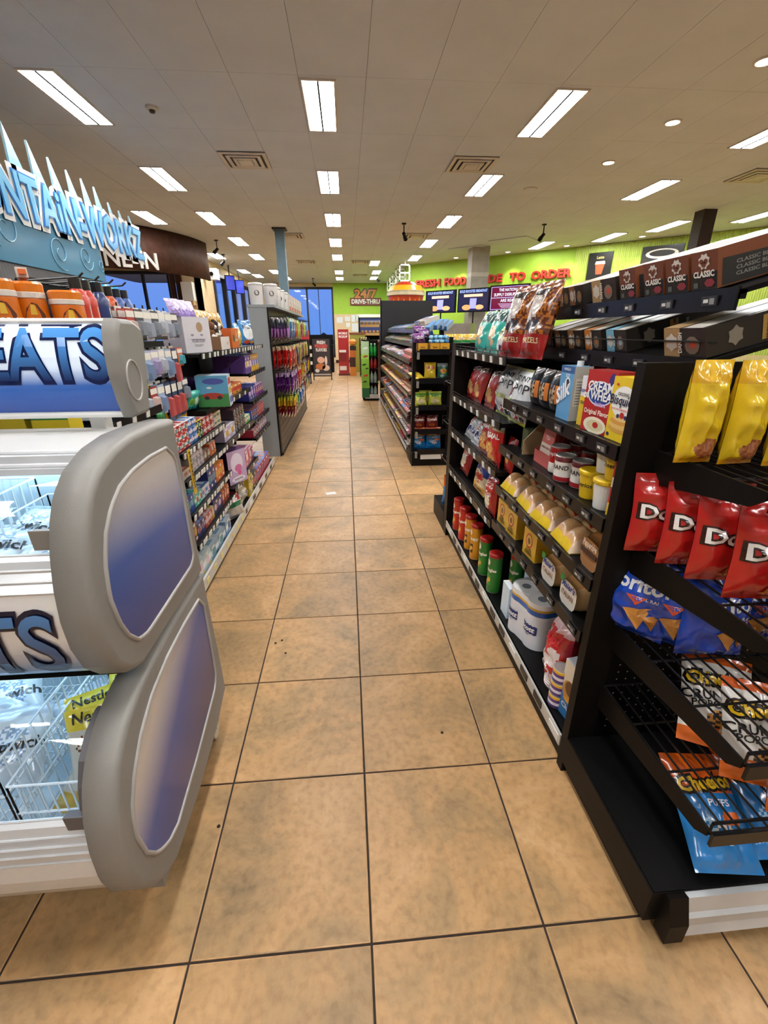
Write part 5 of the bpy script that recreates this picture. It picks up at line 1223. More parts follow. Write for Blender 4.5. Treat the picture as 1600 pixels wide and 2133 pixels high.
o = carton('tissue_box', .1, .1, .26, [(0, 1, '#b9d3e6')], '#a9c6de', '#d9e6ee'); tag(o, 'pale blue tissue box behind the toilet rolls', 'box'); o.location = (.86, 1.23, ZB); o.rotation_euler = (0, 0, RZ)
o = carton('tissue_box', .09, .03, .17, [(0, 1, '#cfe2ee')], '#b9d3e6', '#e4eef4'); tag(o, 'small pale box left of the front toilet rolls', 'box'); o.location = (.735, 1.19, ZB); o.rotation_euler = (0, 0, RZ)
# bag of foam cups
o = thing('cup_sleeve', 'clear red and white sleeve of stacked cups', 'cups', (.79, .70, ZB), RZ)
mb = MB(); pr = []
for k in range(14): z = .012*k; pr += [(.046+.0006*k, z), (.05+.0006*k, z+.011)]
mb.lathe([(.04, 0)]+pr, 22, (0, 0, 0), lambda i, k: H('#e4d9d6')); mb.build('cups', PLAST, o, world=False)
me, yf = bag_mesh(.14, .3, .12, over(bands((0, '#e0cfcf'), (.28, '#c4262c'), (.4, '#e6dada'), (.52, '#c4262c'), (.9, '#e0b9b9')), (.45, .2, .16, .06, '#c4262c'), (.7, .6, .2, .08, '#e9dcdc')), 21, wr=1.2, crimp=.03); q = link('printed_wrap', me, o); letter(o, '25', 0, .1, .04, '#f4eeee', yf, bold=.04, eps=.004); letter(o, 'cups', 0, .22, .05, '#c4262c', yf, bold=.03, eps=.004)
c3 = Proto(can('food_can', .032, .055, ['#5a3a8a', '#e4dfe8', '#5a3a8a', '#d9a32a'], None, lidc='#b5b2ae'), 'can')
for k, nm in enumerate(('bottom', 'middle', 'top')): c3.put((.745, .605, ZB+.059*k), RZ, label=f'{nm} purple banded can in the short stack')
o = carton('cracker_box', .09, .16, .24, [(0, .5, '#2f78b8'), (.5, 1, '#e3d6bd')], '#2a6aa8', '#d8dfe8', [('Club', 0, .18, .03, '#f0f2f6')], shapes=[(.0, .5, .42, .2, '#c98f45'), (.02, .56, .3, .13, '#6a4424'), (0, .34, .3, .04, '#e0a32e')]); tag(o, 'blue cracker box beside the upright on the base', 'box'); o.location = (.745, .535, ZB); o.rotation_euler = (0, 0, RZ+.15)
# ---- coffee pod boxes on the two raised shelves
def coffee_box(name, band, w=.115, h=.07, d=.34, words='CLASSIC', accent='#1c1512'):
    o = carton(name, w, d, h, '#201914', '#26201a', '#2a2420', mat=CARD)
    m_ = MB(); m_.quad((-w/2, -.0007, 0), (-w*.1, -.0007, 0), (-w*.1, -.0007, h), (-w/2, -.0007, h), H(band)); m_.quad((-w/2, 0, h+.0007), (-w*.1, 0, h+.0007), (-w*.1, d, h+.0007), (-w/2, d, h+.0007), H(band))
    m_.quad((-w*.02, .0, h+.0007), (w*.42, .0, h+.0007), (w*.42, d*.9, h+.0007), (-w*.02, d*.9, h+.0007), H('#c9c4bc')); m_.build('printed_band', CARD, o, world=False)
    m_ = MB(); m_.face([(-w*.3+.016*math.cos(i*PI/6)*(1.15 if i % 2 else .9), -.0014, h*.5+.02*math.sin(i*PI/6)*(1.15 if i % 2 else .9)) for i in range(12)], H('#cfc8bd')); m_.face([(w*.2+.02*math.cos(i*PI/5), -.0012, h*.42+.022*math.sin(i*PI/5)) for i in range(10)], H('#7a6a5c')); m_.face([(w*.22+.01*math.cos(i*PI/4), -.0016, h*.45+.01*math.sin(i*PI/4)) for i in range(8)], H(accent)); m_.build('printed_emblem', CARD, o, world=False)
    letter(o, words, -w*.04, h*.5, .014, '#e4e0d8', -.0007, rot=PI/2, bold=.03)
    # camera-side end panel print
    m_ = MB(); m_.face([(w/2+.001, d*.22+.018*math.cos(i*PI/6)*(1.2 if i % 2 else .9), h*.5+.02*math.sin(i*PI/6)*(1.2 if i % 2 else .9)) for i in range(12)], H('#8a8478')); m_.quad((w/2+.001, d*.42, h*.1), (w/2+.001, d*.5, h*.1), (w/2+.001, d*.5, h*.9), (w/2+.001, d*.42, h*.9), H('#b8924a')); m_.build('printed_side', CARD, o, world=False)
    side_letter(o, 'PREMIUM', w/2+.001, d*.475, h*.5, .013, '#201914', 1, PI/2); side_letter(o, 'COFFEE', w/2, d*.6, h*.5, .012, '#c9c4ba', 1, PI/2)
    return o
cb = {}
for c, col, words, acc in (('tan', '#a8875a', 'DANISH', '#c04a30'), ('grey', '#5a4e46', 'DARK', '#8a3a5a'), ('copper', '#8a5f38', 'HAZEL', '#a06a30'), ('orange', '#c0732a', 'CARAMEL', '#b86a2a'), ('light blue', '#74b0cc', 'ICED', '#9fb8c4')):
    cb[c] = Proto(coffee_box('coffee_box', col, words=words, accent=acc), 'coffee box')
for y, c, lab in ((1.43, 'grey', 'dark grey-banded coffee box at the far end of the lower row'), (1.29, 'copper', 'first copper-banded coffee box in the lower row'), (1.165, 'copper', 'second copper-banded coffee box in the lower row'), (1.03, 'orange', 'orange-banded coffee box in the lower row'), (.88, 'light blue', 'light blue-banded coffee box in the lower row')):
    cb[c].put((.895, y, 1.391), RZ, CTA, label=lab)
cb['tan'].put((.89, .555, 1.391), RZ, CTA, label='large tan-banded coffee box at the near end of the lower row', scale=(1.35, 1, 1.05))
for y, c, lab in ((1.36, 'copper', 'copper-edged coffee box at the far end of the upper row'), (1.25, 'copper', 'second copper-edged coffee box of the upper row'), (1.05, 'tan', 'tan coffee box showing its dark side on the upper row')):
    cb[c].put((.915, y, 1.553), RZ, CTA, label=lab)
def classic(name, w=.098, h=.12, d=.34):
    o = carton(name, w, d, h, [(0, .46, '#1d1713'), (.46, 1, '#6d3a22')], '#7a4526', '#cfcac2')
    letter(o, 'CLASSIC', 0, h*.34, .026, '#e8e4dc', 0.0, bold=.04, width=w*.8)
    m_ = MB(); m_.face([(.019*math.cos(i*PI/8)*(1.2 if i % 2 else .92), -.001, h*.73+.022*math.sin(i*PI/8)*(1.2 if i % 2 else .92)) for i in range(16)], H('#d5cfc6'));
    for q in ((-.009, .74, .008), (.008, .74, .008), (0, .66, .009)): m_.face([(q[0]+q[2]*math.cos(i*PI/4), -.002, h*q[1]+q[2]*math.sin(i*PI/4)) for i in range(8)], H('#6d3a22'))
    m_.face([(.022+.02*math.cos(i*PI/3), -.001, h*.17+.014*math.sin(i*PI/3)) for i in range(6)], H('#8a2f3a')); m_.face([(-.03+.012*math.cos(i*PI/2+.8), -.001, h*.13+.012*math.sin(i*PI/2+.8)) for i in range(4)], H('#57605a')); m_.build('printed_emblem', CARD, o, world=False)
    m_ = MB(); m_.face([(w/2+.0008, .012, .004), (w/2+.0008, d*.5, .004), (w/2+.0008, d*.75, h*.62), (w/2+.0008, .012, h*.72)], H('#262623')); m_.build('printed_side', CARD, o, world=False)
    for k in range(3): side_letter(o, 'CLASSIC BLEND', w/2+.0008, d*.3, h*(.2+.15*k), .016, '#8a8a82', 1)
    return o
cl = Proto(classic('coffee_box'), 'coffee box')
cl.put((.915, .905, 1.553), RZ, CTA, label='low brown CLASSIC coffee box before the tall trio', scale=(.9, 1, .75))
for y, nm in ((.765, 'far'), (.665, 'middle'), (.565, 'near')): cl.put((.908, y, 1.553), RZ, CTA, label=f'{nm} tall brown CLASSIC coffee box of the top-shelf trio')
# ---- far section chips
Z1 = 1.344
teal = Proto(bag('chip_bag', .2, .235, .07, over(bands((0, '#2aa79a'), (.66, '#2aa79a'), (.68, '#27504f'), (.9, '#38857f')), (.45, .42, .3, .16, '#e0c49a', '#d3b184'), (.6, .22, .18, .08, '#dcbf95')), [('SNAPS', .02, .78, .05, '#e6efe9', dict(bold=.03, rot=.15))], seed=12, wr=1.3), 'chip bag')
for y, x, nm in ((2.2, .8, 'far upright'), (1.93, .79, 'near slumped')): rbag(teal, y, Z1, x, -.3, label=f'{nm} teal tortilla chip bag on the top chip shelf')
kt = Proto(bag('chip_bag', .15, .15, .06, over(bands((0, '#dfe3cf'), (.5, '#c9d27c'), (.85, '#d9e0b0')), (.5, .3, .36, .16, '#e9ebe4'), (.6, .2, .16, .1, '#2b3c6a'), (.72, .14, .1, .08, '#b83030')), [('KETTLE', 0, .6, .03, '#4a4a1c', dict(bold=.03))], seed=13), 'chip bag'); rbag(kt, 1.71, Z1, .775, -.25, label='small yellow-green kettle chip bag before the silver bag')
slv = Proto(bag('popcorn_bag', .22, .29, .09, over(bands((0, '#c9d0d6'), (.9, '#b9c2c8')), (.5, .52, .2, .13, '#b8302c'), (.5, .52, .15, .1, '#e8d6b8'), (.5, .8, .3, .05, '#9aa6ae')), seed=14, wr=1.5), 'chip bag'); rbag(slv, 1.69, Z1, .88, -.42, label='silver popcorn bag leaning behind the pretzels')
prz = Proto(bag('pretzel_bag', .2, .31, .08, over(speckle(bands((0, '#9e1c18'), (.3, '#9e1c18'), (.8, '#8a3a14')), '#a8641f', '#5a260f', .32, .98, 34), (.36, .62, .26, .2, '#d5cfc8', '#b8b0a8'), (.5, .86, .3, .05, '#1a1412'), (.45, .42, .3, .1, '#2a1512')), [('PRETZELS', 0, .2, .03, '#e8d2a0')], seed=15, wr=1.4), 'pretzel bag')
for y, x, rz, lab in ((1.54, .765, .2, 'front big red and brown pretzel bag leaning on the top chip shelf'), (1.35, .785, .12, 'rear big red and brown pretzel bag beside the coffee rack')): rbag(prz, y, Z1, x, -.2, rz, label=lab)
rb2 = Proto(bag('chip_bag', .17, .2, .06, over(bands((0, '#8e1714'), (.8, '#6a120f')), (.5, .4, .25, .15, '#b8742a')), seed=16), 'chip bag')
for y in (1.2, 1.05): rbag(rb2, y, 1.175, .98, -.3, label='dark red chip bag under the coffee shelf', group='dark red bags under the coffee shelf')
Z2 = 1.054
rtz = Proto(bag('tortilla_chip_bag', .18, .235, .07, over(bands((0, '#b3241c'), (.66, '#b3241c'), (.7, '#7a1714'), (.8, '#3a1412')), (.4, .34, .28, .13, '#d9a768', '#c8924e'), (.62, .18, .22, .09, '#d49a58'), (.68, .5, .14, .08, '#cf3a2a')), [('TOSTITOS', 0, .74, .032, '#f0e4dc', dict(bold=.04, rot=.1))], seed=17, wr=1.3), 'chip bag')
for y, x, nm in ((2.28, .79, 'far'), (2.1, .78, 'middle'), (1.88, .79, 'near')): rbag(rtz, y, Z2, x, -.28, label=f'{nm} red tortilla chip bag on the second chip shelf')
pop = Proto(bag('popcorn_bag', .215, .245, .09, over(bands((0, '#a8b03a'), (.05, '#dfe3e6'), (.95, '#c9d0a0')), (.2, .6, .17, .15, '#1d1d22'), (.2, .6, .15, .13, '#b5271f'), (.2, .6, .11, .1, '#e6cf9c'), (.62, .14, .14, .08, '#b5271f'), (.22, .12, .09, .06, '#23232a'), (.88, .1, .08, .06, '#23232a')),
    [('SKINNY', .12, .78, .034, '#1c1c20'), ('POP', .2, .56, .06, '#1c1c20', dict(bold=0)), ('POPCORN', .02, .36, .03, '#9fae3a', dict(bold=.03)), ('39', .1, .11, .024, '#f4efe8', dict(bold=.03))], seed=18, wr=1.2), 'popcorn bag')
for y, x, nm in ((1.63, .785, 'far'), (1.40, .775, 'near')): rbag(pop, y, Z2, x, -.15, label=f'{nm} white popcorn bag with red round mark')
Z31 = .814
wis = Proto(bag('chip_bag', .19, .2, .07, over(bands((0, '#c9ced4'), (.5, '#b3b9be'), (.85, '#8f979c')), (.3, .55, .22, .2, '#b0392f', '#e4dccb'), (.66, .2, .26, .14, '#e8eaf0')), [('Wise', .15, .18, .045, '#24367e', dict(bold=.04))], seed=19, wr=1.8), 'chip bag')
for y, x, nm in ((2.17, .765, 'far'), (1.97, .755, 'near')): rbag(wis, y, Z31, x, -.6, label=f'{nm} silver chip bag with red bowl picture', scale=(1.12, 1, 1.08))
org = Proto(bag('chip_bag', .185, .215, .07, over(bands((0, '#ba1f1b'), (.7, '#c2241d'), (.78, '#b9a05a'), (.84, '#c7ccd0')), (.45, .36, .3, .14, '#dfb06a', '#c8802e'), (.6, .16, .2, .08, '#d89a4a')), [('ORIGINAL', 0, .6, .034, '#f6efe6', dict(bold=.03, rot=.08)), ('DEL\'S', .05, .84, .04, '#25262c', dict(bold=.04))], seed=20, wr=1.4), 'chip bag')
for y, x, ti, nm in ((1.79, .75, -.3, 'far'), (1.56, .735, -.05, 'near')): rbag(org, y, Z31, x, ti, label=f'{nm} red ORIGINAL potato chip bag with silver top', scale=(1.12, 1, 1.06))
sr = Proto(bag('chip_bag', .11, .17, .04, over(bands((0, '#b5221c'), (.85, '#8a1814')), (.5, .4, .2, .15, '#d9a04a')), seed=22), 'chip bag'); rbag(sr, 1.4, Z31, .76, -.1, label='narrow red chip bag at the end of the third chip shelf')
Z41 = .544
ktc = Proto(bag('popcorn_bag', .17, .225, .07, over(bands((0, '#a3211f'), (.2, '#a3211f'), (.66, '#b5251f'), (.9, '#9d1f1c')), (.45, .36, .34, .17, '#e6dfc9', '#cfc6a4'), (.4, .2, .26, .05, '#eae6e0'), (.5, .56, .36, .06, '#e8e4de')), [('KETTLE CORN', .02, .535, .022, '#b5251f', dict(bold=.03)), ('DELICIOUS', .02, .8, .022, '#f0e6dc'), ('SMALL BATCH', .02, .72, .018, '#f0e6dc')], seed=23, wr=1.2), 'popcorn bag')
rbag(ktc, 2.21, Z41+.02, .76, -.25, label='far red kettle corn bag on the lowest chip shelf', scale=(1.15, 1, 1.08)); rbag(ktc, 1.52, Z41, .735, -.02, label='near red kettle corn bag leaning over the chip tubes', scale=(.85, 1, .95))
anc = Proto(bag('hot_fries_bag', .2, .235, .07, over(bands((0, '#d9a24a'), (.18, '#d9c8a4'), (.42, '#1d3a8e'), (.95, '#16307a')), (.42, .36, .36, .16, '#c9772a', '#e8dcc4'), (.5, .66, .28, .1, '#7a3a2a', '#2a4aa0')), [('ANDY CAPP\'S', .08, .8, .034, '#eceef4', dict(bold=.03, rot=-.25)), ('HOT FRIES', -.08, .32, .036, '#c22a1c', dict(bold=.06, rot=.1))], seed=24, wr=1.2), 'chip bag')
rbag(anc, 1.82, Z41+.02, .75, -.25, label='blue and orange hot fries bag on the lowest chip shelf', scale=(1.15, 1, 1.08))
dk = Proto(bag('chip_bag', .14, .2, .05, over(bands((0, '#4a1518'), (.8, '#331013')), (.5, .4, .2, .12, '#8a4a2a')), seed=25), 'chip bag'); rbag(dk, 1.62, Z41, .86, -.2, label='dark maroon bag behind the near kettle corn')
# far endcap bags
for k, (x, z) in enumerate(((.8, .16), (1.0, .16), (1.2, .16), (1.0, .505), (1.0, .805), (1.0, 1.105), (1.2, 1.105))):
    chb.put((x, 2.66, z), PI, -.2, label='orange and blue puff bag on the far end of the grocery gondola', group='puff bags on the far endcap')

# ================================================================== SECOND RIGHT GONDOLA: black endcap and candy rack
R2 = thing('snack_endcap', 'narrow black snack endcap at the start of the far right shelves', 'shelving', (1.1, 4.6, 0))
for x in (.70, 1.1, 1.52):
    mb = MB(); mb.box(x, x+.035, 4.36, 4.42, .0, 1.40); mb.build('upright', BLACKB, R2)
mb = MB(); mb.box(.735, 1.52, 4.66, 4.69, .05, 1.40); mb.build('back_board', BLACK, R2)
mb = MB(); mb.box(.70, 1.55, 4.30, 4.68, .0, .16); mb.build('base', BLACKB, R2)
mb = MB(); mb.box(.80, 1.06, 4.275, 4.30, .085, .14); mb.build('base_strip', plain('strip_white', '#c9c9c4', .35), R2)
for z in (1.27, .975, .69, .42, .19):
    mb = MB(); mb.box(.735, 1.52, 4.30, 4.66, z-.03, z-.012); o = mb.build('shelf', BLACK, R2)
    mb = MB(); mb.box(.76, 1.08, 4.27, 4.30, z-.045, z+.012); mb.build('front_lip', LIP, o)
    mb = MB(); mb.box(.735, .76, 4.268, 4.30, z-.09, z-.02); mb.build('sign_clip', plain('clip_grey', '#77746c', .5), o)
yl = Proto(bag('potato_chip_bag', .13, .175, .06, over(bands((0, '#c9a21c'), (.06, '#d9b92a'), (.9, '#cfa822')), (.3, .68, .16, .1, '#b8322a'), (.72, .68, .14, .1, '#b8322a')), seed=31), 'chip bag')
yl.put((.905, 4.42, .965), 0, -.1, label='upright yellow potato chip bag on the small endcap')
yl.put((.79, 4.38, .97), .4, -1.25, label='fallen yellow chip bag on the small endcap second shelf')
gy = Proto(bag('potato_chip_bag', .13, .165, .06, over(bands((0, '#1e5a48'), (.5, '#2a6a55'), (.8, '#8d9a96')), (.5, .5, .3, .16, '#c9a22a'), (.4, .2, .16, .1, '#a9b8b2')), [('Lay\'s', 0, .46, .035, '#b8322a', dict(bold=.04))], seed=32), 'chip bag')
gy.put((1.05, 4.42, .965), 0, -.1, label='dark green and grey chip bag beside the yellow chips')
fun = Proto(bag('corn_snack_bag', .15, .15, .06, over(bands((0, '#b5b832'), (.55, '#b8c83a'), (.75, '#5a9a38'), (.9, '#c8cc4a')), (.5, .3, .32, .2, '#d9c9a0', '#b8a464')), [('Funyuns', 0, .62, .028, '#2a6a2c', dict(bold=.04))], seed=33), 'chip bag')
for x, y, rz, ti, nm in ((.80, 4.38, .2, -.25, 'left'), (.88, 4.52, .1, -.1, 'middle'), (.97, 4.41, 0, -.1, 'right')): fun.put((x, y, .68), rz, ti, label=f'{nm} lime green onion ring snack bag on the small endcap')
mar = Proto(bag('tortilla_chip_bag', .14, .165, .06, over(bands((0, '#7a1a16'), (.8, '#4a100f')), (.5, .25, .28, .12, '#c2622a', '#8a3018')), [('Doritos', 0, .55, .036, '#efe8e4', dict(bold=.03))], seed=34), 'chip bag')
for x, nm in ((.80, 'left'), (.95, 'right')): mar.put((x, 4.44, .41), 0, -.1, label=f'{nm} maroon tortilla chip bag on the small endcap')
for x, nm in ((.79, 'left'), (.97, 'right')): chb.put((x, 4.42, .18), 0, -.08, label=f'{nm} blue and orange puff bag on the small endcap bottom', scale=(1.05, 1, .9))
# displays on top of endcap
tray = Proto(carton('candy_tray_box', .1, .14, .075, [(0, 1, '#d49a1f')], '#b9801c', '#7a4a18', [('bites', 0, .35, .025, '#6a3a1c')]), 'candy box')
for x, nm in ((.80, 'left'), (.93, 'middle'), (1.035, 'right')): tray.put((x, 4.31, 1.265), 0, label=f'{nm} open amber candy tray on the small endcap top')
nug = MB(); nug.lathe([(.005, 0), (.02, .006), (.024, .02), (.014, .034), (.004, .038)], 8, (0, 0, 0), lambda i, k: H('#9fd4ee') if k < .5 else H('#3a8fc8')); PN = Proto(nug.build('wrapped_candy', FOIL), 'candy')
for k in range(24): PN.put((.9+.052*(k % 4)+.004*random.random(), 4.335+.052*((k//4) % 3), 1.341+.04*(k//12)), random.random()*3, 0, label='blue foil wrapped candy heaped in the amber trays', group='blue wrapped candies')
pur = Proto(bag('candy_bag', .14, .1, .06, over(bands((0, '#4a1a52'), (.5, '#6a2a72'), (.85, '#8a5a9a')), (.5, .5, .3, .2, '#d8c8dc', '#7a3a82')), seed=35, wr=1.8), 'candy bag')
for x, y, z in ((.77, 4.36, 1.345), (.84, 4.45, 1.39), (.8, 4.55, 1.42)): pur.put((x, y, z), .3, -.4, label='purple foil candy bag piled on the small endcap', group='purple bags piled on the endcap')
gb = Proto(carton('gum_box', .05, .2, .05, [(0, 1, '#3a6ea8')], '#8fa4b8', '#5f93c4'), 'box')
for x, y, z, rz in ((.88, 4.5, 1.45, -.6), (.97, 4.56, 1.47, -.6), (1.04, 4.62, 1.47, -.6), (1.1, 4.66, 1.46, -.6)): gb.put((x, y, z), rz, .35, label='slim blue and grey gum box slanting on the endcap top', group='slim gum boxes')
grn = Proto(bag('chip_bag', .14, .16, .05, over(bands((0, '#15803e'), (.6, '#d9b322'), (.85, '#d6b030')), (.5, .7, .3, .08, '#e4c9a0')), seed=36), 'chip bag')
for x in (1.13, 1.24, 1.35): grn.put((x, 4.44, 1.27), 0, -.1, label='green and yellow bag behind the teal chips', group='green and yellow bags on the endcap')
# candy rack along the aisle
CR = thing('candy_rack', 'black slanted-shelf candy rack running away along the right side', 'shelving', (1.0, 6.9, 0))
mb = MB(); mb.box(1.1, 1.14, 4.7, 9.28, .05, 1.42); mb.build('back_panel', BLACK, CR)
mb = MB(); mb.box(.72, 1.6, 4.72, 9.28, 0, .08); mb.build('kick_base', BLACK, CR)
for y in (4.72, 6.2, 7.75, 9.25):
    mb = MB(); mb.box(1.06, 1.1, y-.02, y+.02, 0, 1.5); mb.build('upright', BLACK, CR)
candy_c = {'red': '#b3261f', 'orange': '#cf6a1f', 'dark brown': '#3d221a', 'yellow': '#d9b02a', 'white': '#dcd8d0', 'blue': '#2f5fa8', 'tan': '#b58f66', 'grey-brown': '#6a5a50', 'pink': '#c98a94', 'green': '#4a8a4a'}
cp = {}
for nm, c in candy_c.items():
    m_ = MB(); c2_ = '#e8ddd0' if nm in ('red', 'dark brown', 'blue') else '#7a2a22'
    o = carton('candy_packet', .118, .17, .045, [(0, 1, c)], c, c, shapes=()); m_ = MB(); m_.quad((-.04, .03, .046), (.04, .03, .046), (.04, .1, .046), (-.04, .1, .046), H(c2_)); m_.quad((-.035, -.0008, .01), (.035, -.0008, .01), (.035, -.0008, .036), (-.035, -.0008, .036), H(c2_)); m_.build('printed_patch', CARD, o, world=False)
    cp[nm] = Proto(o, 'candy')
rows = [(1.46, .86, 'top'), (1.30, .80, 'second'), (1.12, .72, 'third'), (.95, .72, 'fourth'), (.745, .71, 'fifth'), (.50, .705, 'sixth'), (.27, .70, 'seventh'), (.10, .70, 'bottom')]
names = list(candy_c)
pal = {0: ['blue', 'white', 'grey-brown', 'green'], 1: ['grey-brown', 'green', 'tan', 'blue'], 2: ['red', 'blue', 'white', 'dark brown'], 3: ['dark brown', 'tan', 'red', 'grey-brown'], 4: ['red', 'yellow', 'tan', 'orange'], 5: ['dark brown', 'orange', 'blue', 'red'], 6: ['grey-brown', 'dark brown', 'yellow', 'pink'], 7: ['red', 'yellow', 'white', 'dark brown']}
for r, (z, x0, rn) in enumerate(rows):
    mb = MB(); s = .38 if r < 7 else .1; dx = 1.1-x0
    mb.v = [(x0, 4.74, z-.012), (x0, 9.24, z-.012), (1.1, 9.24, z-.012+s*dx), (1.1, 4.74, z-.012+s*dx), (x0, 4.74, z-.002), (x0, 9.24, z-.002), (1.1, 9.24, z-.002+s*dx), (1.1, 4.74, z-.002+s*dx)]
    mb.f = [(0, 1, 2, 3), (7, 6, 5, 4), (4, 5, 1, 0), (5, 6, 2, 1), (6, 7, 3, 2), (7, 4, 0, 3)]; mb.c = [None]*6
    o = mb.build('slanted_shelf', BLACK, CR); mb = MB(); mb.box(x0-.012, x0-.004, 4.74, 9.24, z-.02, z+.022); mb.build('front_rail', plain('rail_clear', '#5c5a57', .25, metal=.4) if r < 7 else ALU, o)
    y = 4.8; k = 0
    while y < 9.15:
        nm = pal[r][int(noise.noise(Vector((y*1.1, r*3.3, 0)))*6+8) % 4]; ti = math.atan(s)
        stack = 1
        cp[nm].put((x0+.012, y, z+.004), RZ, ti, label=f'{nm} candy packet on the {rn} slanted shelf of the candy rack', group=f'{nm} candy, {rn} shelf')
        if y < 5.5: cp[nm].put((x0+.03, y, z+.066), RZ, ti, label=f'{nm} candy packet on the {rn} slanted shelf of the candy rack', group=f'{nm} candy, {rn} shelf')
        y += .135 if y < 7.4 else .2; k += 1
BP_ = thing('tall_black_panel', 'tall plain black panel closing the candy rack', 'panel', (1.26, 9.32, 0))
mb = MB(); mb.box(.74, 1.80, 9.29, 9.35, .0, 2.04); mb.build('board', plain('black_laminate', '#191a1f', .35), BP_)
mb = MB(); mb.box(.715, .74, 9.285, 9.36, 0, 2.04); mb.build('edge_trim', BLACKB, BP_)
mb = MB(); mb.box(.74, 1.8, 9.36, 10.0, 0, 1.6); mb.build('cabinet', BLACK, BP_)
# ================================================================== LEFT GONDOLA
LG = thing('general_goods_gondola', 'black gondola of household goods and toys left of the aisle', 'shelving', (-1.3, 2.7, 0))
mb = MB(); mb.box(-1.36, -1.33, .86, 4.5, .05, 1.36); mb.build('back_panel', BLACK, LG)
mb = MB(); mb.box(-1.36, -1.33, .86, 2.6, 1.36, 1.5); mb.build('back_panel', BLACK, LG)
mb = MB(); mb.box(-1.34, -.92, .86, 4.5, 0, .045); mb.build('kick_base', plain('kick_grey', '#6b675f', .5), LG)
mb = MB(); mb.box(-1.33, -.905, .86, 4.5, .05, .075); mb.build('bottom_deck', BLACK, LG)
mb = MB(); mb.box(-.912, -.897, .86, 4.5, .028, .098); mb.build('base_price_strip', plain('strip_white', '#c9c9c4', .35, metal=.3), LG)
for k in range(16):
    mb = MB(); yy = 1.75+k*.16; mb.box(-.897, -.894, yy, yy+.05+.05*(k > 7), .045, .08); mb.build('strip_label', plain('tag_yellow', '#d9cf8a', .5) if k < 7 else (LIP if k % 2 else TAGW), LG)
for y in (.88, 1.75, 2.62, 3.6, 4.48):
    mb = MB(); mb.box(-1.35, -1.31, y-.015, y+.015, .05, 1.36); mb.build('upright', BLACK, LG)
SH = {}
for z in (.84, .685, .486, .30): shelf(LG, -.9, -1.32, 1.72, 2.62, z+.015, TG_W, lip=.03, step=.055, sgn=-1)
for z in (.972, .685, .33): shelf(LG, -.9, -1.32, 2.64, 3.6, z+.015, TG_W, lip=.03, step=.2, sgn=-1)
for z in (1.09, .843, .655, .5): shelf(LG, -.9, -1.32, 3.62, 4.47, z+.015, TG_G, lip=.03, step=.12, sgn=-1)
shelf(LG, -.9, -1.32, 2.3, 4.47, 1.333, TG_W, lip=.03, step=.11, sgn=-1)
shelf(LG, -1.0, -1.32, .88, 1.72, 1.4, TG_W, lip=.03, sgn=-1); shelf(LG, -.95, -1.32, .88, 1.7, 1.12, TG_W, lip=.03, sgn=-1)
shelf(LG, -.95, -1.32, 1.0, 1.7, .8, TG_W, lip=.03, sgn=-1); shelf(LG, -.95, -1.32, 1.0, 1.7, .45, TG_W, lip=.03, sgn=-1)
# peg hooks
hk = MB(); hk.bar((0, 0, 0), (.24, 0, .01), .0035, 5); hk.bar((.24, 0, .01), (.24, 0, .03), .0035, 5); HK = hk.mesh('peg_hook', WIRE)
hw = MB(); hw.box(.24, .243, -.03, .03, -.03, .014); HT = hw.mesh('price_plate', plain('plate_white', '#dedbcf', .5))
PEG = {}
def peg(parent, x, y, z, sx=1, plate=True):
    L = parent.location; o = link('peg_hook', HK, parent); o.location = (x-L.x, y-L.y, z-L.z); o.scale = (sx, 1, 1)
    if plate: link('price_plate', HT, o)
def blister(name, w, h, card, item, t=.02, mark='#e8e4da'):
    m_ = MB(); m_.box(-w/2, w/2, 0, .003, 0, h, H(card)); m_.box(-w/2, w/2, -.0008, 0, h*.72, h*.93, H(mark)); o = m_.build(name, CARD)
    m_ = MB(); n = 10
    prof = [(-.34*w, .08*h), (.34*w, .08*h), (.38*w, .3*h), (.3*w, .62*h), (-.3*w, .62*h), (-.38*w, .3*h)]
    k = len(prof); m_.v = [(a, 0, b_) for a, b_ in prof]+[(a*.8, -t, .35*h+(b_-.35*h)*.82) for a, b_ in prof]
    m_.f = [(i, (i+1) % k, k+(i+1) % k, k+i) for i in range(k)]+[tuple(k+i for i in range(k))]; m_.c = [H(item)]*(k+1); m_.build('blister', PLAST, o, world=False); return o
LZ = PI/2
hang = [('grey-white', '#b9bac4', '#8f97a8', .09, .14), ('pale blue', '#9fb3cc', '#6f86a8', .085, .15), ('red', '#a8302a', '#c9b0a8', .08, .13), ('navy and red', '#2a3c5c', '#b84a4a', .07, .2), ('lilac', '#b8aed0', '#8f86b0', .09, .13), ('dark blister', '#3a3a44', '#77808c', .09, .13), ('orange', '#d9682a', '#3f9aa8', .08, .1), ('white', '#d8d8dc', '#a9b0bc', .08, .12)]
HP_ = {h[0]: Proto(blister('hanging_pack', h[3], h[4], h[1], h[2]), 'hanging pack') for h in hang}
hd = {h[0]: h for h in hang}
seq = [(1.555, 'top', ['red', 'dark blister', 'grey-white', 'dark blister', 'white', 'grey-white', 'dark blister']), (1.37, 'second', ['grey-white', 'pale blue', 'lilac', 'white', 'pale blue', 'navy and red', 'orange']), (1.20, 'third', ['white', 'red', 'pale blue', 'navy and red', 'navy and red', 'navy and red', 'dark blister'])]
for z, rn, lst in seq:
    for k, nm in enumerate(lst):
        y = 1.66+.093*k; x0 = -1.33; peg(LG, x0, y, z, sx=1.2)
        for q in range(3): HP_[nm].put((-1.06+.034*q, y, z-hd[nm][4]+.004), LZ, 0, label=f'{nm} hanging pack on the {rn} peg row beside the freezer header', group=f'{nm} packs, {rn} peg row')
mb = MB(); mb.box(-1.4, -1.36, 1.6, 2.3, 1.3, 1.68); mb.build('peg_board', BLACK, LG)
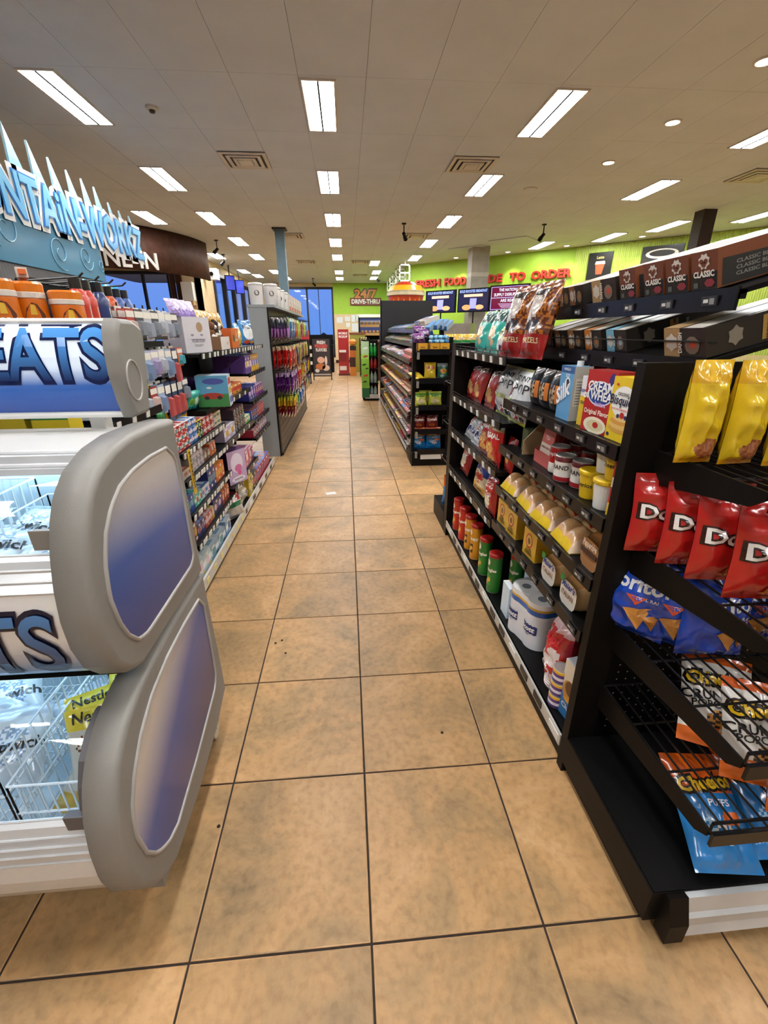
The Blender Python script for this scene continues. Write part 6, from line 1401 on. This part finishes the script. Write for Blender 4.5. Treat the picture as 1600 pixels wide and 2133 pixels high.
tb = Proto(bag('wipes_bag', .16, .13, .05, over(bands((0, '#1fa39a'), (.85, '#3fbdb0')), (.4, .5, .2, .2, '#5fb04a'), (.7, .5, .18, .2, '#bfe6e0')), seed=41), 'bag'); tb.put((-1.02, 2.3, 1.0), LZ-.3, .35, label='teal bag hanging askew below the blue packs')
yb = Proto(bag('yellow_pouch', .11, .19, .04, over(bands((0, '#c9971a'), (.85, '#b98a1a')), (.5, .6, .34, .1, '#e0bd3a')), [('Ricola', 0, .66, .03, '#2a2a1c', dict(bold=.04))], seed=42), 'pouch')
for k, (y, x) in enumerate(((1.95, -1.02), (2.06, -1.03), (2.13, -1.02), (2.2, -1.03))): yb.put((x, y, .905), LZ, -.02, label='yellow cough drop pouch hanging on the low peg row', group='yellow pouches on the low pegs')
gb2 = Proto(bag('green_pouch', .11, .15, .04, over(bands((0, '#1f6a3c'), (.8, '#2c8a4e')), (.5, .45, .3, .2, '#3f9a5a', '#15402a')), seed=43), 'pouch'); gb2.put((-1.0, 1.8, .93), LZ, 0, label='green cough drop pouch hanging beside the yellow ones')
for k, y in enumerate((1.8, 1.95, 2.06, 2.2)): peg(LG, -1.33, y, 1.1, sx=1.25)
# cleaners and bottles on the nearest top shelf
def canister(name, body, lidc, text):
    m_ = MB(); m_.lathe([(.048, 0), (.05, .005), (.05, .045), (.05, .15), (.049, .158)], 24, (0, 0, 0), lambda i, k: H('#20180f') if i <= 1 else H(body)); o = m_.build(name, PLAST)
    for p in o.data.polygons: p.use_smooth = len(p.vertices) == 4
    m2 = MB(); m2.lathe([(.052, .155), (.052, .172), (.05, .174)], 24, (0, 0, 0), lambda i, k: H('#d9cfc4')); m2.build('collar', PLAST, o, world=False)
    m2 = MB(); m2.lathe([(.05, .174), (.051, .2), (.045, .208)], 24, (0, 0, 0), lambda i, k: H(lidc)); m2.build('lid', PLAST, o, world=False)
    m2 = MB(); a = [(-.9, .06), (.5, .06), (.6, .1), (.2, .135), (-.1, .14), (-.5, .12)]; m2.face([(.0515*math.sin(q), -.0515*math.cos(q), z) for q, z in a], H('#5a2c16')); m2.face([(.0518*math.sin(q), -.0518*math.cos(q), z) for q, z in ((-.9, .048), (.5, .048), (.5, .06), (-.9, .06))], H('#d9b02a')); m2.face([(.0518*math.sin(q), -.0518*math.cos(q), z) for q, z in ((-.3, .1), (.1, .1), (.05, .13), (-.2, .135))], H('#e0b53a')); m2.build('printed_label', PLAST, o, world=False)
    wrap_text(o, text, .0525, .07, .026, '#f0e8dc', ang=-.15, bold=.04); wrap_text(o, 'Cleaning Wipes', .0505, .02, .022, '#e8e2d8', ang=-.1, bold=.03); return o
ca = Proto(canister('wipes_canister', '#cf6a12', '#d9781c', 'ARMOR ALL'), 'canister')
for (x, y, nm) in ((-1.29, 1.08, 'leftmost cut-off'), (-1.2, 1.16, 'front left'), (-1.17, 1.27, 'middle'), (-1.07, 1.32, 'right-hand')): ca.put((x, y, 1.417), .7, label=f'{nm} orange wipes canister behind the freezer header', scale=(1, 1, 1.02) if nm != 'right-hand' else (1.1, 1.1, .9))
o = bottle('spray_bottle', '#2a2622', '#d9703a', '#b8581c', r=.032, h=.24); m2 = MB(); m2.box(-.018, .018, -.03, .018, .235, .27, H('#e0d8d0')); m2.box(-.012, .012, -.05, -.03, .245, .262, H('#d9703a')); m2.build('trigger', PLAST, o, world=False); tag(o, 'dark spray bottle with orange trigger behind the canisters', 'spray bottle'); o.location = (-1.24, 1.38, 1.417); o.rotation_euler = (0, 0, .6)
def oil(name, c1_, c2_, cap):
    m_ = MB(); m_.lathe([(.03, 0), (.033, .006), (.033, .05), (.033, .1), (.033, .125), (.02, .148), (.014, .155)], 12, (0, 0, 0), lambda i, k: H(c2_) if i in (1, ) else H(c1_)); o = m_.build(name, PLAST); o.data.polygons.foreach_set('use_smooth', [True]*len(o.data.polygons)); m2 = MB(); m2.lathe([(.019, .15), (.019, .178)], 12, (0, 0, 0), lambda i, k: H(cap)); m2.build('cap', PLAST, o, world=False)
    m2 = MB(); m2.face([(.0338*math.sin(q), -.0338*math.cos(q), z) for q, z in ((-.8, .06), (.7, .06), (.7, .105), (-.8, .105))], H('#e6e0da')); m2.build('printed_label', PLAST, o, world=False); return o
for nm, a, b_, c, ys in (('red and white', '#c23a2c', '#e4e2de', '#1d1b1a', (1.41, 1.49)), ('dark blue', '#24386e', '#8f98a8', '#1a1c22', (1.57,)), ('red and grey', '#a82a30', '#d9d6d2', '#d9d9d6', (1.65,)), ('orange and black', '#c8541c', '#3a2416', '#1d1712', (1.73, 1.81)), ('blue and red', '#3a5a9c', '#b53030', '#1c2030', (1.89, 1.97))):
    P = Proto(oil('motor_additive_bottle', a, b_, c), 'bottle')
    for k, y in enumerate(ys):
        P.put((-1.07-.01*k if y < 1.62 else -1.14, y, 1.417), LZ-.7, scale=(1.15, 1.15, 1.34), label=f'{nm} car-care bottle above the freezer header', group=f'{nm} car-care bottles' if len(ys) > 1 else None)
mb = MB(); mb.box(-1.3, -1.0, 1.72, 2.02, 1.39, 1.415); mb.build('shelf', BLACK, LG)
# black wire rack arms above
mb = MB()
for k in range(4): mb.tube([(-1.34, 1.55+.13*k, 1.66), (-1.12, 1.55+.13*k, 1.675), (-1.1, 1.55+.13*k, 1.69)], .004, 5)
mb.bar((-1.34, 1.5, 1.66), (-1.34, 2.1, 1.66), .006); mb.bar((-1.34, 1.5, 1.5), (-1.34, 1.5, 1.66), .006); mb.bar((-1.34, 2.1, 1.5), (-1.34, 2.1, 1.66), .006); mb.build('wire_arms', WIRE, LG)
# yellow packs glimpsed between header and freezer
yp = Proto(carton('yellow_pack', .14, .08, .12, [(0, .5, '#c9b41c'), (.5, 1, '#8a4a1c')], '#c9b41c', '#d9c83a'), 'pack')
for k, x in enumerate((-1.3, -1.15)): yp.put((x, .95, 1.137), 0, label='yellow and brown pack glimpsed under the freezer header', group='packs glimpsed under the header')
gp = Proto(carton('green_pack', .14, .08, .12, [(0, .4, '#c9b41c'), (.4, 1, '#1f7a3c')], '#c9b41c', '#d9c83a'), 'pack'); gp.put((-1.03, .95, 1.137), 0, label='yellow and green pack glimpsed under the freezer header')
bp2 = Proto(carton('blue_pack', .1, .08, .12, [(0, 1, '#3a5a9a')], '#c8d4e0', '#d9e0e8'), 'pack'); bp2.put((-.99, 1.25, 1.137), LZ, label='blue and white pack glimpsed right of the header'); 
bkp = Proto(carton('black_pack', .12, .06, .13, [(0, .5, '#1d1d1c'), (.5, .7, '#c9c03a'), (.7, 1, '#24241f')], '#22221f'), 'pack'); bkp.put((-.99, 1.5, 1.137), LZ, label='black pack with yellow band below the end cap'); bkp.put((-.99, 1.64, 1.137), LZ, label='second black pack with yellow band below the end cap')

# rows of small cartons: fill(y0,y1,z,list)
def fill(y0, y1, z, kinds, where, xf=-.925, cols=2, gap=.004, rz=LZ):
    y = y0; i = 0
    for (nm, c1_, c2_, w_, h_, n, st) in kinds:
        o = carton('goods_box', w_, min(.14, w_*1.8), h_, [(0, .35, c1_), (.35, .68, c2_), (.68, 1, c1_)], c1_, c2_, shapes=[(random.uniform(-.2, .2), .5, .24, .22, random.choice(('#d9d4cc', '#c9a23a', '#2a3a6a', '#b83a34', '#e0b8c4', '#4a8a8a'))), (random.uniform(-.25, .25), .82, .2, .08, '#e0dcd4'), (.2, .16, .2, .07, random.choice(('#e6e2da', '#d9c04a', '#22242c')))]); P = Proto(o, 'box')
        m_ = MB(); dd = min(.14, w_*1.8); m_.quad((-w_*.36, dd*.15, h_+.0006), (w_*.2, dd*.15, h_+.0006), (w_*.2, dd*.7, h_+.0006), (-w_*.36, dd*.7, h_+.0006), H(c1_)); m_.build('printed_top', CARD, o, world=False)
        for k in range(n):
            if y+w_ > y1+.02: break
            for s in range(st):
                for q in range(cols):
                    P.put((xf-q*(min(.14, w_*1.8)+.006), y+w_/2, z+s*(h_+.001)), rz+random.uniform(-.06, .06), label=f'{nm} box on the {where}', group=f'{nm} boxes on the {where}')
            y += w_+gap
        if not P.used: bpy.data.objects.remove(o)
S1 = 'first household shelf section, '
fill(1.73, 2.62, .857, [('red', '#b3282a', '#d9d4cf', .07, .045, 3, 3), ('blue', '#2f6fb5', '#e0e4ea', .07, .045, 2, 3), ('black and yellow', '#20201e', '#d9c12a', .05, .05, 2, 2), ('crimson', '#a61e22', '#c9b8b0', .08, .05, 3, 2), ('white and tan', '#dcd6c8', '#c9a052', .08, .045, 3, 2)], S1+'top row')
fill(1.73, 2.62, .702, [('orange-white', '#d9cfc4', '#c96a3a', .07, .05, 2, 1), ('silver', '#9a9aa2', '#c4c4cc', .06, .055, 4, 2), ('brown', '#7a5a44', '#b59a84', .07, .06, 2, 1), ('orange', '#c9622a', '#d9d0c4', .06, .08, 2, 1)], S1+'second row')
fill(1.73, 2.62, .503, [('bright blue', '#1d3f9a', '#6fa8d8', .06, .1, 2, 1), ('mint', '#4fb8a0', '#cfe6de', .07, .07, 2, 1), ('white-blue', '#c9d6e2', '#5a7ab0', .07, .07, 2, 1), ('navy tall', '#2a2f72', '#7f86b8', .08, .13, 2, 1), ('vivid orange', '#d9661c', '#e59a4a', .1, .11, 2, 1)], S1+'third row')
fill(1.73, 2.62, .317, [('maroon', '#5a221c', '#b84a34', .09, .13, 1, 1), ('deep blue', '#26306e', '#8f98c4', .07, .09, 2, 1), ('rose', '#b84a4a', '#e0c9c4', .07, .08, 2, 1), ('mustard', '#c9a22a', '#e6d9a8', .05, .08, 1, 1), ('dark violet', '#2e2a58', '#5a5690', .1, .1, 2, 1), ('rust', '#b5441f', '#d98a4a', .06, .1, 3, 1)], S1+'fourth row')
fill(1.73, 2.75, .078, [('pale aqua', '#a9c4cc', '#dce6e8', .12, .12, 2, 1), ('soft blue', '#7fa0b8', '#cfdde6', .18, .1, 2, 1), ('sky blue', '#6f9ac4', '#e0e8ee', .16, .12, 1, 1)], S1+'base row')
# toy section
S2 = 'middle toy shelf section, '
fill(2.66, 3.6, .99, [('deep purple', '#4a2a7a', '#8a6ab0', .1, .16, 2, 1), ('crimson toy', '#8a1f24', '#c94a3a', .1, .12, 1, 1), ('amber candy', '#c98a2a', '#b8382a', .13, .08, 3, 1)], S2+'upper row')
fill(2.66, 3.6, .702, [('lilac grey', '#b5a8c0', '#d9d4dc', .16, .1, 2, 1), ('dark plum', '#3a2430', '#8a5a5a', .09, .06, 4, 3), ('green-white', '#6fae5a', '#dfe4da', .1, .06, 2, 1)], S2+'middle row')
fill(3.0, 3.6, .347, [('pink toy', '#b86a8a', '#e6ccd6', .14, .16, 3, 1), ('magenta', '#7a2a5a', '#c96a9a', .1, .12, 2, 1)], S2+'lower row')
S3 = 'far toy shelf section, '
fill(3.64, 4.47, 1.107, [('violet', '#6a4aa0', '#d9d0e4', .11, .15, 2, 1), ('gold and blue', '#c9962a', '#3a6ab0', .1, .15, 4, 1)], S3+'upper row')
fill(3.64, 4.47, .86, [('indigo', '#3a3a90', '#6a6ac0', .11, .13, 3, 1), ('violet-pink', '#7a3a8a', '#c98ab8', .1, .1, 4, 1)], S3+'second row')
fill(3.64, 4.47, .672, [('multi blue', '#2f4a9a', '#c95a3a', .08, .1, 4, 1), ('pink-red', '#b83a4a', '#d9a8a0', .08, .1, 4, 1)], S3+'third row')
fill(3.64, 4.47, .517, [('scarlet', '#a82a3a', '#d9c4c4', .1, .07, 3, 1), ('mauve', '#8a6a8a', '#c9b0b8', .1, .08, 4, 1)], S3+'fourth row')
fill(3.2, 4.47, .078, [('yellow puck', '#c9a81f', '#e3cf5a', .08, .09, 2, 2), ('black grid', '#1d1a1c', '#77707a', .1, .16, 2, 1), ('red-blue toy', '#a82a3a', '#3a5ab0', .12, .14, 6, 1)], S3+'base row')
# notable single things
o = carton('dangler_display', .23, .18, .21, [(0, 1, '#cfcdd4')], '#b9b4c0', '#a998c4', [('PLUSH CLIPS', 0, .3, .02, '#6a6878'), ('COLLECT', 0, .18, .018, '#6a6878')], shapes=[(.1, .72, .12, .14, '#a58a6a'), (-.2, .5, .06, .03, '#8f8a9c'), (.15, .5, .06, .03, '#8f8a9c'), (0, .38, .3, .015, '#8f8a9c')]); tag(o, 'white lilac counter display box with round tan emblem', 'display box'); o.location = (-.95, 2.47, 1.336); o.rotation_euler = (0, 0, LZ-.45)
lil = Proto(bag('lilac_pack', .1, .1, .04, over(bands((0, '#a58fd0'), (.5, '#c9b8e6')), (.5, .5, .25, .2, '#e0d6f0')), seed=44, wr=1.6), 'pack')
for k in range(6): lil.put((-1.02-.02*(k % 2), 2.36+.065*k, 1.551), LZ-.5, -.35, label='shiny lilac pack spilling over the white display box', group='lilac packs over the display')
fur = plain('toy_fur', '#6a4426', .9, bump=1.0, bscale=300); furw = plain('toy_fur_white', '#e0d8d0', .9, bump=1.0, bscale=300); furk = plain('toy_fur_black', '#1c1614', .9, bump=1.0, bscale=300)
o = carton('plush_box', .26, .16, .09, [(0, 1, '#d9d2cc')], '#8a6444', '#5a4030', [('soft', .2, .4, .03, '#b88a6a')]); tag(o, 'open white and brown tray holding small plush toys', 'display box'); o.location = (-.92, 3.02, 1.336); o.rotation_euler = (0, 0, LZ)
for k, (y, z, m1, m2_, nm) in enumerate(((2.95, 1.42, fur, furw, 'brown'), (3.05, 1.43, furk, furw, 'black and white'), (3.12, 1.42, furw, fur, 'white'))):
    t_ = thing('plush_toy', f'small {nm} plush animal in the open tray', 'plush toy', (-1.0, y, z), LZ)
    def ball(r, c, sx=1, sy=1, sz=1):
        m_ = MB(); n_ = 8; m_.lathe([(max(.0005, r*math.sin(PI*i/n_)), -r*math.cos(PI*i/n_)) for i in range(n_+1)], 12); m_.v = [(v[0]*sx+c[0], v[1]*sy+c[1], v[2]*sz+c[2]) for v in m_.v]; return m_
    ball(.035, (0, 0, .03)).build('body', m1, t_, smooth=True, world=False); ball(.03, (0, -.01, .078)).build('head', m1, t_, smooth=True, world=False); ball(.014, (0, -.036, .072)).build('muzzle', m2_, t_, smooth=True, world=False)
    for s in (-1, 1): ball(.012, (.022*s, 0, .105), 1, .6, 1).build('ear', m1, t_, smooth=True, world=False); ball(.014, (.025*s, -.025, .01)).build('paw', m2_, t_, smooth=True, world=False)
o = carton('orange_box', .24, .14, .15, [(0, 1, '#d0641c')], '#c25a1a', '#b8852a', [('snack', .15, .35, .04, '#f0dcc0')], shapes=[(-.2, .5, .14, .2, '#3a4a3a'), (.2, .7, .06, .18, '#e8c9a0')]); tag(o, 'orange snack box between plush tray and blue fruit bag', 'box'); o.location = (-.92, 3.35, 1.336); o.rotation_euler = (0, 0, LZ)
gd = Proto(bag('gold_pouch', .13, .2, .05, over(bands((0, '#b98a2a'), (.85, '#d0a23a')), (.5, .5, .3, .2, '#d9b85a')), seed=45, wr=1.5), 'pouch')
mb = MB(); mb.box(-1.2, -1.04, 2.9, 3.75, 1.335, 1.383); mb.build('riser', BLACK, LG)
for k in range(6): gd.put((-1.1, 2.95+.14*k, 1.385), LZ, -.1, scale=(1.1, 1, 1.15), label='gold snack pouch in the back row of the top shelf', group='gold pouches on the top shelf')
we = Proto(bag('fruit_snack_bag', .22, .23, .07, over(bands((0, '#1f3f7a'), (.1, '#2f86c4'), (.85, '#2a78b8')), (.5, .5, .4, .3, '#e4ecf2'), (.3, .14, .2, .08, '#c9482a'), (.7, .12, .15, .06, '#d99a2a')), [('Welch\'s', 0, .64, .05, '#1c2440', dict(shear=.2, bold=.03))], seed=46), 'bag'); we.put((-.96, 4.05, 1.336), LZ-.35, -.12, label='blue and white fruit snack bag standing at the top shelf end')
we2 = Proto(bag('snack_bag', .18, .2, .06, over(bands((0, '#d9c23a'), (.3, '#c9d8e0'), (.8, '#3a8fc4')), (.5, .5, .3, .2, '#e0c05a')), seed=47), 'bag'); we2.put((-.98, 3.75, 1.336), LZ, -.12, label='pale yellow and blue bag left of the fruit snack bag')
o = carton('playset_box', .2, .16, .2, [(0, .42, '#3f8a4a'), (.42, 1, '#5fa8d0')], '#c4cfd4', '#a9bcc8', shapes=[(.0, .36, .34, .1, '#b03a2a'), (-.2, .3, .08, .06, '#2a2a2a'), (.2, .3, .08, .06, '#2a2a2a'), (.05, .82, .34, .1, '#4a5aa8'), (-.1, .62, .08, .03, '#f0f2f2')]); tag(o, 'toy playset box with green field and red car picture', 'toy box'); o.location = (-.9, 2.44, .995); o.rotation_euler = (0, 0, .12)
mb = MB(); mb.box(-1.3, -.92, 2.3, 2.64, .965, .99); mb.build('shelf', BLACK, LG)
for k, (z, c) in enumerate(((.02, '#4a5ab0'), (.08, '#c9a23a'), (.14, '#b84a4a'))):
    mb = MB(); mb.quad((.1005, .02, z), (.1005, .15, z), (.1005, .15, z+.04), (.1005, .02, z+.04), H(c)); mb.build('printed_figure', CARD, o, world=False)
o = carton('purple_doll_pack', .2, .12, .26, [(0, 1, '#b8a0c0')], '#3a1a44', '#5a3a64', [('surprise', 0, .1, .03, '#6a5a70')], shapes=[(0, .62, .34, .3, '#d9cfe0'), (.05, .45, .2, .12, '#c96a9a'), (.1, .3, .1, .06, '#d94a8a'), (0, .12, .38, .09, '#e6e2ea')]); tag(o, 'big purple window doll pack on the lower toy shelf', 'toy box'); o.location = (-.9, 2.8, .347); o.rotation_euler = (0, 0, LZ-.5)
o = bag('net_ball_bag', .2, .2, .12, over(bands((0, '#b9b4ac'), (.45, '#1f6a44'), (.62, '#d8d8d0'), (.66, '#a8242a')), ), seed=48, wr=.5); tag(o, 'red, white and green ball pack on the base shelf', 'ball pack'); o.location = (-.94, 2.72, .08); o.rotation_euler = (-.3, 0, LZ-.5)
slb = Proto(bag('silver_foil_bag', .16, .12, .08, over(bands((0, '#a89a84'), (.4, '#d0ccc4'), (.8, '#b0a48c')), (.5, .4, .2, .2, '#7a6a4a')), seed=49, wr=2), 'foil bag')
for y, z in ((2.96, .08), (3.15, .08), (3.05, .185)): slb.put((-.96, y, z), LZ, -.35, label='crinkled silver foil bag on the base shelf beside the ball pack', group='silver foil bags on the base')
dn = thing('yellow_strip_sign', 'yellow vertical sign strip with black letters beside the freezer', 'sign', (-.885, 1.78, .62)); mb = MB(); mb.box(0, .004, -.02, .02, 0, .25, H('#d9b11c')); mb.build('strip', CARD, dn, world=False)
V, F = text2d('PENNZOIL', .03); m_ = MB(); m_.v = [(.006, b_*.035-.012, (.24-(a-min(q[0] for q in V))*.046)) for a, b_ in V]; m_.f = list(F); m_.c = [H('#1a1810')]*len(F); link('lettering', m_.mesh('lettering', CARD), dn)
# ================================================================== PEG CANDY UNIT behind the grey end panel
CU = thing('candy_peg_unit', 'grey-ended unit of hanging candy bags on the left', 'shelving', (-.99, 6.8, 0))
mb = MB(); mb.box(-1.09, -.885, 4.885, 4.925, 0, 1.713); mb.build('end_panel', GREYPAINT, CU)
mb = MB(); mb.box(-.886, -.872, 4.88, 4.93, 0, 1.713); mb.build('edge_trim', BLACKB, CU)
mb = MB(); mb.box(-1.10, -.80, 4.88, 8.7, 1.713, 1.74); mb.build('top_board', GREYPAINT, CU)
SLAT = plain('slat_brown', '#6f655a', .55, var=.15, scale=20)
for k in range(21):
    z = .06+k*.079; 
    if z > 1.66: break
    mb = MB(); mb.box(-.93, -.915, 4.93, 8.7, z, z+.072); mb.build('slat', SLAT, CU)
mb = MB(); mb.box(-1.05, -.93, 4.93, 8.7, 0, 1.713); mb.build('core', GREYPAINT, CU)
for k in range(6):
    mb = MB(); mb.box(-.905, -.862, 4.93, 8.7, .03+.085*k, .03+.085*k+.078); mb.build('kick_slat', plain('kick_wood', '#5a4c40', .5, var=.2, scale=14), CU)
mb = MB(); mb.box(-.9, -.855, 4.93, 8.7, 0, .03); mb.build('kick_base', BLACK, CU)
for z in (1.36, 1.06, .76): 
    mb = MB(); mb.box(-.915, -.88, 4.93, 8.7, z-.04, z); mb.build('row_divider', SLAT, CU)
cb_c = {'purple': ('#6a2a80', '#b06ac0', '#3a3a3c'), 'blue': ('#2f6ab0', '#dfe6ee', '#c9482a'), 'red': ('#b8241f', '#e0b8a0', '#8a1a18'), 'lime': ('#a8b83a', '#dfe6b0', '#5a8a2a'), 'orange-brown': ('#a8501f', '#d9a05a', '#5a2a18'), 'navy and red': ('#2a3568', '#c23a3a', '#d9d0c8'), 'olive-gold': ('#a89a4a', '#d0c890', '#7a6a2a'), 'violet': ('#5a1f6e', '#c9a8d4', '#8a2a8a'), 'yellow': ('#d0b41f', '#c23a1f', '#e6d84a'), 'yellow and maroon': ('#7a1a20', '#d9c03a', '#c9b83a'), 'green': ('#2a7a44', '#a8d0b0', '#c9d84a')}
CB = {}
for k, (nm, (a, b_, c)) in enumerate(cb_c.items()):
    base = bands((0, a), (.42, c if 'maroon' in nm or nm == 'purple' else a), (.85, b_))
    if nm == 'yellow and maroon': base = bands((0, '#d0a81f'), (.12, '#7a1a20'), (.55, '#c9a02a'), (.8, '#d8d23a'))
    if nm == 'purple': base = bands((0, '#5a1f50'), (.12, '#b07ab8'), (.5, '#4a4a50'), (.88, '#8a4a90'))
    CB[nm] = Proto(bag('candy_bag', .15, .2, .028, over(base, (.5, .5, .32, .2, b_, a)), seed=50+k, nu=8, nv=12), 'candy bag')
prow = [(1.62, 'top', ['purple', 'blue', 'blue', 'red', 'lime', 'lime', 'blue', 'olive-gold', 'red', 'purple', 'lime', 'blue']), (1.30, 'second', ['red', 'red', 'orange-brown', 'navy and red', 'olive-gold', 'lime', 'olive-gold', 'red', 'navy and red', 'olive-gold', 'red', 'lime']), (1.0, 'third', ['violet', 'violet', 'violet', 'red', 'red', 'yellow', 'orange-brown', 'yellow', 'red', 'lime', 'violet', 'yellow']), (.72, 'bottom', ['yellow and maroon', 'yellow and maroon', 'green', 'blue', 'blue', 'yellow', 'navy and red', 'blue', 'red', 'green', 'yellow', 'blue'])]
for z, rn, lst in prow:
    for k, nm in enumerate(lst):
        y = 5.05+.3*k; peg(CU, -.915, y, z+.0, sx=1.0, plate=False)
        for q in range(6 if k < 5 else 3):
            CB[nm].put((-.872+(.037 if k < 5 else .06)*q, y+random.uniform(-.02, .02), z-.244+random.uniform(-.012, .0)), LZ, random.uniform(-.04, .08), scale=(1.25, 1.25, 1.22), label=f'{nm} candy bag hanging on the {rn} peg row of the grey-ended unit', group=f'{nm} candy bags, {rn} row')
# mugs and boxes on top
def mug():
    m_ = MB(); m_.lathe([(.068, 0), (.072, .006), (.078, .19), (.078, .2)], 26, (0, 0, 0), lambda i, k: H('#dfdcda')); o = m_.build('travel_mug', PLAST)
    for p in o.data.polygons: p.use_smooth = len(p.vertices) == 4
    m_ = MB(); m_.lathe([(.082, .2), (.082, .212), (.07, .225), (.03, .23)], 26, (0, 0, 0), lambda i, k: H('#c4beba')); m_.build('lid', PLAST, o, world=False)
    m_ = MB(); m_.face([(.0775*math.sin(.36*math.cos(i*PI/8)), -.0775*math.cos(.36*math.cos(i*PI/8)), .12+.028*math.sin(i*PI/8)) for i in range(16)], H('#3a3634')); m_.face([(.0785*math.sin(.2*math.cos(i*PI/6)), -.0785*math.cos(.2*math.cos(i*PI/6)), .118+.014*math.sin(i*PI/6)) for i in range(12)], H('#d0cac6')); m_.build('printed_logo', PLAST, o, world=False); return o
P = Proto(mug(), 'mug')
for x, y, nm in ((-1.01, 5.02, 'first, leftmost'), (-.865, 5.14, 'second'), (-.88, 5.55, 'third'), (-.88, 5.95, 'fourth'), (-.88, 6.35, 'fifth')): P.put((x, y, 1.742), .3, label=f'{nm} white lidded mug on top of the candy unit')
gbx = Proto(carton('gift_box', .2, .16, .23, [(0, .3, '#b83a34'), (.3, .7, '#d9cfca'), (.7, 1, '#c9bdb8')], '#c9b8b4', '#d9d0cc', [('GIFT', 0, .42, .04, '#a83a34')]), 'box')
for k, y in enumerate((6.75, 7.1, 7.45, 7.8, 8.15, 8.5)): gbx.put((-.83, y, 1.742), LZ, label='red and white gift box on top of the candy unit', group='gift boxes on the candy unit')
# litter on the floor
mb = MB(); mb.box(-.05, .05, -.035, .035, 0, .0012, H('#d8d6d2')); o = mb.build('paper_slip', CARD); tag(o, 'white paper slip dropped on the floor tiles', 'paper'); o.location = (-.21, 3.44, .0005); o.rotation_euler = (0, 0, .25)
cr_ = MB(); cr_.lathe([(.001, 0), (.006, .001), (.005, .004), (.001, .005)], 6); cme = cr_.mesh('crumb', plain('crumb_dark', '#2a1c12', .9))
for k, (x, y) in enumerate(((-.42, 1.22), (-.39, 1.24), (-.36, 1.14), (.31, .62), (-.47, .33))):
    o = link('crumb', cme); o.location = (x, y, 0); tag(o, 'tiny dark crumb on the floor tiles', 'crumb', 'crumbs on the floor')
